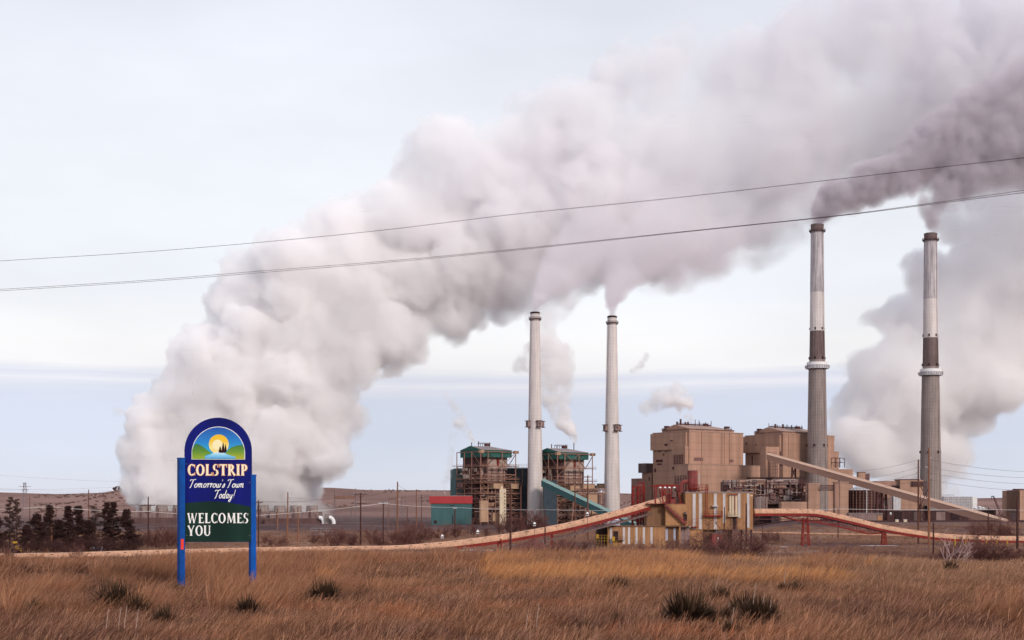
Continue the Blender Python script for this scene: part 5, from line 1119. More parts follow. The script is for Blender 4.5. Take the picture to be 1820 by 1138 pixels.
stalk_m = mat('pale_dead_stalk', (.42,.30,.25), var=.2, scale=9); dark_stalk = mat('dark_dead_stalk', (.10,.05,.04), var=.2, scale=9)
YPOS = []
def yucca(px, py, wpx, label, stalks=(), s2=None):
    D = F*2.55/(py-HY)
    for _ in range(4): x = (px-CX)/F*D; D = F*(EYE-hz(x, D))/(py-HY)
    x = (px-CX)/F*D; YPOS.append((x, D, wpx*D/F*.48)); s = wpx*D/F/.72+.06; root = empty('yucca', (x, D, hz(x, D)+.06)); tag(root, label, 'yucca', 'yuccas in the dry grass')
    c = bpy.data.objects.new('leaf_rosette', YM[int(px) % 3]); COL.objects.link(c); c.parent = root; c.scale = (s, s, s*1.0); c.rotation_euler = (0, 0, px % 6)
    for (dx, h, pale) in stalks:
        h *= .62; b = MB(); p = Vector((dx, .05, 0)); b.tube([p, p+Vector((.03*h, 0, h*.5)), p+Vector((.10*h, 0, h))], [.010, .008, .005], 5); o = b.build('flower_stalk', stalk_m if pale else dark_stalk); o.parent = root
yucca(577, 1076, 62, 'dark yucca alone in the grass right of the sign', ((-.1, .75, 0),)); yucca(1098, 1058, 44, 'small round dark yucca left of the middle of the right field', ((-.02, .55, 0),)); yucca(1279, 1076, 44, 'dark yucca with one upright stalk above the biggest clump', ((-.12, .95, 1), (.12, .6, 0)))
yucca(1392, 1058, 26, 'left half of the double yucca below the tall trestle', ((.02, 1.1, 1),)); yucca(1412, 1060, 34, 'right half of the double yucca below the tall trestle', ((.15, 1.2, 0), (.25, 1.15, 0))); yucca(1222, 1116, 96, 'biggest yucca clump near the bottom of the view', ((-.25, .6, 1), (.15, .5, 0)))
yucca(1190, 1112, 40, 'yucca growing against the left of the biggest clump'); yucca(1257, 1112, 44, 'yucca growing against the right of the biggest clump'); yucca(1292, 1108, 40, 'dark yucca right of the biggest clump', ((.02, .6, 1),)); yucca(1322, 1102, 66, 'tall dark yucca left of the pair of pale stalks', ((.0, .8, 0),)); yucca(1350, 1114, 74, 'ragged brownish yucca with several pale stalks', ((-.15, 1.35, 1), (.05, 1.05, 1), (.2, .8, 1), (-.3, 1.1, 0)))
yucca(1097, 1117, 34, 'sparse yucca near the bottom, right of the faint one', ((-.02, .85, 0), (.15, .6, 0))); yucca(1040, 1134, 38, 'faint yucca at the bottom edge with thin stalks', ((-.12, 1.05, 0), (-.05, .4, 1))); yucca(1300, 1140, 46, 'yucca cut by the bottom edge of the view', ((.0, .9, 1), (.15, .3, 1))); yucca(1252, 1142, 36, 'small yucca at the bottom edge left of the pale stalk')
yucca(293, 1122, 62, 'dark yucca left below the sign'); yucca(205, 1090, 80, 'broad dark yucca far left below the trees'); yucca(240, 1100, 56, 'greenish yucca between two darker ones at the left'); yucca(62, 1098, 44, 'dark ragged yucca at the left edge'); yucca(440, 1098, 54, 'faint spreading yucca right below the sign')
yucca(1690, 1022, 34, 'small dark yucca at the foot of the pale silvery bush'); yucca(213, 1142, 30, 'yucca at the bottom left with four pale stalks', ((-.28, .9, 1), (-.05, .95, 1), (.06, 1.0, 1), (.28, .9, 1))); yucca(948, 1136, 20, 'tiny yucca with two pale stalks at the bottom middle', ((-.15, .7, 1), (.05, 1.0, 1), (-.02, .8, 0))); yucca(312, 1060, 26, 'small dark clump at the foot of the left signpost')

# ================================================================ scattered ground cover (uncountable)
def scatter(name, label, tufts, n, area, seed, smin, smax, reject=None, tilt=.12, zoff=-.03):
    """one object: points on the ground carrying instanced tufts"""
    g = np.random.default_rng(seed); (d0, d1, p0, p1) = area
    y = np.sqrt(g.uniform(d0**2, d1**2, n)) if d1/d0 < 6 else g.uniform(d0, d1, n); px = g.uniform(p0, p1, n); x = (px-CX)/F*y
    for (cx, cy, cr) in (YPOS+SNOW if d0 < 200 else []): kk = ((x-cx)/cr)**2+((y-cy+cr*.6)/(cr*1.6))**2 > g.uniform(.5, 1.1, len(x)); x, y, px = x[kk], y[kk], px[kk]
    if reject is not None: k = reject(x, y, px, g); x, y = x[k], y[k]
    z = H(x, y)+zoff; n = len(x)
    me = bpy.data.meshes.new(name); me.vertices.add(n); me.vertices.foreach_set('co', np.stack([x, y, z], 1).astype(np.float32).ravel())
    o = bpy.data.objects.new(name, me); COL.objects.link(o); tag(o, label, kind='stuff')
    pool = bpy.data.collections.new(name+'_pool')
    for tm in tufts: to = bpy.data.objects.new(name+'_tuft', tm); pool.objects.link(to)
    ng = bpy.data.node_groups.new(name+'_scatter', 'GeometryNodeTree'); ng.interface.new_socket('Geometry', in_out='INPUT', socket_type='NodeSocketGeometry'); ng.interface.new_socket('Geometry', in_out='OUTPUT', socket_type='NodeSocketGeometry')
    N = ng.nodes.new; L = ng.links.new; gi = N('NodeGroupInput'); go = N('NodeGroupOutput'); ip = N('GeometryNodeInstanceOnPoints'); ci = N('GeometryNodeCollectionInfo')
    ci.inputs[0].default_value = pool; ci.inputs[1].default_value = True; ci.inputs[2].default_value = True
    L(gi.outputs[0], ip.inputs['Points']); L(ci.outputs[0], ip.inputs['Instance']); ip.inputs['Pick Instance'].default_value = True
    def rv(kind, a, b, sd):
        r = N('FunctionNodeRandomValue'); r.data_type = kind; r.inputs['Seed'].default_value = sd
        i0 = 0 if kind == 'FLOAT_VECTOR' else 2 if kind == 'FLOAT' else 4
        r.inputs[i0].default_value = a; r.inputs[i0+1].default_value = b; return r.outputs[0 if kind == 'FLOAT_VECTOR' else 1 if kind == 'FLOAT' else 2]
    L(rv('INT', 0, len(tufts)-1, 1), ip.inputs['Instance Index']); L(rv('FLOAT_VECTOR', (-tilt, -tilt, -.5), (tilt, tilt, .5), 2), ip.inputs['Rotation']); L(rv('FLOAT', smin, smax, 3), ip.inputs['Scale'])
    L(ip.outputs[0], go.inputs[0]); o.modifiers.new('scatter', 'NODES').node_group = ng
    return o
def tuft_mesh(name, m, n, h, spread, width, lean, curl, seed, segs=3, hv=.4):
    g = np.random.default_rng(seed); a = g.uniform(0, 6.283, n); r = spread*np.sqrt(g.uniform(0, 1, n)); b0 = np.stack([np.cos(a)*r, np.sin(a)*r, np.full(n, -.03)], 1)
    L_ = h*g.uniform(1-hv, 1+hv*.6, n); dr = np.stack([np.cos(a)*.35+g.normal(0, .22, n)+lean, np.sin(a)*.35+g.normal(0, .22, n), np.ones(n)], 1); dr /= np.linalg.norm(dr, axis=1, keepdims=True)
    sd = np.stack([g.normal(size=n), g.normal(size=n)*.5, np.zeros(n)], 1); sd /= np.linalg.norm(sd, axis=1, keepdims=True); w = width*g.uniform(.6, 1.3, n)
    cu = np.stack([np.abs(g.normal(curl, curl*.6, n)), g.normal(0, curl*.5, n), -np.abs(g.normal(curl*.5, curl*.3, n))], 1)
    V = []; T = []
    for k in range(segs+1):
        t = k/segs; c = b0+dr*(L_*t)[:, None]+cu*(L_*t*t)[:, None]; ww = (w*(1-.75*t) if k < segs else w*.18)[:, None]
        V += [c-sd*ww, c+sd*ww]; T += [np.full(n, t)]*2
    V = np.stack(V, 1); T = np.clip(np.stack(T, 1)*.75+g.normal(0, .30, (n, 1)), 0, 1); base = np.arange(n)*(2*(segs+1))
    Fq = np.concatenate([np.stack([base+2*k, base+2*k+1, base+2*k+3, base+2*k+2], 1) for k in range(segs)])
    return np_mesh(name, V.reshape(-1, 3), Fq, m, T.ravel())
def grass_mat():
    m = bpy.data.materials.new('dry_grass'); m.use_nodes = True; t = m.node_tree; N = t.nodes.new; L = t.links.new
    b = t.nodes['Principled BSDF']; b.inputs['Roughness'].default_value = .85; b.inputs['Specular IOR Level'].default_value = .15
    geo = N('ShaderNodeNewGeometry'); oi = N('ShaderNodeObjectInfo'); at = N('ShaderNodeAttribute'); at.attribute_name = 'tone'
    def nse(s, d=4, sy=1.0):
        mp = N('ShaderNodeMapping'); mp.inputs['Scale'].default_value = (1, sy, 0); L(geo.outputs['Position'], mp.inputs[0]); n = N('ShaderNodeTexNoise'); n.inputs['Scale'].default_value = s; n.inputs['Detail'].default_value = d; n.inputs['Roughness'].default_value = .65; L(mp.outputs[0], n.inputs['Vector']); return n.outputs[0]
    def mr(src, a, c, lo=0, hi=1): r = N('ShaderNodeMapRange'); r.inputs[1].default_value = a; r.inputs[2].default_value = c; r.inputs[3].default_value = lo; r.inputs[4].default_value = hi; L(src, r.inputs[0]); return r.outputs[0]
    straw = ramp_mix(t, mr(nse(.25, 5), .38, .62), (.38,.165,.082), (.17,.058,.036))
    straw = ramp_mix(t, mr(nse(.8, 5, .45), .52, .62, 0, .8), straw, (.31,.16,.118))
    c = ramp_mix(t, mr(nse(.11, 5), .53, .60), straw, (.40,.125,.05))              # orange bluestem patches
    c = ramp_mix(t, mr(nse(.17, 6, .6), .50, .60, 0, .88), c, (.12,.045,.035))      # dark red-brown patches
    sp = N('ShaderNodeSeparateXYZ'); L(geo.outputs['Position'], sp.inputs[0])
    right = mr(sp.outputs[0], -8, 10); far = mr(sp.outputs[1], 34, 52)
    mu = N('ShaderNodeMath'); mu.operation = 'MULTIPLY'; L(right, mu.inputs[0]); L(far, mu.inputs[1]); m2 = N('ShaderNodeMath'); m2.operation = 'MULTIPLY'; m2.inputs[1].default_value = .62; L(mu.outputs[0], m2.inputs[0])
    c = ramp_mix(t, m2.outputs[0], c, (.45,.25,.145))
    left = mr(sp.outputs[0], -5, -12, 0, .6); c = ramp_mix(t, left, c, (.14,.05,.034))
    dk = N('ShaderNodeVectorMath'); dk.operation = 'SCALE'; L(c, dk.inputs[0]); L(mr(at.outputs['Fac'], 0, .5, .50, 1.0), dk.inputs['Scale']); tip = ramp_mix(t, mr(at.outputs['Fac'], .35, 1.0, 0, .65), dk.outputs[0], (.60,.335,.21))
    r = mr(oi.outputs['Random'], 0, 1, .42, 1.35); v = N('ShaderNodeVectorMath'); v.operation = 'SCALE'; L(tip, v.inputs[0]); L(r, v.inputs['Scale']); L(v.outputs[0], b.inputs['Base Color'])
    tr = N('ShaderNodeBsdfTranslucent'); L(v.outputs[0], tr.inputs[0]); mx = N('ShaderNodeMixShader'); mx.inputs[0].default_value = .25; L(b.outputs[0], mx.inputs[1]); L(tr.outputs[0], mx.inputs[2])
    L(mx.outputs[0], t.nodes['Material Output'].inputs[0]); return m
GM = grass_mat()
tf = [tuft_mesh('grass_tuft', GM, 34, .27, .22, .0085, .32, .14, s, 3) for s in (1, 2, 3, 4)]+[tuft_mesh('grass_tuft', GM, 20, .44, .15, .0075, .38, .14, s, 3) for s in (5, 6)]
def thin(x, y, px, g):
    m = np.interp(vnoise(x, y, 4.2, 31)+.5*vnoise(x, y, 1.7, 32), [-1, -.2, .6], [.08, .45, .95]); return g.uniform(0, 1, len(x)) < m
scatter('grass', 'dry tan and rust prairie grass covering the foreground rise', tf, 68000, (23, 50, -420, 2260), 7, .65, 1.25, thin)
tfar = [tuft_mesh('grass_tuft', GM, 26, .42, .34, .013, .34, .16, s, 2) for s in (11, 12, 13)]
g2 = scatter('grass', 'dry tan prairie grass along the crest and back slope of the rise', tfar, 53000, (50, 112, -300, 2130), 8, .7, 1.3, thin)
scm = leaf_mat('dry_scrub', (.12,.055,.042), (.25,.135,.085), (.30,.17,.12), scale=.05)
ts = [tuft_mesh('scrub_tuft', scm, 30, .9, .8, .035, .1, .1, s, 2, .6) for s in (21, 22, 23)]
scatter('scrub', 'low brown scrub dotted over the dark yard and plain', ts, 30000, (230, 760, -120, 1940), 9, .5, 1.5, lambda x, y, px, g: vnoise(x, y*2.2, 30, 41)+.6*vnoise(x, y*2, 11, 42) > -.05)
um = leaf_mat('undergrowth', (.075,.028,.026), (.14,.065,.05), (.20,.10,.075), scale=.2)
tu = [tuft_mesh('undergrowth_tuft', um, 40, .62, .5, .012, .1, .12, s, 2, .6) for s in (61, 62, 63)]
scatter('undergrowth', 'dark maroon undergrowth along the foot of the rise', tu, 14000, (74, 104, 740, 2050), 14, .6, 1.35, lambda x, y, px, g: (vnoise(x, y, 9, 51) > -.55+.5*(px < 1060)) & (px+25*vnoise(x, y, 6, 53) > 830))
fs = leaf_mat('far_scrub', (.09,.05,.045), (.13,.08,.07), (.16,.10,.085), scale=.01)
scatter('far_scrub', 'dark juniper scrub dotting the far hillsides', [tuft_mesh('far_scrub_tuft', fs, 40, 1.0, .9, .12, 0, .1, 71, 2, .6)], 4200, (1900, 4500, 60, 1250), 15, 1.2, 3.6, lambda x, y, px, g: (vnoise(x, y, 260, 55)+.5*vnoise(x, y, 90, 56) > np.where(px < 330, -.1, .55)))
tm = leaf_mat('tall_rust_grass', (.16,.055,.032), (.30,.125,.06), (.38,.19,.11), scale=.6)
tt = [tuft_mesh('tall_grass_tuft', tm, 46, .72, .30, .010, .30, .16, s, 3, .5) for s in (81, 82, 83)]
def tallsel(x, y, px, g):
    m = vnoise(x, y*.8, 3.4, 91)+.6*vnoise(x, y, 1.5, 92); w = np.where(px < 620, .05, np.where((px > 860) & (px < 1230) & (y > 50), .12, .75)); w = np.where((np.abs(px-470) < 45) & (y > 40.2) & (y < 46), -.6, w); w = np.where((np.abs(px-330) < 45) & (y > 36) & (y < 43), 2, w); return m > w
om = leaf_mat('orange_bluestem', (.36,.105,.032), (.46,.20,.07), (.58,.30,.14), scale=.5)
scatter('bluestem_grass', 'orange bluestem grass in bright patches along the crest of the rise', [tuft_mesh('bluestem_tuft', om, 40, .62, .28, .011, .32, .16, s, 3, .5) for s in (85, 86)], 5200, (44, 66, 560, 1560), 18, .6, 1.15, lambda x, y, px, g: (vnoise(x, y*.7, 2.6, 95)+.5*vnoise(x, y, 1.2, 96) > np.where((px > 860) & (px < 1230), .05, .75)))
scatter('tall_grass', 'taller rust and brown bunch grass standing in clumps across the rise', tt, 10500, (33, 66, -230, 2060), 17, .55, 1.15, tallsel)
# rusty heap
x = (962-CX)/F*440
m_ = mat('red_cinder', (.13,.045,.035), var=.25, scale=1.2, bump=.6)
for (px, D, w, h, lab) in ((948, 452, 9, 4.2, 'larger red cinder heap under the climbing conveyor'), (1000, 455, 7, 3.6, 'smaller red cinder heap behind the bare shrubs')):
    x = (px-CX)/F*D; n = 28; V = []; Fc = []; g = hz(x, D)
    for i in range(9):
        for j in range(n): a = 2*math.pi*j/n; r = w*i/8*(1+.08*math.sin(3*a+px)+.05*math.sin(7*a)); V.append((x+r*math.cos(a), D+r*math.sin(a), g-.3+h*(1-(i/8))**1.05+.15*math.sin(a*5+i)))
    for i in range(8):
        for j in range(n): Fc.append((i*n+j, (i+1)*n+j, (i+1)*n+(j+1) % n, i*n+(j+1) % n))
    b = MB(); b.add(V, Fc); o = b.build('cinder_heap', m_, smooth=True); tag(o, lab, 'heap', 'red cinder heaps')
# ================================================================ utility poles, towers and wires
def arm(b, x, D, z, w, m='wood'):
    b.bar((x-w/2, D-.12, z), (x+w/2, D-.12, z), .22, .26)
def pole(px, ytop, D, label, arms=(), m='wood_r', r=.2, lean=0, brackets=(), light_arm=False, name='utility_pole', cat='utility pole'):
    x = (px-CX)/F*D; g = hz(x, D); zt = zz(ytop, D); root = empty(name, (x, D, g)); tag(root, label, cat, 'wooden poles across the yard')
    xt = x+lean*D/F; b = MB(); b.tube([(x, D, g-.5), ((x+xt)/2, D, (g+zt)/2), (xt, D, zt)], [r*1.25, r*1.05, r*.8], 10); b.build('post', M[m], root, True)
    at = lambda z: xt+(x-xt)*(zt-z)/max(zt-g, 1)
    for (y, wpx) in arms:
        z = zz(y, D); w = wpx*D/F; xc = at(z); b = MB(); arm(b, xc, D-r, z, w); b.build('crossarm', M['silver' if light_arm else m], root)
        for t in (-.46, -.2, .2, .46):
            q = Vector((xc+w*t, D-r-.1, z+.13)); bb = MB(); bb.cyl(q, .10, .07, q.z, q.z+.38, 8); bb.build('insulator', M['insul'], root)
        bb = MB(); bb.bar((xc-w*.3, D-r, z), (xc, D-r*.8, z-w*.28), .09); bb.bar((xc+w*.3, D-r, z), (xc, D-r*.8, z-w*.28), .09); bb.build('arm_brace', M['steel_d'], root)
    for (y, dx) in brackets:
        z = zz(y, D); xc = at(z); e = dx*D/F; bb = MB(); bb.bar((xc, D-.1, z), (xc+e*.7, D-.1, z+.15), .12); bb.tube([(xc+e*.6, D-.1, z+.15), (xc+e, D-.1, z+.2)], .16, 8); bb.build('insulator_bracket', M['insul'], root)
    return (xt, D, zt)
PL = {}
def pp(k, *a, **kw): PL[k] = pole(*a, **kw)
pp('j', 91.5, 902, 440, 'light brown pole with a wire on top before the left conifers', m='wood_b', r=.26)
pp('k', 157.5, 870.5, 760, 'thin dark pole rising behind the left conifers against the hill', arms=((881, 5),), m='wood_r', r=.28)
pp('l', 99.6, 893.5, 800, 'short thin pole behind the left conifers', m='wood_r', r=.25)
pp('m', 263.5, 883, 462, 'dark pole with two crossarms left of the welcome sign', arms=((898.5, 25), (910.5, 15)), m='wood_d', r=.22)
pp('a', 459.5, 889.5, 486, 'dark pole with two crossarms just right of the welcome sign', arms=((893, 16), (906.5, 13)), m='wood_d', r=.22)
pp('b', 510.5, 875, 540, 'light brown pole with side insulators before the cooling towers', m='wood_b', r=.26, brackets=((888, 6), (900, -6)), lean=1.2)
pp('c', 493, 903, 800, 'short brown pole against the cooling tower base', m='wood_b', r=.3, brackets=((911, 3),))
pp('d', 529.6, 902, 545, 'short brown pole right of the light brown insulated pole', m='wood_b', r=.24, brackets=((906, 2),))
pp('e', 641, 876.5, 502, 'dark pole with two wide crossarms left of mid field', arms=((878.3, 25), (894.5, 15)), m='wood_d', r=.24)
pp('f', 681.3, 892.5, 526, 'dark pole with one pale crossarm', arms=((894.5, 17),), m='wood_d', r=.24, light_arm=True)
pp('g', 706, 856.5, 541, 'tall brown pole with side insulators, tallest left of the shed', m='wood_b', r=.30, brackets=((873, -5), (888.5, 5)), lean=.6)
pp('h', 740, 870, 930, 'brown pole at the left corner of the red-banded shed', m='wood_b', r=.34, brackets=((884, 3), (898, -3)))
pp('i', 749, 879.5, 960, 'thin pole close to the left corner of the red-banded shed', arms=((884, 8),), m='wood_r', r=.26)
pp('o', 808.6, 902.8, 620, 'dark pole with pale crossarm before the teal shed', arms=((903.6, 6),), m='wood_d', r=.30, light_arm=True)
pp('p', 907.3, 861, 410, 'tallest dark pole, standing before the climbing conveyor', m='wood_d', r=.27, brackets=((863.5, 3),))
pp('q', 925.4, 864.5, 900, 'thin dark pole left of the left white chimney', m='wood_r', r=.34)
pp('t', 968.8, 904.5, 462, 'thin dark pole right of the left white chimney foot', m='wood_d', r=.2)
pp('r', 1022, 860, 600, 'brown pole under the sloping teal gallery, left one', m='wood_r', r=.28, brackets=((863, -2),))
pp('s', 1044.6, 845, 560, 'tall brown pole at the teal gallery with insulators', m='wood_r', r=.30, brackets=((847, 3), (855, -3), (862, 3)))
pp('bb', 1326.6, 894.5, 484, 'short black pole against the right end of the striped tipple', m='wood_d', r=.3)
pp('cc', 1287.5, 901, 484, 'short black pole in front of the tipple, left of its hoist door', m='wood_d', r=.2)
pp('aa', 1435, 860, 880, 'thin dark pole left of the banded chimney foot', m='wood_d', r=.28, brackets=((868, 3), (878, -3)))
pp('z', 1489.5, 903, 600, 'thin dark pole passing in front of the bent conveyor', m='wood_d', r=.2)
pp('u', 1632.2, 817, 527, 'tall dark brown pole, left one of the tall pair', m='wood_r', r=.32, brackets=((831, 4), (841, -4), (853, 4)))
pp('v', 1651, 796.5, 500, 'tallest orange brown pole, right one of the tall pair', m='wood_b', r=.34, brackets=((815, 5), (831, -6), (849, 4)))
pp('w', 1659, 929, 380, 'short dark post at the foot of the tall pole pair', m='wood_d', r=.22)
pp('x', 1756.5, 901.5, 700, 'dark pole with short crossarm near the gallery end', arms=((904, 9),), m='wood_d', r=.26)
pp('y', 1808.3, 883.5, 458, 'thick black pole near the right edge of the view', m='wood_d', r=.36)
pp('dd', 1355, 935, 545, 'short dark post in the yard right of the tipple stilts', m='wood_d', r=.14)
pp('ee', 1284.5, 958, 560, 'stubby dark post under the tipple', m='wood_d', r=.16)
pp('ff', 1636, 880, 820, 'slim dark pole behind the left tall pole', m='wood_d', r=.2)
pp('gg', 690, 905, 780, 'thin short pole behind the dark pole with one pale crossarm', m='wood_b', r=.2)
pp('hh', 724, 900, 760, 'thin dark pole between the tallest brown pole and the shed', m='wood_r', r=.2)
pp('ii', 53, 883, 1300, 'thin pole right of the lattice tower on the left plain', arms=((887, 7),), m='wood_r', r=.3)
# guy wires / diagonal struts between the tall pair
root = empty('guy_strut', Vector(PL['v'])-Vector((0, 0, 20))); tag(root, 'diagonal struts bracing the tall pole pair', 'pole strut')
MB().bar(P(1632, 857, 526), P(1650, 890, 501), .22).build('strut', M['wood_r'], root); MB().bar(P(1651, 866, 501), P(1633, 905, 526), .16).build('strut', M['wood_r'], root)
# H-frame lattice structures
def h_frame(pxs, yt, yb, bars, D, label, w=.5):
    root = empty('transmission_tower', P(sum(pxs)/2, yb, D)); tag(root, label, 'transmission tower', 'steel H-frame towers')
    for px in pxs:
        b = MB(); p, q = P(px, yb+3, D), P(px, yt, D)
        for o in (-1.6, 1.6): b.bar(p+Vector((o, 0, 0)), q+Vector((0, 0, -(q.z-p.z)*.18)), w*.5)
        for k in range(7): t = k/7; oo = 1.6*(1-t); sg = 1 if k % 2 else -1; b.bar(p.lerp(q, t*.82)+Vector((oo*sg, 0, 0)), p.lerp(q, (t+1/7)*.82)+Vector((-oo*sg*.9, 0, 0)), w*.3)
        b.bar(q+Vector((0, 0, -(q.z-p.z)*.2)), q, w*.4); b.build('leg', M['lattice'], root)
    for y in bars: b = MB(); b.bar(P(pxs[0], y, D), P(pxs[1], y, D), w); b.bar(P(pxs[0], y+1.6, D), P(pxs[1], y+1.6, D), w*.4); b.build('crossbeam', M['steel'], root)
h_frame((594.7, 632), 867.5, 930, (883, 884.5), 1150, 'large steel H-frame tower standing right of the big plume foot', .8)
h_frame((607, 624), 899.5, 930, (900.5,), 1200, 'small brown H-frame under the large H-frame tower', .6)
h_frame((691, 703), 884, 930, (886,), 1300, 'slim H-frame between the pale-crossarm pole and the tallest brown pole', .5)
h_frame((713.5, 721), 882, 930, (884,), 1250, 'narrow H-frame right of the tallest brown pole', .5)
# four-legged lattice tower at the far left
D = 1900; root = empty('transmission_tower', P(44, 915, D)); tag(root, 'four-legged lattice tower with three arms on the far left plain', 'transmission tower')
b = MB(); zt, zb = zz(858, D), hz(P(44, 0, D).x, D); x = P(44, 0, D).x
wd = lambda t: 4.2*(1-t)+1.1*t
for sx in (-1, 1):
    for sy in (-1, 1): b.bar((x+sx*wd(0), D+sy*wd(0), zb-1), (x+sx*wd(1), D+sy*wd(1), zt), .45)
n = 8
for k in range(n):
    a, e = k/n, (k+1)/n; za, ze = zb+(zt-zb)*a, zb+(zt-zb)*e
    b.bar((x-wd(a), D-wd(a), za), (x+wd(e), D-wd(e), ze), .25); b.bar((x+wd(a), D-wd(a), za), (x-wd(e), D-wd(e), ze), .25)
b.build('lattice', M['lattice'], root)
for y, w in ((859, 7), (865, 22), (871, 14)): b = MB(); b.bar((x-w/2*D/F, D, zz(y, D)), (x+w/2*D/F, D, zz(y, D)), .5); b.build('crossarm', M['lattice'], root)
# fence of steel racks near the curved pipes
fr = Frame(552, 640, 0); root = empty('pipe_rack', fr.w(0, 0, 0)); tag(root, 'low grey pipe rack between poles beyond the long conveyor', 'pipe rack')
b = MB()
for (y, a, c) in ((939, 552, 604), (943.5, 552, 566), (943.5, 574, 600), (950, 552, 590)): b.bar(P(a, y, 640), P(c, y, 640), .35)
b.build('rail', M['lattice'], root)
b = MB()
for a in (552, 562, 570, 580, 591, 603): b.bar((P(a, 0, 640).x, 640, 0), P(a, 938.5, 640), .22)
b.build('leg', M['lattice'], root)

# ---------------------------------------------------------------- wires
def catenary(p, q, sag, n=14):
    p, q = Vector(p), Vector(q); return [p.lerp(q, i/n)-Vector((0, 0, sag*4*(i/n)*(1-i/n))) for i in range(n+1)]
def wire(label, runs, r, m='wire', group='wires strung between the poles'):
    b = MB()
    for pts in runs: b.tube(pts, r, 4, False)
    o = b.build('overhead_wire', M[m]); tag(o, label, 'overhead wire', group); return o
top = lambda k, dz=0: Vector(PL[k])+Vector((0, -.3, dz))
# the bright service wire strung low across the whole view
J, Fp, O = top('j', .2), top('f', -.5), top('o', .2)
seq = [P(-200, 908.5, 432), J, P(263, 909.5, 452), P(455, 916.5, 486), Fp, O, P(968, 906.3, 600), P(1326, 906, 560), P(1490, 904.7, 600), P(1757, 905.5, 690), P(2000, 907, 700)]
o = wire('bright wire strung low across the view from left edge to right', [sum([catenary(a, c, .4, 8)[:-1] for a, c in zip(seq[:-1], seq[1:])], [])+[seq[-1]]], .075, 'wire_l')
k = 0
def span(a, c, label, sag=1.2, r=.045): wire(label, [catenary(a, c, sag)], r)
for dx, w in ((-2.2, 'outer left'), (2.2, 'outer right')):
    span(Vector(PL['m'])+Vector((dx, 0, -2.4)), Vector(PL['a'])+Vector((dx*.7, 0, -.4)), 'thin wire behind the welcome sign between crossarm poles, '+w)
    span(Vector(PL['a'])+Vector((dx*.7, 0, -.4)), Vector(PL['e'])+Vector((dx, 0, -.2)), 'thin wire right of the sign to the twin-crossarm pole, '+w)
    span(P(-150, 899+dx, 470), Vector(PL['m'])+Vector((dx, 0, -2.4)), 'thin wire running off the left edge from the crossarm pole, '+w)
span(top('b', -2), top('g', -3), 'wire between the two light brown insulated poles, upper', 2.0); span(top('g', -1), top('h', -1), 'wire from the tallest brown pole to the shed corner pole', 1.5)
span(top('g', -6), top('e', -3), 'wire from the tallest brown pole back to the twin-crossarm pole', 1.0); span(top('d', 0), top('e', -4), 'wire from the short brown pole to the twin-crossarm pole', 1.0)
for i, (ya, yb, yc) in enumerate(((829, 817.5, 829), (843, 831, 837), (851, 841, 849), (858, 853, 860.5))):
    nm = ['topmost', 'second', 'third', 'lowest'][i]
    span(P(1470, ya+3, 900), P(1632, yb, 527), 'thin wire left of the tall pole pair, '+nm, 3, .05); span(P(1651, yb, 500), P(1990, yc+2, 560), 'thin wire right of the tall pole pair, '+nm, 3, .055)
for i, (ya, yb, D) in enumerate(((838, 856, 1900), (864, 866, 1900), (866.5, 870, 1900), (869, 850, 1900))):
    span(P(-80, ya, D), P(430, yb, D), 'faint transmission wire over the left hills, %s' % ['topmost', 'second', 'third', 'crossing one'][i], 6, .09)
# the three near cables crossing the whole sky, rising towards the right
def big_cable(pts, D0, D1, r, label):
    n = len(pts); q = [P(x, y, D0+(D1-D0)*(x+200)/2200) for x, y in pts]; q = smooth_path(q, 8)
    b = MB(); b.tube(q, r, 6, False); o = b.build('power_cable', M['wire'], smooth=True); tag(o, label, 'power cable', 'cables crossing the sky')
big_cable([(-200, 477), (0, 464), (250, 448.5), (500, 427.5), (700, 407), (910, 381.5), (1180, 354), (1460, 322), (1640, 301), (1820, 280.5), (2000, 258)], 120, 62, .015, 'upper of the dark power cables crossing the sky')
big_cable([(-200, 526), (0, 514.5), (250, 499), (450, 483), (700, 463), (910, 443.5), (1180, 415.5), (1330, 400), (1500, 382), (1650, 362), (1820, 338.5), (2000, 314)], 112, 60, .0125, 'lower power cable of a close pair, the one ending higher at the right')
big_cable([(-200, 528), (0, 517.2), (250, 501.5), (450, 486), (700, 465.5), (910, 445.5), (1180, 416.5), (1330, 400.8), (1500, 383), (1650, 364), (1820, 342.5), (2000, 320)], 113, 61, .0125, 'lower power cable of a close pair, the one ending lower at the right')
# ================================================================ the welcome sign
SD = 43.3; k = SD/F
fr = Frame(327.7, SD, 2.0)
root = empty('welcome_sign', fr.w(1.0, 0, hz(fr.o.x+1, SD))); tag(root, 'tall blue town welcome sign with arched top on two blue posts', 'sign')
M['navy'] = mat('navy_paint', (.004,.008,.155), rough=.6, var=.16, scale=2, streak=.25); M['post_blue'] = mat('bright_blue_paint', (.002,.072,.34), rough=.6, var=.22, scale=3, streak=.35)
M['sign_green'] = mat('dark_green_paint', (.008,.030,.022), rough=.6, var=.18, streak=.3)
M['letter'] = mat('white_lettering', (.88,.87,.84), rough=.5, var=.03, scale=5); M['letter_c'] = mat('cream_lettering', (.92,.85,.62), rough=.5, var=.03, scale=5); M['outline'] = mat('orange_outline', (.70,.22,.06), rough=.5, var=.03)
M['sticker'] = mat('red_sticker', (.75,.05,.03), rough=.5, var=.1)
W = lambda px: (px-327.7)*k/fr.c            # sign plane: photo px -> metres along the panel
Zp = lambda py: EYE-(py-HY)*k
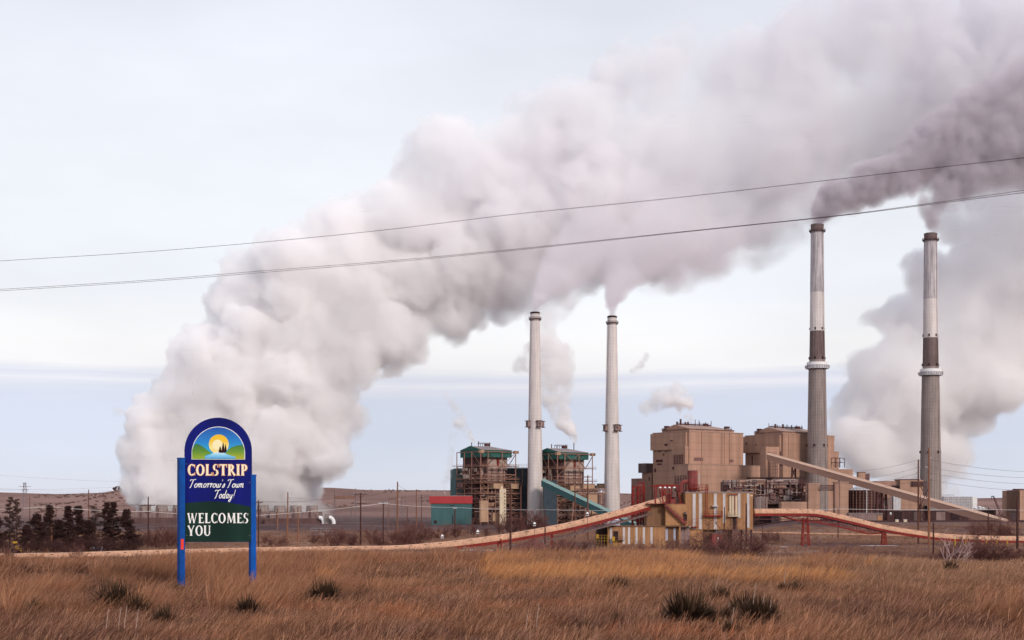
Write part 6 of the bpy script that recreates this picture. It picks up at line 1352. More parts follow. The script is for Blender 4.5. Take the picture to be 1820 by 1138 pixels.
def poly(pts, y, m, name, th=.008, parent=root):
    """flat shape on the sign face: pts in photo px, y = how far proud of the board"""
    b = MB(); n = len(pts); fv = [fr.w(W(a), -y, Zp(c)) for a, c in pts]; bv = [fr.w(W(a), -y+th, Zp(c)) for a, c in pts]
    b.add(fv+bv, [tuple(range(n)), tuple(range(2*n-1, n-1, -1))]+[(i, n+i, n+(i+1) % n, (i+1) % n) for i in range(n)])
    me = bpy.data.meshes.new(name); bm = bmesh.new(); vs = [bm.verts.new(v) for v in b.v]
    for f in b.f: bm.faces.new([vs[i] for i in f])
    bmesh.ops.triangulate(bm, faces=[f for f in bm.faces if len(f.verts) > 4], ngon_method='EAR_CLIP'); bm.normal_update(); bm.to_mesh(me); bm.free()
    o = bpy.data.objects.new(name, me); COL.objects.link(o); me.materials.append(m); o.parent = parent
    o.matrix_parent_inverse = Matrix.Translation(-parent.location) if parent is root else Matrix.Identity(4)
    if parent is not root: o.matrix_parent_inverse = Matrix.Translation(-root.location)
    return o
arc = lambda cx, cy, rx, ry, a0, a1, n: [(cx+rx*math.cos(R(a0+(a1-a0)*i/n)), cy-ry*math.sin(R(a0+(a1-a0)*i/n))) for i in range(n+1)]
board = poly([(328, 963.5), (446.6, 963.5), (446.6, 802)]+arc(387.3, 802, 59.4, 59.6, 0, 180, 48)+[(327.9, 802)], .02, M['navy'], 'board', .07)
poly([(328.6, 963.0)]+[(328.6+117.4*i/24, 898.5-7.2*math.sin(math.pi*(.18+.70*i/24))/1.0+ (10.5*max(0, i/24-.35)**1.6)) for i in range(25)]+[(446.0, 963.0)], .026, M['sign_green'], 'green_field', .005)
# picture of sunrise over hills
def grad_mat(name, stops, y0, y1):
    m = bpy.data.materials.new(name); m.use_nodes = True; t = m.node_tree; b = t.nodes['Principled BSDF']; b.inputs['Roughness'].default_value = .45
    g = t.nodes.new('ShaderNodeNewGeometry'); s = t.nodes.new('ShaderNodeSeparateXYZ'); t.links.new(g.outputs['Position'], s.inputs[0]); r = t.nodes.new('ShaderNodeMapRange'); r.inputs[1].default_value = Zp(y1); r.inputs[2].default_value = Zp(y0); t.links.new(s.outputs[2], r.inputs[0])
    c = t.nodes.new('ShaderNodeValToRGB'); t.links.new(r.outputs[0], c.inputs[0]); e = c.color_ramp.elements; e[0].position = 0; e[0].color = (*stops[0], 1); e[1].position = 1; e[1].color = (*stops[-1], 1)
    for i, q in enumerate(stops[1:-1]): x = e.new((i+1)/(len(stops)-1)); x.color = (*q, 1)
    t.links.new(c.outputs[0], b.inputs['Base Color']); return m
poly([(340.8, 817)]+arc(387.9, 806, 47.1, 47.6, 180, 0, 48)+[(435.0, 817)], .028, M['letter'], 'picture_border', .006)
poly([(341.9, 816)]+arc(387.9, 806, 46.0, 46.5, 180, 0, 48)+[(433.9, 816)], .032, grad_mat('painted_sky', [(.02,.50,.72), (.01,.22,.60), (.005,.07,.38)], 759, 812), 'painted_sky', .003)
poly(arc(388.8, 790.0, 17.6, 17.6, 0, 360, 32)[:-1], .036, grad_mat('painted_sun', [(.95,.62,.16), (.95,.80,.30), (.90,.55,.02), (.88,.50,.01)], 772, 808), 'painted_sun', .003)
poly(arc(386.5, 790.5, 9, 9, 0, 360, 24)[:-1], .039, mat('pale_sun_core', (.95,.85,.50), var=.02), 'sun_core', .002)
poly([(342.0, 816), (342.0, 800), (343.6, 796), (346.3, 790.5), (349, 789.3), (353, 789.8), (358, 792.5), (363, 795.5), (367, 799), (371, 803), (376, 806), (366, 809), (364, 812.5), (365, 816)], .042, grad_mat('painted_hill', [(.30,.42,.02), (.10,.26,.02), (.03,.14,.03)], 789, 816), 'painted_hill', .003)
poly([(400, 805.5), (404, 802), (408, 797.5), (414, 794), (420, 792.3), (427, 791.2), (431, 790.5), (433.8, 797), (433.8, 816), (417, 816), (418, 812), (411, 810), (404, 808)], .042, grad_mat('painted_hill_right', [(.45,.45,.02), (.14,.30,.02), (.04,.16,.03)], 790, 816), 'painted_hill', .003)
poly([(364.5, 815.7), (363.9, 811.5), (368, 810.8), (376, 807.5), (382, 804.2), (388, 802.8), (396, 804.5), (403, 808), (411, 810.2), (418.5, 812), (417.5, 815.7)], .0455, grad_mat('painted_river', [(.05,.32,.68), (.25,.62,.85), (.75,.90,.95)], 803, 816), 'painted_river', .003)
M['sil'] = mat('dark_silhouette', (.03,.008,.012), var=.05)
for (cx, yt, w, yb) in ((391.3, 793, 2.4, 803.5), (396.6, 786.5, 2.8, 804), (400.8, 789.2, 2.0, 803)):
    poly([(cx-w, yb), (cx-w*.55, yb-(yb-yt)*.42), (cx-w*.75, yb-(yb-yt)*.42), (cx-w*.3, yb-(yb-yt)*.74), (cx-w*.42, yb-(yb-yt)*.74), (cx, yt), (cx+w*.42, yb-(yb-yt)*.74), (cx+w*.3, yb-(yb-yt)*.74), (cx+w*.75, yb-(yb-yt)*.42), (cx+w*.55, yb-(yb-yt)*.42), (cx+w, yb)], .049, M['sil'], 'painted_pine', .003)
poly([(388, 804), (389, 801.5), (394, 800.5), (400, 800.8), (402, 803.5), (397, 805), (391, 805)], .0485, M['sil'], 'painted_pine_base', .003)
# lettering: strokes in a 0..1 x 0..1 cell (y up), widths in cell heights
def S(p, q, w0, w1, flare=0.0, g=0.0):
    """tapered stem as quads, optionally flared at both ends; g grows it on every side"""
    p, q = Vector(p), Vector(q); d = (q-p).normalized(); n = Vector((-d.y, d.x)); p = p-d*g; q = q+d*g; w0 += 2*g; w1 += 2*g
    if not flare: return [[p-n*w0/2, q-n*w1/2, q+n*w1/2, p+n*w0/2]]
    e = min(.13, (q-p).length*.2); a, c = p+d*e, q-d*e
    return [[p-n*(w0/2+flare), a-n*w0/2, a+n*w0/2, p+n*(w0/2+flare)], [a-n*w0/2, c-n*w1/2, c+n*w1/2, a+n*w0/2], [c-n*w1/2, q-n*(w1/2+flare), q+n*(w1/2+flare), c+n*w1/2]]
def Rg(cx, cy, rx, ry, wx, wy, a0, a1, g=0.0, n=14):
    """curved stroke, thick at the sides (wx) and thin at the top and bottom (wy)"""
    o = [Vector((cx+(rx+g)*math.cos(R(a0+(a1-a0)*i/n)), cy+(ry+g)*math.sin(R(a0+(a1-a0)*i/n)))) for i in range(n+1)]
    q = [Vector((cx+(rx-wx-g)*math.cos(R(a0+(a1-a0)*i/n)), cy+(ry-wy-g)*math.sin(R(a0+(a1-a0)*i/n)))) for i in range(n+1)]
    return [[o[i], o[i+1], q[i+1], q[i]] for i in range(n)]
T = .18; t2 = .085
GL = {
 'C': (.66, [(Rg, .36, .5, .34, .52, T, t2, 48, 312), (S, (.60, .96), (.60, .70), .05, .02), (S, (.60, .04), (.62, .26), .05, .02)]),
 'O': (.74, [(Rg, .37, .5, .36, .52, T, t2, 0, 360)]),
 'L': (.56, [(S, (.17, 0), (.17, 1), T, T, .05), (S, (.06, .045), (.53, .045), .09, .09), (S, (.515, 0), (.54, .25), .06, .02)]),
 'S': (.54, [(Rg, .27, .735, .225, .285, T*.9, t2, 60, 262), (Rg, .26, .255, .24, .275, T*.9, t2, -118, 84), (S, (.47, .98), (.45, .74), .05, .02), (S, (.04, .0), (.06, .27), .05, .02)]),
 'T': (.64, [(S, (.32, 0), (.32, .99), T, T, .05), (S, (.03, .955), (.61, .955), .09, .09), (S, (.04, 1), (.02, .74), .06, .02), (S, (.60, 1), (.62, .74), .06, .02)]),
 'R': (.68, [(S, (.17, 0), (.17, 1), T, T, .05), (Rg, .27, .735, .27, .27, T, t2, -92, 92), (S, (.30, .50), (.62, .0), .13, .15, .02), (S, (.12, .48), (.30, .50), .07, .07), (S, (.12, .965), (.30, .965), .07, .07)]),
 'I': (.34, [(S, (.17, 0), (.17, 1), T, T, .06)]),
 'P': (.62, [(S, (.17, 0), (.17, 1), T, T, .05), (Rg, .28, .70, .28, .305, T, t2, -92, 92), (S, (.12, .43), (.30, .43), .07, .07), (S, (.12, .965), (.30, .965), .07, .07)]),
 'W': (1.0, [(S, (.10, 1), (.28, .0), .15, .13, .03), (S, (.28, .0), (.50, .98), .07, .06), (S, (.46, .98), (.66, 0), .15, .13, .02), (S, (.66, 0), (.90, 1), .06, .07, .03)]),
 'E': (.58, [(S, (.17, 0), (.17, 1), T, T, .05), (S, (.10, .955), (.52, .955), .09, .09), (S, (.10, .045), (.54, .045), .09, .09), (S, (.20, .52), (.44, .52), .075, .075), (S, (.52, 1), (.50, .77), .06, .02), (S, (.53, 0), (.56, .24), .06, .02)]),
 'M': (.94, [(S, (.14, 0), (.20, 1), .07, .09, .04), (S, (.20, 1), (.46, .06), .15, .12), (S, (.46, .06), (.74, 1), .06, .07), (S, (.74, 1), (.79, 0), T, T, .05)]),
 'Y': (.70, [(S, (.35, 0), (.35, .46), T, T, .05), (S, (.35, .42), (.08, 1), .14, .15, .03), (S, (.36, .42), (.62, 1), .08, .08, .03)]),
 'U': (.72, [(S, (.15, .28), (.15, 1), T*.95, T*.95, .04), (S, (.58, .28), (.58, 1), .10, .10, .04), (Rg, .365, .30, .30, .32, T*.95, t2*1.1, 180, 300), (Rg, .365, .30, .265, .32, .10, t2*1.1, 300, 360)])}
def word(txt, x0, x1, ytop, ybot, m, name, proud, outline=None):
    tot = sum(GL[c][0] for c in txt)+.05*(len(txt)-1); h = ybot-ytop; sx = (x1-x0)/tot; x = x0
    for ch in txt:
        for nm, mm, g, yy in (([('letter_outline', outline, .035, proud)] if outline else [])+[(name, m, 0, proud+.006)]):
            b = MB(); k_ = 0
            for st in GL[ch][1]:
                a = list(st[1:])
                if st[0] is S and len(a) == 4: a.append(0.0)
                for qd in st[0](*a, g=g):
                    k_ += 1; y = yy+.00008*k_; b.add([fr.w(W(x+p.x*sx), -y, Zp(ybot-p.y*h)) for p in qd], [(0, 1, 2, 3)])
            b.build(nm, mm, root)
        x += (GL[ch][0]+.05)*sx
word('COLSTRIP', 333.7, 440.3, 825.6, 845.2, M['letter_c'], 'letter', .030, M['outline'])
word('WELCOMES', 333.2, 441.5, 912.2, 930.0, M['letter'], 'letter', .030); word('YOU', 333.5, 375.0, 934.2, 952.4, M['letter'], 'letter', .030)
# brush script: polylines on a slanted grid (x advance, y up; x-height 1, capitals 1.9)
SC = {
 'T': (1.25, [[(.05, 1.55), (.25, 1.85), (.75, 1.78), (1.35, 1.95)], [(.78, 1.78), (.62, .9), (.45, .1), (.25, -.05)]]),
 'o': (.80, [[(.42, .95), (.15, .75), (.10, .25), (.35, .02), (.62, .3), (.60, .75), (.40, .95)], [(.58, .8), (.85, .7)]]),
 'm': (1.25, [[(.02, .7), (.15, .95), (.12, .02)], [(.12, .6), (.35, .95), (.50, .85), (.48, .02)], [(.48, .6), (.75, .95), (.88, .8), (.86, .1), (1.15, .1)]]),
 'r': (.68, [[(.02, .7), (.18, .98), (.30, .85), (.22, .02)], [(.26, .6), (.5, .92), (.66, .85)]]),
 'w': (1.1, [[(.05, .9), (.12, .25), (.28, .02), (.48, .3), (.5, .9)], [(.5, .3), (.65, .02), (.88, .3), (.92, .9), (1.08, .75)]]),
 "'": (.25, [[(.12, 1.9), (.05, 1.5)]]),
 's': (.62, [[(.1, .1), (.5, .95), (.52, .3), (.3, 0), (.08, .12)]]),
 'n': (.85, [[(.02, .7), (.15, .95), (.12, .02)], [(.12, .6), (.4, .95), (.55, .8), (.52, .1), (.8, .12)]]),
 'd': (.85, [[(.5, .85), (.2, .9), (.08, .4), (.22, .02), (.5, .25)], [(.72, 1.9), (.50, .1), (.72, .05)]]),
 'a': (.85, [[(.55, .85), (.25, .95), (.08, .5), (.2, .02), (.5, .3)], [(.58, .92), (.52, .1), (.78, .08)]]),
 'y': (.85, [[(.05, .9), (.12, .3), (.32, .08), (.55, .5), (.62, .92)], [(.62, .92), (.52, .0), (.30, -.75), (.05, -.7), (.1, -.4), (.7, .15)]]),
 '!': (.4, [[(.32, 1.95), (.18, .45)], [(.13, .12), (.15, .02)]]), ' ': (.42, [])}
def script(txt, x0, x1, base, xh, slant=.22, w=1.35):
    tot = sum(SC[c][0] for c in txt); sx = (x1-x0)/(tot+.5); x = x0
    for ch in txt:
        b = MB(); z_ = 0
        for pl in SC[ch][1]:
            pts = [Vector((x+(p[0]+slant*p[1])*sx, base-p[1]*xh)) for p in pl]
            if len(pts) > 2:
                o = []
                for i in range(len(pts)-1):
                    p0, p1, p2, p3 = pts[max(i-1, 0)], pts[i], pts[i+1], pts[min(i+2, len(pts)-1)]
                    for q in range(4): t = q/4; o.append(.5*((2*p1)+(p2-p0)*t+(2*p0-5*p1+4*p2-p3)*t*t+(3*p1-p0-3*p2+p3)*t**3))
                pts = o+[pts[-1]]
            n = len(pts); L0 = []; R0 = []
            for i, p in enumerate(pts):
                d = (pts[min(i+1, n-1)]-pts[max(i-1, 0)]).normalized(); nn = Vector((-d.y, d.x)); ww = w*(.75+.35*abs(d.y))/2*(.6 if i in (0, n-1) else 1); L0.append(p+nn*ww); R0.append(p-nn*ww)
            for i in range(n-1):
                z_ += 1; y = .030+.00012*z_
                b.add([fr.w(W(q.x), -y, Zp(q.y)) for q in (L0[i], L0[i+1], R0[i+1], R0[i])], [(0, 1, 2, 3)])
        if SC[ch][1]: o = b.build('script_letter', M['letter'], root)
        x += SC[ch][0]*sx
script("Tomorrow's Town", 335.2, 436.5, 866.8, 7.6); script('Today!', 379.5, 419.5, 885.8, 7.8)
# posts: square, turned so that the left faces show
def post(px0, px1, ytop, z0, v, label=None):
    f = Frame((px0+px1)/2, SD+v, 36); w = (px1-px0)*k/2/1.40; zt = EYE-(ytop-HY)/F*(SD+v); b = MB()
    b.box(f, -w, w, -w, w, z0, zt); b.box(f, -w-.008, w+.008, -w-.008, w+.008, zt+.001, zt+.03); return b.build('post', M['post_blue'], root)
post(314.6, 329.2, 815.5, hz(fr.o.x, SD)-.4, -.10); post(441.9, 455.6, 845.5, hz(fr.o.x+2.2, SD)-.4, .16)
f = Frame(321.9, SD-.1, 36); w = 14.6*k/2/1.40; MB().box(f, -w*.55, w*.45, -w-.012, -w-.002, EYE-(976.5-HY)*k, EYE-(958-HY)*k).build('reflector', M['sticker'], root)
b = MB()
for (a, y) in ((332, 825), (332, 952), (443, 858), (443, 952)): b.box(fr, W(a)-.012, W(a)+.012, -.03, -.021, Zp(y)-.012, Zp(y)+.012)
b.build('bolt', M['lattice'], root)
# ================================================================ steam and smoke (real volumes)
def rot3(rng):
    q = rng.normal(size=4); q /= np.linalg.norm(q); w, x, y, z = q
    return np.array([[1-2*(y*y+z*z), 2*(x*y-z*w), 2*(x*z+y*w)], [2*(x*y+z*w), 1-2*(x*x+z*z), 2*(y*z-x*w)], [2*(x*z-y*w), 2*(y*z+x*w), 1-2*(x*x+y*y)]], np.float32)
def value_noise(p, L, rng):
    """smooth noise in -1..1 at points p"""
    T = rng.uniform(-1, 1, (32, 32, 32)).astype(np.float32); q = p@rot3(rng)/np.float32(L)+rng.uniform(0, 32, 3).astype(np.float32)
    i = np.floor(q).astype(np.int32); f = q-i; f = f*f*(3-2*f); i &= 31; k = (i+1) & 31
    x0, y0, z0 = i.T; x1, y1, z1 = k.T; a, b, c = f.T
    lo = (T[x0, y0, z0]*(1-c)+T[x0, y0, z1]*c)*(1-b)+(T[x0, y1, z0]*(1-c)+T[x0, y1, z1]*c)*b
    hi = (T[x1, y0, z0]*(1-c)+T[x1, y0, z1]*c)*(1-b)+(T[x1, y1, z0]*(1-c)+T[x1, y1, z1]*c)*b
    return lo*(1-a)+hi*a
def cell_noise(p, L, rng):
    """cauliflower bumps: 1 at cell centres falling to creases between cells, about 0.1..1"""
    T = rng.uniform(.1, .9, (16, 16, 16, 3)).astype(np.float32); q = p@rot3(rng)/np.float32(L)+rng.uniform(0, 16, 3).astype(np.float32)
    i = np.floor(q).astype(np.int32); f = (q-i).astype(np.float32); best = np.full(len(p), 9., np.float32)
    for dx in (-1, 0, 1):
        for dy in (-1, 0, 1):
            for dz in (-1, 0, 1):
                c = T[(i[:, 0]+dx) & 15, (i[:, 1]+dy) & 15, (i[:, 2]+dz) & 15]
                d = (c[:, 0]+dx-f[:, 0])**2+(c[:, 1]+dy-f[:, 1])**2+(c[:, 2]+dz-f[:, 2])**2; np.minimum(best, d, out=best)
    return 1-best
def volume_object(name, dens, lo, vox, mat):
    nx, ny, nz_ = dens.shape
    me = bpy.data.meshes.new(name); me.vertices.add(dens.size)
    a = me.attributes.new('d', 'FLOAT', 'POINT'); a.data.foreach_set('value', dens.astype(np.float32).ravel())
    o = bpy.data.objects.new(name, me); COL.objects.link(o)
    ng = bpy.data.node_groups.new(name+'_grid', 'GeometryNodeTree')
    ng.interface.new_socket('Geometry', in_out='INPUT', socket_type='NodeSocketGeometry')
    ng.interface.new_socket('Geometry', in_out='OUTPUT', socket_type='NodeSocketGeometry')
    N = ng.nodes.new; Lk = ng.links.new
    gi = N('NodeGroupInput'); go = N('NodeGroupOutput')
    pos = N('GeometryNodeInputPosition')
    sub = N('ShaderNodeVectorMath'); sub.operation = 'SUBTRACT'; sub.inputs[1].default_value = lo; Lk(pos.outputs[0], sub.inputs[0])
    scl = N('ShaderNodeVectorMath'); scl.operation = 'SCALE'; scl.inputs['Scale'].default_value = 1/vox; Lk(sub.outputs[0], scl.inputs[0])
    ad = N('ShaderNodeVectorMath'); ad.operation = 'ADD'; ad.inputs[1].default_value = (.5, .5, .5); Lk(scl.outputs[0], ad.inputs[0])
    fl = N('ShaderNodeVectorMath'); fl.operation = 'FLOOR'; Lk(ad.outputs[0], fl.inputs[0])
    dt = N('ShaderNodeVectorMath'); dt.operation = 'DOT_PRODUCT'; dt.inputs[1].default_value = (ny*nz_, nz_, 1); Lk(fl.outputs[0], dt.inputs[0])
    f2i = N('FunctionNodeFloatToInt'); Lk(dt.outputs['Value'], f2i.inputs[0])
    na = N('GeometryNodeInputNamedAttribute'); na.data_type = 'FLOAT'; na.inputs[0].default_value = 'd'
    si = N('GeometryNodeSampleIndex'); si.data_type = 'FLOAT'; si.domain = 'POINT'; si.clamp = True
    Lk(gi.outputs[0], si.inputs['Geometry']); Lk(na.outputs[0], si.inputs['Value']); Lk(f2i.outputs[0], si.inputs['Index'])
    vc = N('GeometryNodeVolumeCube')
    vc.inputs['Min'].default_value = lo
    vc.inputs['Max'].default_value = (lo[0]+(nx-1)*vox, lo[1]+(ny-1)*vox, lo[2]+(nz_-1)*vox)
    vc.inputs['Resolution X'].default_value = nx; vc.inputs['Resolution Y'].default_value = ny; vc.inputs['Resolution Z'].default_value = nz_
    Lk(si.outputs[0], vc.inputs['Density'])
    sm = N('GeometryNodeSetMaterial'); sm.inputs['Material'].default_value = mat; Lk(vc.outputs[0], sm.inputs[0]); Lk(sm.outputs[0], go.inputs[0])
    o.modifiers.new('grid', 'NODES').node_group = ng
    me.materials.append(mat)
    return o
def smoke_mat(name, color, dens, aniso=0.0, absorb=(0, 0, 0, 1)):
    m = bpy.data.materials.new(name); m.use_nodes = True; t = m.node_tree; t.nodes.clear()
    v = t.nodes.new('ShaderNodeVolumePrincipled'); o = t.nodes.new('ShaderNodeOutputMaterial')
    v.inputs['Color'].default_value = color; v.inputs['Density'].default_value = dens; v.inputs['Anisotropy'].default_value = aniso
    v.inputs['Absorption Color'].default_value = absorb
    t.links.new(v.outputs[0], o.inputs['Volume']); return m
def grow_plume(name, chain, vox, mat, seed, billow, soft=6, depth=0.8, wisp=0.0, blobs=None, softf=None, field=None):
    """chain: list of (px, py, D, radius_px, density).  billow: [(wavelength, amplitude)]"""
    pts = []
    if blobs: pts = [(P(a, b_, D_), r*D_/F, dd) for a, b_, D_, r, dd in blobs]
    for (a, b) in (() if blobs else zip(chain[:-1], chain[1:])):
        pa, pb = P(*a[:3]), P(*b[:3]); ra, rb = a[3]*a[2]/F, b[3]*b[2]/F
        n = max(2, int((pb-pa).length/(0.18*min(ra, rb)+vox*.5)))
        for k in range(n):
            t = k/n; pts.append((pa.lerp(pb, t), ra+(rb-ra)*t, a[4]+(b[4]-a[4])*t))
    if not blobs: pb = P(*chain[-1][:3]); pts.append((pb, chain[-1][3]*chain[-1][2]/F, chain[-1][4]))
    pad = sum(a for _, a in billow)*1.3+soft+2*vox
    lo = [min(p[0][k]-p[1] for p in pts)-pad for k in range(3)]; hi = [max(p[0][k]+p[1] for p in pts)+pad for k in range(3)]
    lo[1] = min(p[0][1]-p[1]*depth for p in pts)-pad; hi[1] = max(p[0][1]+p[1]*depth for p in pts)+pad
    lo[2] = max(lo[2], 1.0)
    sh = tuple(int((hi[k]-lo[k])/vox)+1 for k in range(3))
    sdf = np.full(sh, 1e3, np.float32); dn = np.zeros(sh, np.float32); dw = np.full(sh, 1e-6, np.float32); dr = np.zeros(sh, np.float32)
    ax = [lo[k]+np.arange(sh[k], dtype=np.float32)*vox for k in range(3)]
    for c, r, dd in pts:
        m = r+pad
        s = [slice(max(0, int((c[k]-m-lo[k])/vox)), max(0, int((c[k]+m-lo[k])/vox)+2)) for k in range(3)]
        X, Y, Z = ax[0][s[0]][:, None, None], ax[1][s[1]][None, :, None], ax[2][s[2]][None, None, :]
        d = np.sqrt((X-c[0])**2+((Y-c[1])/depth)**2+(Z-c[2])**2)-r
        old = sdf[tuple(s)]; b = d < old
        wt_ = np.exp(-np.maximum(d, -.7*r)/(r*.35)); dn[tuple(s)] += wt_*dd; dr[tuple(s)] += wt_*r; dw[tuple(s)] += wt_; sdf[tuple(s)] = np.minimum(old, d)
    rng = np.random.default_rng(seed); amp = sum(a for _, a in billow); rl = dr/dw
    if softf is not None: soft = np.interp(ax[0], softf[0], softf[1]).astype(np.float32)[:, None, None]*np.ones(sh, np.float32)
    else: soft = np.full(sh, soft, np.float32)
    d = (sdf < 0).astype(np.float32)
    m = (sdf < amp*1.1) & (sdf > -amp*1.1-soft); idx = np.nonzero(m)
    pt = np.stack([ax[k][idx[k]] for k in range(3)], 1)
    warp = np.stack([value_noise(pt, billow[0][0]*.6, rng) for _ in range(3)], 1)*billow[0][0]*.10; pt2 = pt+warp
    disp = np.zeros(len(pt), np.float32)
    for n_, (L, A) in enumerate(billow): disp += A*((cell_noise(pt2, L, rng)-.62)*1.5 if n_ < 3 else value_noise(pt2, L, rng)*.8)
    k_ = np.clip(rl[m]/(amp*1.05), .12, 1.0)
    d[m] = np.clip((disp*k_-sdf[m])/(soft[m]*np.clip(k_*1.5, .3, 1)), 0, 1)
    if field:      # store a smooth signed field (0.5 at the surface); the material turns it into density with a crisp or soft edge
        d = np.where(sdf < 0, 1., 0.).astype(np.float32); m = (sdf < amp*1.1+field) & (sdf > -amp*1.1-field*1.5); idx = np.nonzero(m); pt = np.stack([ax[k][idx[k]] for k in range(3)], 1)
        d_ = np.full(sh, -1e3, np.float32); m0 = (sdf < amp*1.1) & (sdf > -amp*1.1-soft); tmp = np.zeros(sh, np.float32); tmp[m0] = disp*k_
        w = value_noise(pt, 34, rng)+.6*value_noise(pt, 15, rng)+.4*value_noise(pt, 7, rng)
        e = .5+(tmp[m]-sdf[m])/(2*field)+np.interp(pt[:, 0], *wisp)*w*.30; d[m] = np.clip(e, 0, 1)
        big = value_noise(np.stack([ax[k][np.nonzero(d > 0)[k]] for k in range(3)], 1), 60, rng) if False else None
        wisp = 0; dn[:] = 1; dw[:] = 1
    if wisp:
        m = d > 0; idx = np.nonzero(m); pt = np.stack([ax[k][idx[k]] for k in range(3)], 1); q = max(billow[0][0]*.55, 6)
        w = value_noise(pt, q, rng)+.6*value_noise(pt, q*.45, rng)+.35*value_noise(pt, q*.2, rng)
        d[m] *= np.clip(1+(np.interp(pt[:, 0], *wisp) if isinstance(wisp, tuple) else wisp)*w, 0.0, 3)
    d = d*dn/dw
    # zero the border so that the grid never ends in a cut face
    for k in range(3):
        s = [slice(None)]*3; s[k] = 0; d[tuple(s)] = 0; s[k] = -1; d[tuple(s)] = 0
    print(name, sh, d.size, float((d > 0).mean()))
    return volume_object(name, d, tuple(lo), vox, mat)

def crisp(m, dens, width, noise=.12):
    """turn the stored field into density: dens and width are ([x...], [value...]) along the wind"""
    t = m.node_tree; N = t.nodes.new; L = t.links.new; v = t.nodes['Principled Volume']
    at = N('ShaderNodeAttribute'); at.attribute_name = 'density'; g = N('ShaderNodeNewGeometry'); sx = N('ShaderNodeSeparateXYZ'); L(g.outputs['Position'], sx.inputs[0])
    def curve(xs, vs):
        r = N('ShaderNodeMapRange'); r.inputs[1].default_value = xs[0]; r.inputs[2].default_value = xs[-1]; L(sx.outputs[0], r.inputs[0]); c = N('ShaderNodeValToRGB'); L(r.outputs[0], c.inputs[0]); e = c.color_ramp.elements
        e[0].color = (vs[0],)*3+(1,); e[1].color = (vs[-1],)*3+(1,)
        for x, q in zip(xs[1:-1], vs[1:-1]): k = e.new((x-xs[0])/(xs[-1]-xs[0])); k.color = (q, q, q, 1)
        return c.outputs[0]
    n = N('ShaderNodeTexNoise'); n.inputs['Scale'].default_value = .30; n.inputs['Detail'].default_value = 1; n.inputs['Roughness'].default_value = .6; L(g.outputs['Position'], n.inputs['Vector'])
    nb = N('ShaderNodeTexNoise'); nb.inputs['Scale'].default_value = .016; nb.inputs['Detail'].default_value = 2; L(g.outputs['Position'], nb.inputs['Vector']); rb_ = N('ShaderNodeMapRange'); rb_.inputs[1].default_value = .36; rb_.inputs[2].default_value = .64; rb_.inputs[3].default_value = .35; rb_.inputs[4].default_value = 1.75; L(nb.outputs[0], rb_.inputs[0])
    a = N('ShaderNodeMath'); a.operation = 'MULTIPLY_ADD'; a.inputs[1].default_value = noise; L(n.outputs[0], a.inputs[0]); L(at.outputs['Fac'], a.inputs[2])
    w = curve(*width); top = N('ShaderNodeMath'); top.operation = 'ADD'; top.inputs[0].default_value = .5+noise*.5; L(w, top.inputs[1])
    r = N('ShaderNodeMapRange'); r.inputs[1].default_value = .5+noise*.5; L(a.outputs[0], r.inputs[0]); L(top.outputs[0], r.inputs[2])
    m2 = N('ShaderNodeMath'); m2.operation = 'MULTIPLY'; L(r.outputs[0], m2.inputs[0]); L(curve(*dens), m2.inputs[1])
    gt = N('ShaderNodeMath'); gt.operation = 'GREATER_THAN'; gt.inputs[1].default_value = .08; L(at.outputs['Fac'], gt.inputs[0]); m3 = N('ShaderNodeMath'); m3.operation = 'MULTIPLY'; L(m2.outputs[0], m3.inputs[0]); L(gt.outputs[0], m3.inputs[1]); m4 = N('ShaderNodeMath'); m4.operation = 'MULTIPLY'; L(m3.outputs[0], m4.inputs[0]); L(rb_.outputs[0], m4.inputs[1]); m3 = m4
    v.inputs['Density Attribute'].default_value = ''; L(m3.outputs[0], v.inputs['Density'])
steam = smoke_mat('steam', (0.997, 0.988, 0.989, 1), 1.0)
soot = smoke_mat('stack_smoke', (0.765, 0.718, 0.752, 1), 1.0); thin_soot = smoke_mat('thin_stack_smoke', (0.93, 0.895, 0.92, 1), 1.0)
def tagp(o, lab): tag(o, lab, 'smoke', kind='stuff')
mixed = smoke_mat('steam_mixing_with_soot', (1, 1, 1, 1), 1.0); t_ = mixed.node_tree; g_ = t_.nodes.new('ShaderNodeNewGeometry'); s_ = t_.nodes.new('ShaderNodeSeparateXYZ'); t_.links.new(g_.outputs['Position'], s_.inputs[0])
n_ = t_.nodes.new('ShaderNodeTexNoise'); n_.inputs['Scale'].default_value = .012; n_.inputs['Detail'].default_value = 1; t_.links.new(g_.outputs['Position'], n_.inputs['Vector'])
a_ = t_.nodes.new('ShaderNodeMath'); a_.operation = 'MULTIPLY_ADD'; a_.inputs[1].default_value = 260; t_.links.new(n_.outputs[0], a_.inputs[0]); t_.links.new(s_.outputs[0], a_.inputs[2])
r_ = t_.nodes.new('ShaderNodeMapRange'); r_.inputs[1].default_value = 0; r_.inputs[2].default_value = 560; t_.links.new(a_.outputs[0], r_.inputs[0])
t_.links.new(ramp_mix(t_, r_.outputs[0], (.999, .990, .992), (.905, .892, .914)), t_.nodes['Principled Volume'].inputs['Color'])
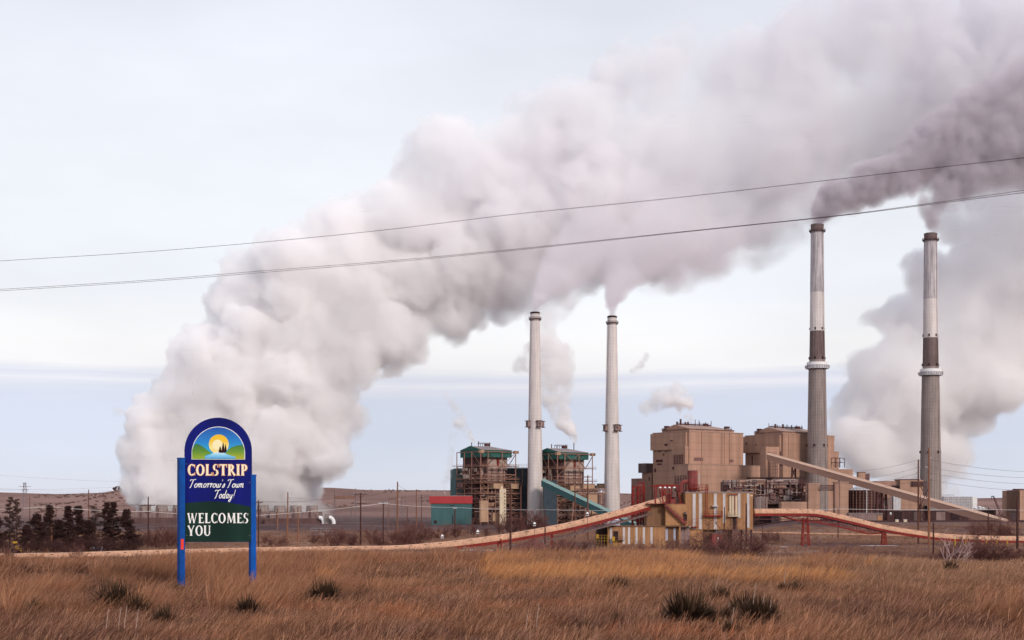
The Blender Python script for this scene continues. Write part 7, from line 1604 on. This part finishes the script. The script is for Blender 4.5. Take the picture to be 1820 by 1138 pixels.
bl = [(320,692,46),(345,642,42),(672,622,44),(300,872,62),(380,870,85),(470,865,88),(528,880,42),(560,905,20),(268,900,30),(285,795,60),(380,780,105),(490,770,108),(560,790,58),(585,822,34),(262,742,42),(330,745,72),(297,712,38),(420,705,112),(520,692,110),(582,722,64),(600,762,32),
      (352,668,40),(395,615,58),(470,605,96),(560,605,104),(640,645,48),(420,548,50),(520,530,98),(620,545,98),(700,585,62),(438,490,44),(515,468,66),(620,455,92),(720,500,92),(800,545,58),(560,428,40),(640,412,54),(730,405,88),(830,455,98),(890,512,55),
      (745,335,52),(790,270,66),(850,335,92),(930,400,112),(950,500,56),(885,265,50),(960,285,92),(1040,380,112),(1060,470,52),(925,195,38),(1010,200,62),(1080,270,112),(1150,370,112),(1170,455,56),(1100,130,52),(1180,170,82),(1230,280,122),(1255,385,86),(1205,92,44),
      (1300,150,92),(1350,260,122),(1345,365,70),(1420,120,84),(1450,225,110),(1430,320,62),(1482,42,68),(1540,80,104),(1570,195,100),(1600,262,50),(1650,30,104),(1680,150,114),(1700,235,70),(1780,60,124),(1800,185,114),(1900,100,144),(1920,215,114),(2000,150,144)]
rb = random.Random(4)
blobs = [(a, b_, 1112+np.interp(a, [300, 900], [0, 28])+rb.uniform(-1, 1)*(105-min(r, 100))*.5, r, float(np.interp(a-.25*(b_-400), [500, 750, 1000, 1900], [.14, .06, .032, .040]))) for a, b_, r in bl]
crisp(mixed, ([-300, -100, 40, 150, 450], [.15, .10, .060, .038, .045]), ([-300, -100, 60, 450], [.26, .34, .48, .48]))
tagp(grow_plume('steam_plume', None, 2.0, mixed, 3, [(48, 10.5), (22, 8.5), (10.5, 5.2), (6, 2.2)], wisp=([-260, 0, 150, 420], [.28, .5, 1.0, 1.25]), blobs=blobs, depth=.95, field=8.0), 'huge billowing steam plume leaning right from the cooling towers over all four chimneys')
right = [(1664, 912, 1300, 24, .08), (1655, 868, 1300, 60, .05), (1640, 800, 1300, 112, .04), (1645, 735, 1300, 130, .05), (1670, 660, 1300, 130, .08), (1728, 585, 1300, 136, .10), (1800, 500, 1300, 138, .07), (1850, 400, 1300, 150, .028), (1960, 300, 1300, 150, .025)]
rm = smoke_mat('far_steam', (.999, .991, .992, 1), 1.0); crisp(rm, ([300, 520], [.07, .07]), ([300, 520], [.30, .42]))
rbl = [(1665,912,22),(1660,880,34),(1640,845,48),(1600,850,34),(1560,800,50),(1620,790,72),(1680,800,50),(1500,770,34),(1540,730,58),(1620,710,84),(1710,730,56),(1548,650,36),(1610,640,64),(1690,650,84),(1770,680,56),(1568,575,32),(1630,570,50),(1700,560,78),(1790,600,84),(1655,490,44),(1740,480,72),(1830,520,90),(1700,400,50),(1780,390,66),(1870,420,90),(1760,330,44),(1840,320,60),(1920,560,90),(1960,420,110)]
rblobs = [(a, b_, 1300+rb.uniform(-1, 1)*(90-min(r, 90))*.6, r, .05) for a, b_, r in rbl]
tagp(grow_plume('steam_plume', None, 2.4, rm, 8, [(62, 12), (29, 9), (13, 5.5), (7, 2)], wisp=([300, 420, 520], [.5, .8, 1.1]), blobs=rblobs, depth=.95, field=9.0), 'pale steam plume rising behind the rightmost tall chimney')
s3 = [(1452.5, 399, 1010, 9.5, 0.750), (1455, 384, 1010, 13, 0.600), (1466, 366, 1010, 22, 0.420), (1492, 346, 1010, 32, 0.300), (1545, 326, 1012, 36, 0.225), (1610, 304, 1015, 42, 0.180), (1690, 262, 1020, 68, 0.165), (1790, 222, 1030, 96, 0.180), (1930, 180, 1040, 120, 0.135)]
tagp(grow_plume('stack_smoke', s3, 1.5, soot, 12, [(26, 6.5), (12, 5), (5.5, 2.6), (3, .8)], softf=([190, 260, 330, 450], [3.5, 6, 15, 22]), wisp=.9), 'dark mauve smoke streaming right from the taller left banded chimney')
s4 = [(1654, 415, 1010, 9.5, 1.050), (1655, 396, 1010, 14, 0.840), (1664, 368, 1010, 24, 0.525), (1684, 338, 1010, 40, 0.315), (1720, 304, 1012, 52, 0.252), (1780, 268, 1018, 72, 0.210), (1870, 240, 1026, 92, 0.189), (1960, 200, 1030, 100, 0.168)]
tagp(grow_plume('stack_smoke', s4, 1.5, soot, 13, [(26, 6.5), (12, 5), (5.5, 2.6), (3, .8)], softf=([190, 260, 330, 450], [3.5, 6, 15, 22]), wisp=.9), 'dark mauve smoke rising from the rightmost banded chimney')
s1 = [(951, 555, 1010, 6.5, .6), (953, 543, 1010, 8.5, .4), (959, 528, 1012, 14, .22), (974, 506, 1020, 26, .12), (1010, 470, 1030, 46, .05), (1060, 430, 1040, 60, .02)]
tagp(grow_plume('stack_smoke', s1, 1.0, thin_soot, 14, [(16, 2.6), (8, 2.2), (4, 1.2)], soft=2, wisp=.4), 'smoke tuft rising into the plume from the left white chimney')
s2 = [(1088, 562, 1010, 6.5, .6), (1088, 546, 1010, 9, .4), (1092, 525, 1012, 17, .2), (1102, 498, 1020, 30, .1), (1130, 455, 1030, 50, .05), (1190, 410, 1040, 64, .02)]
tagp(grow_plume('stack_smoke', s2, 1.0, thin_soot, 15, [(16, 2.6), (8, 2.2), (4, 1.2)], soft=2, wisp=.4), 'smoke cone rising into the plume from the right white chimney')
low = [(1150, 488, 1060, 34, .030), (1215, 470, 1060, 46, .036), (1290, 440, 1060, 50, .036), (1355, 425, 1060, 44, .034), (1420, 390, 1060, 44, .034), (1470, 345, 1060, 40, .03)]
tagp(grow_plume('smoke_shred', low, 2.2, thin_soot, 16, [(36, 13), (17, 9), (8, 4)], soft=9, wisp=.9), 'ragged mauve smoke shreds hanging below the plume left of the banded chimneys')
def small(chain, seed, label, vox=.9, b=((10, 2.6), (5, 1.9), (2.6, .9)), w=1.5): tagp(grow_plume('steam_wisp', chain, vox, steam, seed, list(b), soft=2.2, wisp=w), label)
small([(1023.5, 787, 1015, 1.8, 1.100), (1019, 775, 1016, 6.3, 0.770), (1008, 757, 1018, 10.9, 0.550), (994, 735, 1020, 18, 0.2), (986, 708, 1022, 22, 0.15), (988, 675, 1024, 30, 0.11), (986, 645, 1026, 33, 0.09), (966, 618, 1028, 27.6, 0.121), (938, 632, 1030, 20.7, 0.110), (924, 655, 1030, 11.5, 0.066)], 21, 'white steam curling up behind the left white chimney from the second green roof', b=((16, 4.2), (7.5, 3.4), (3.6, 1.6)))
small([(965, 600, 1035, 25.3, 0.040), (960, 570, 1036, 27.6, 0.044), (985, 540, 1038, 29.9, 0.044), (1010, 515, 1040, 29.9, 0.044)], 22, 'faint steam drifting up behind the left white chimney under the plume', 1.4, ((16, 5), (8, 3)), .9)
small([(845, 788, 1015, 1.7, 0.880), (838, 778, 1016, 5.8, 0.440), (830, 764, 1017, 10.3, 0.242), (818, 752, 1018, 12.6, 0.154), (812, 738, 1019, 10.3, 0.099), (806, 718, 1020, 8.0, 0.066), (793, 702, 1021, 6.9, 0.066), (786, 697, 1021, 4.6, 0.044)], 23, 'thin steam wisp leaning left from the first green roof')
small([(806, 772, 1022, 8.0, 0.066), (801, 800, 1022, 9.2, 0.077), (798, 830, 1022, 8.0, 0.066), (794, 858, 1022, 5.8, 0.066)], 24, 'faint steam haze falling left of the first green-roofed boiler house')
small([(1228, 746, 1010, 3.1, 0.880), (1221, 732, 1011, 10.8, 0.440), (1214, 712, 1012, 17.0, 0.286), (1200, 700, 1013, 18.6, 0.220), (1184, 708, 1014, 20.1, 0.154), (1165, 716, 1015, 18.6, 0.110), (1150, 726, 1015, 13.9, 0.066)], 25, 'small pinkish steam curl over the left tan boiler house')
small([(1126, 660, 1100, 6.9, 0.110), (1138, 650, 1100, 8.0, 0.132), (1149, 632, 1100, 5.8, 0.088)], 26, 'tiny detached steam scrap right of the right white chimney')
small([(791, 878, 1000, 1.4, 0.880), (789, 868, 1001, 3.0, 0.440), (786, 856, 1002, 4.0, 0.176)], 27, 'tiny vent steam above the red-banded shed', .6, ((5, .8), (2.5, .5)), .5)
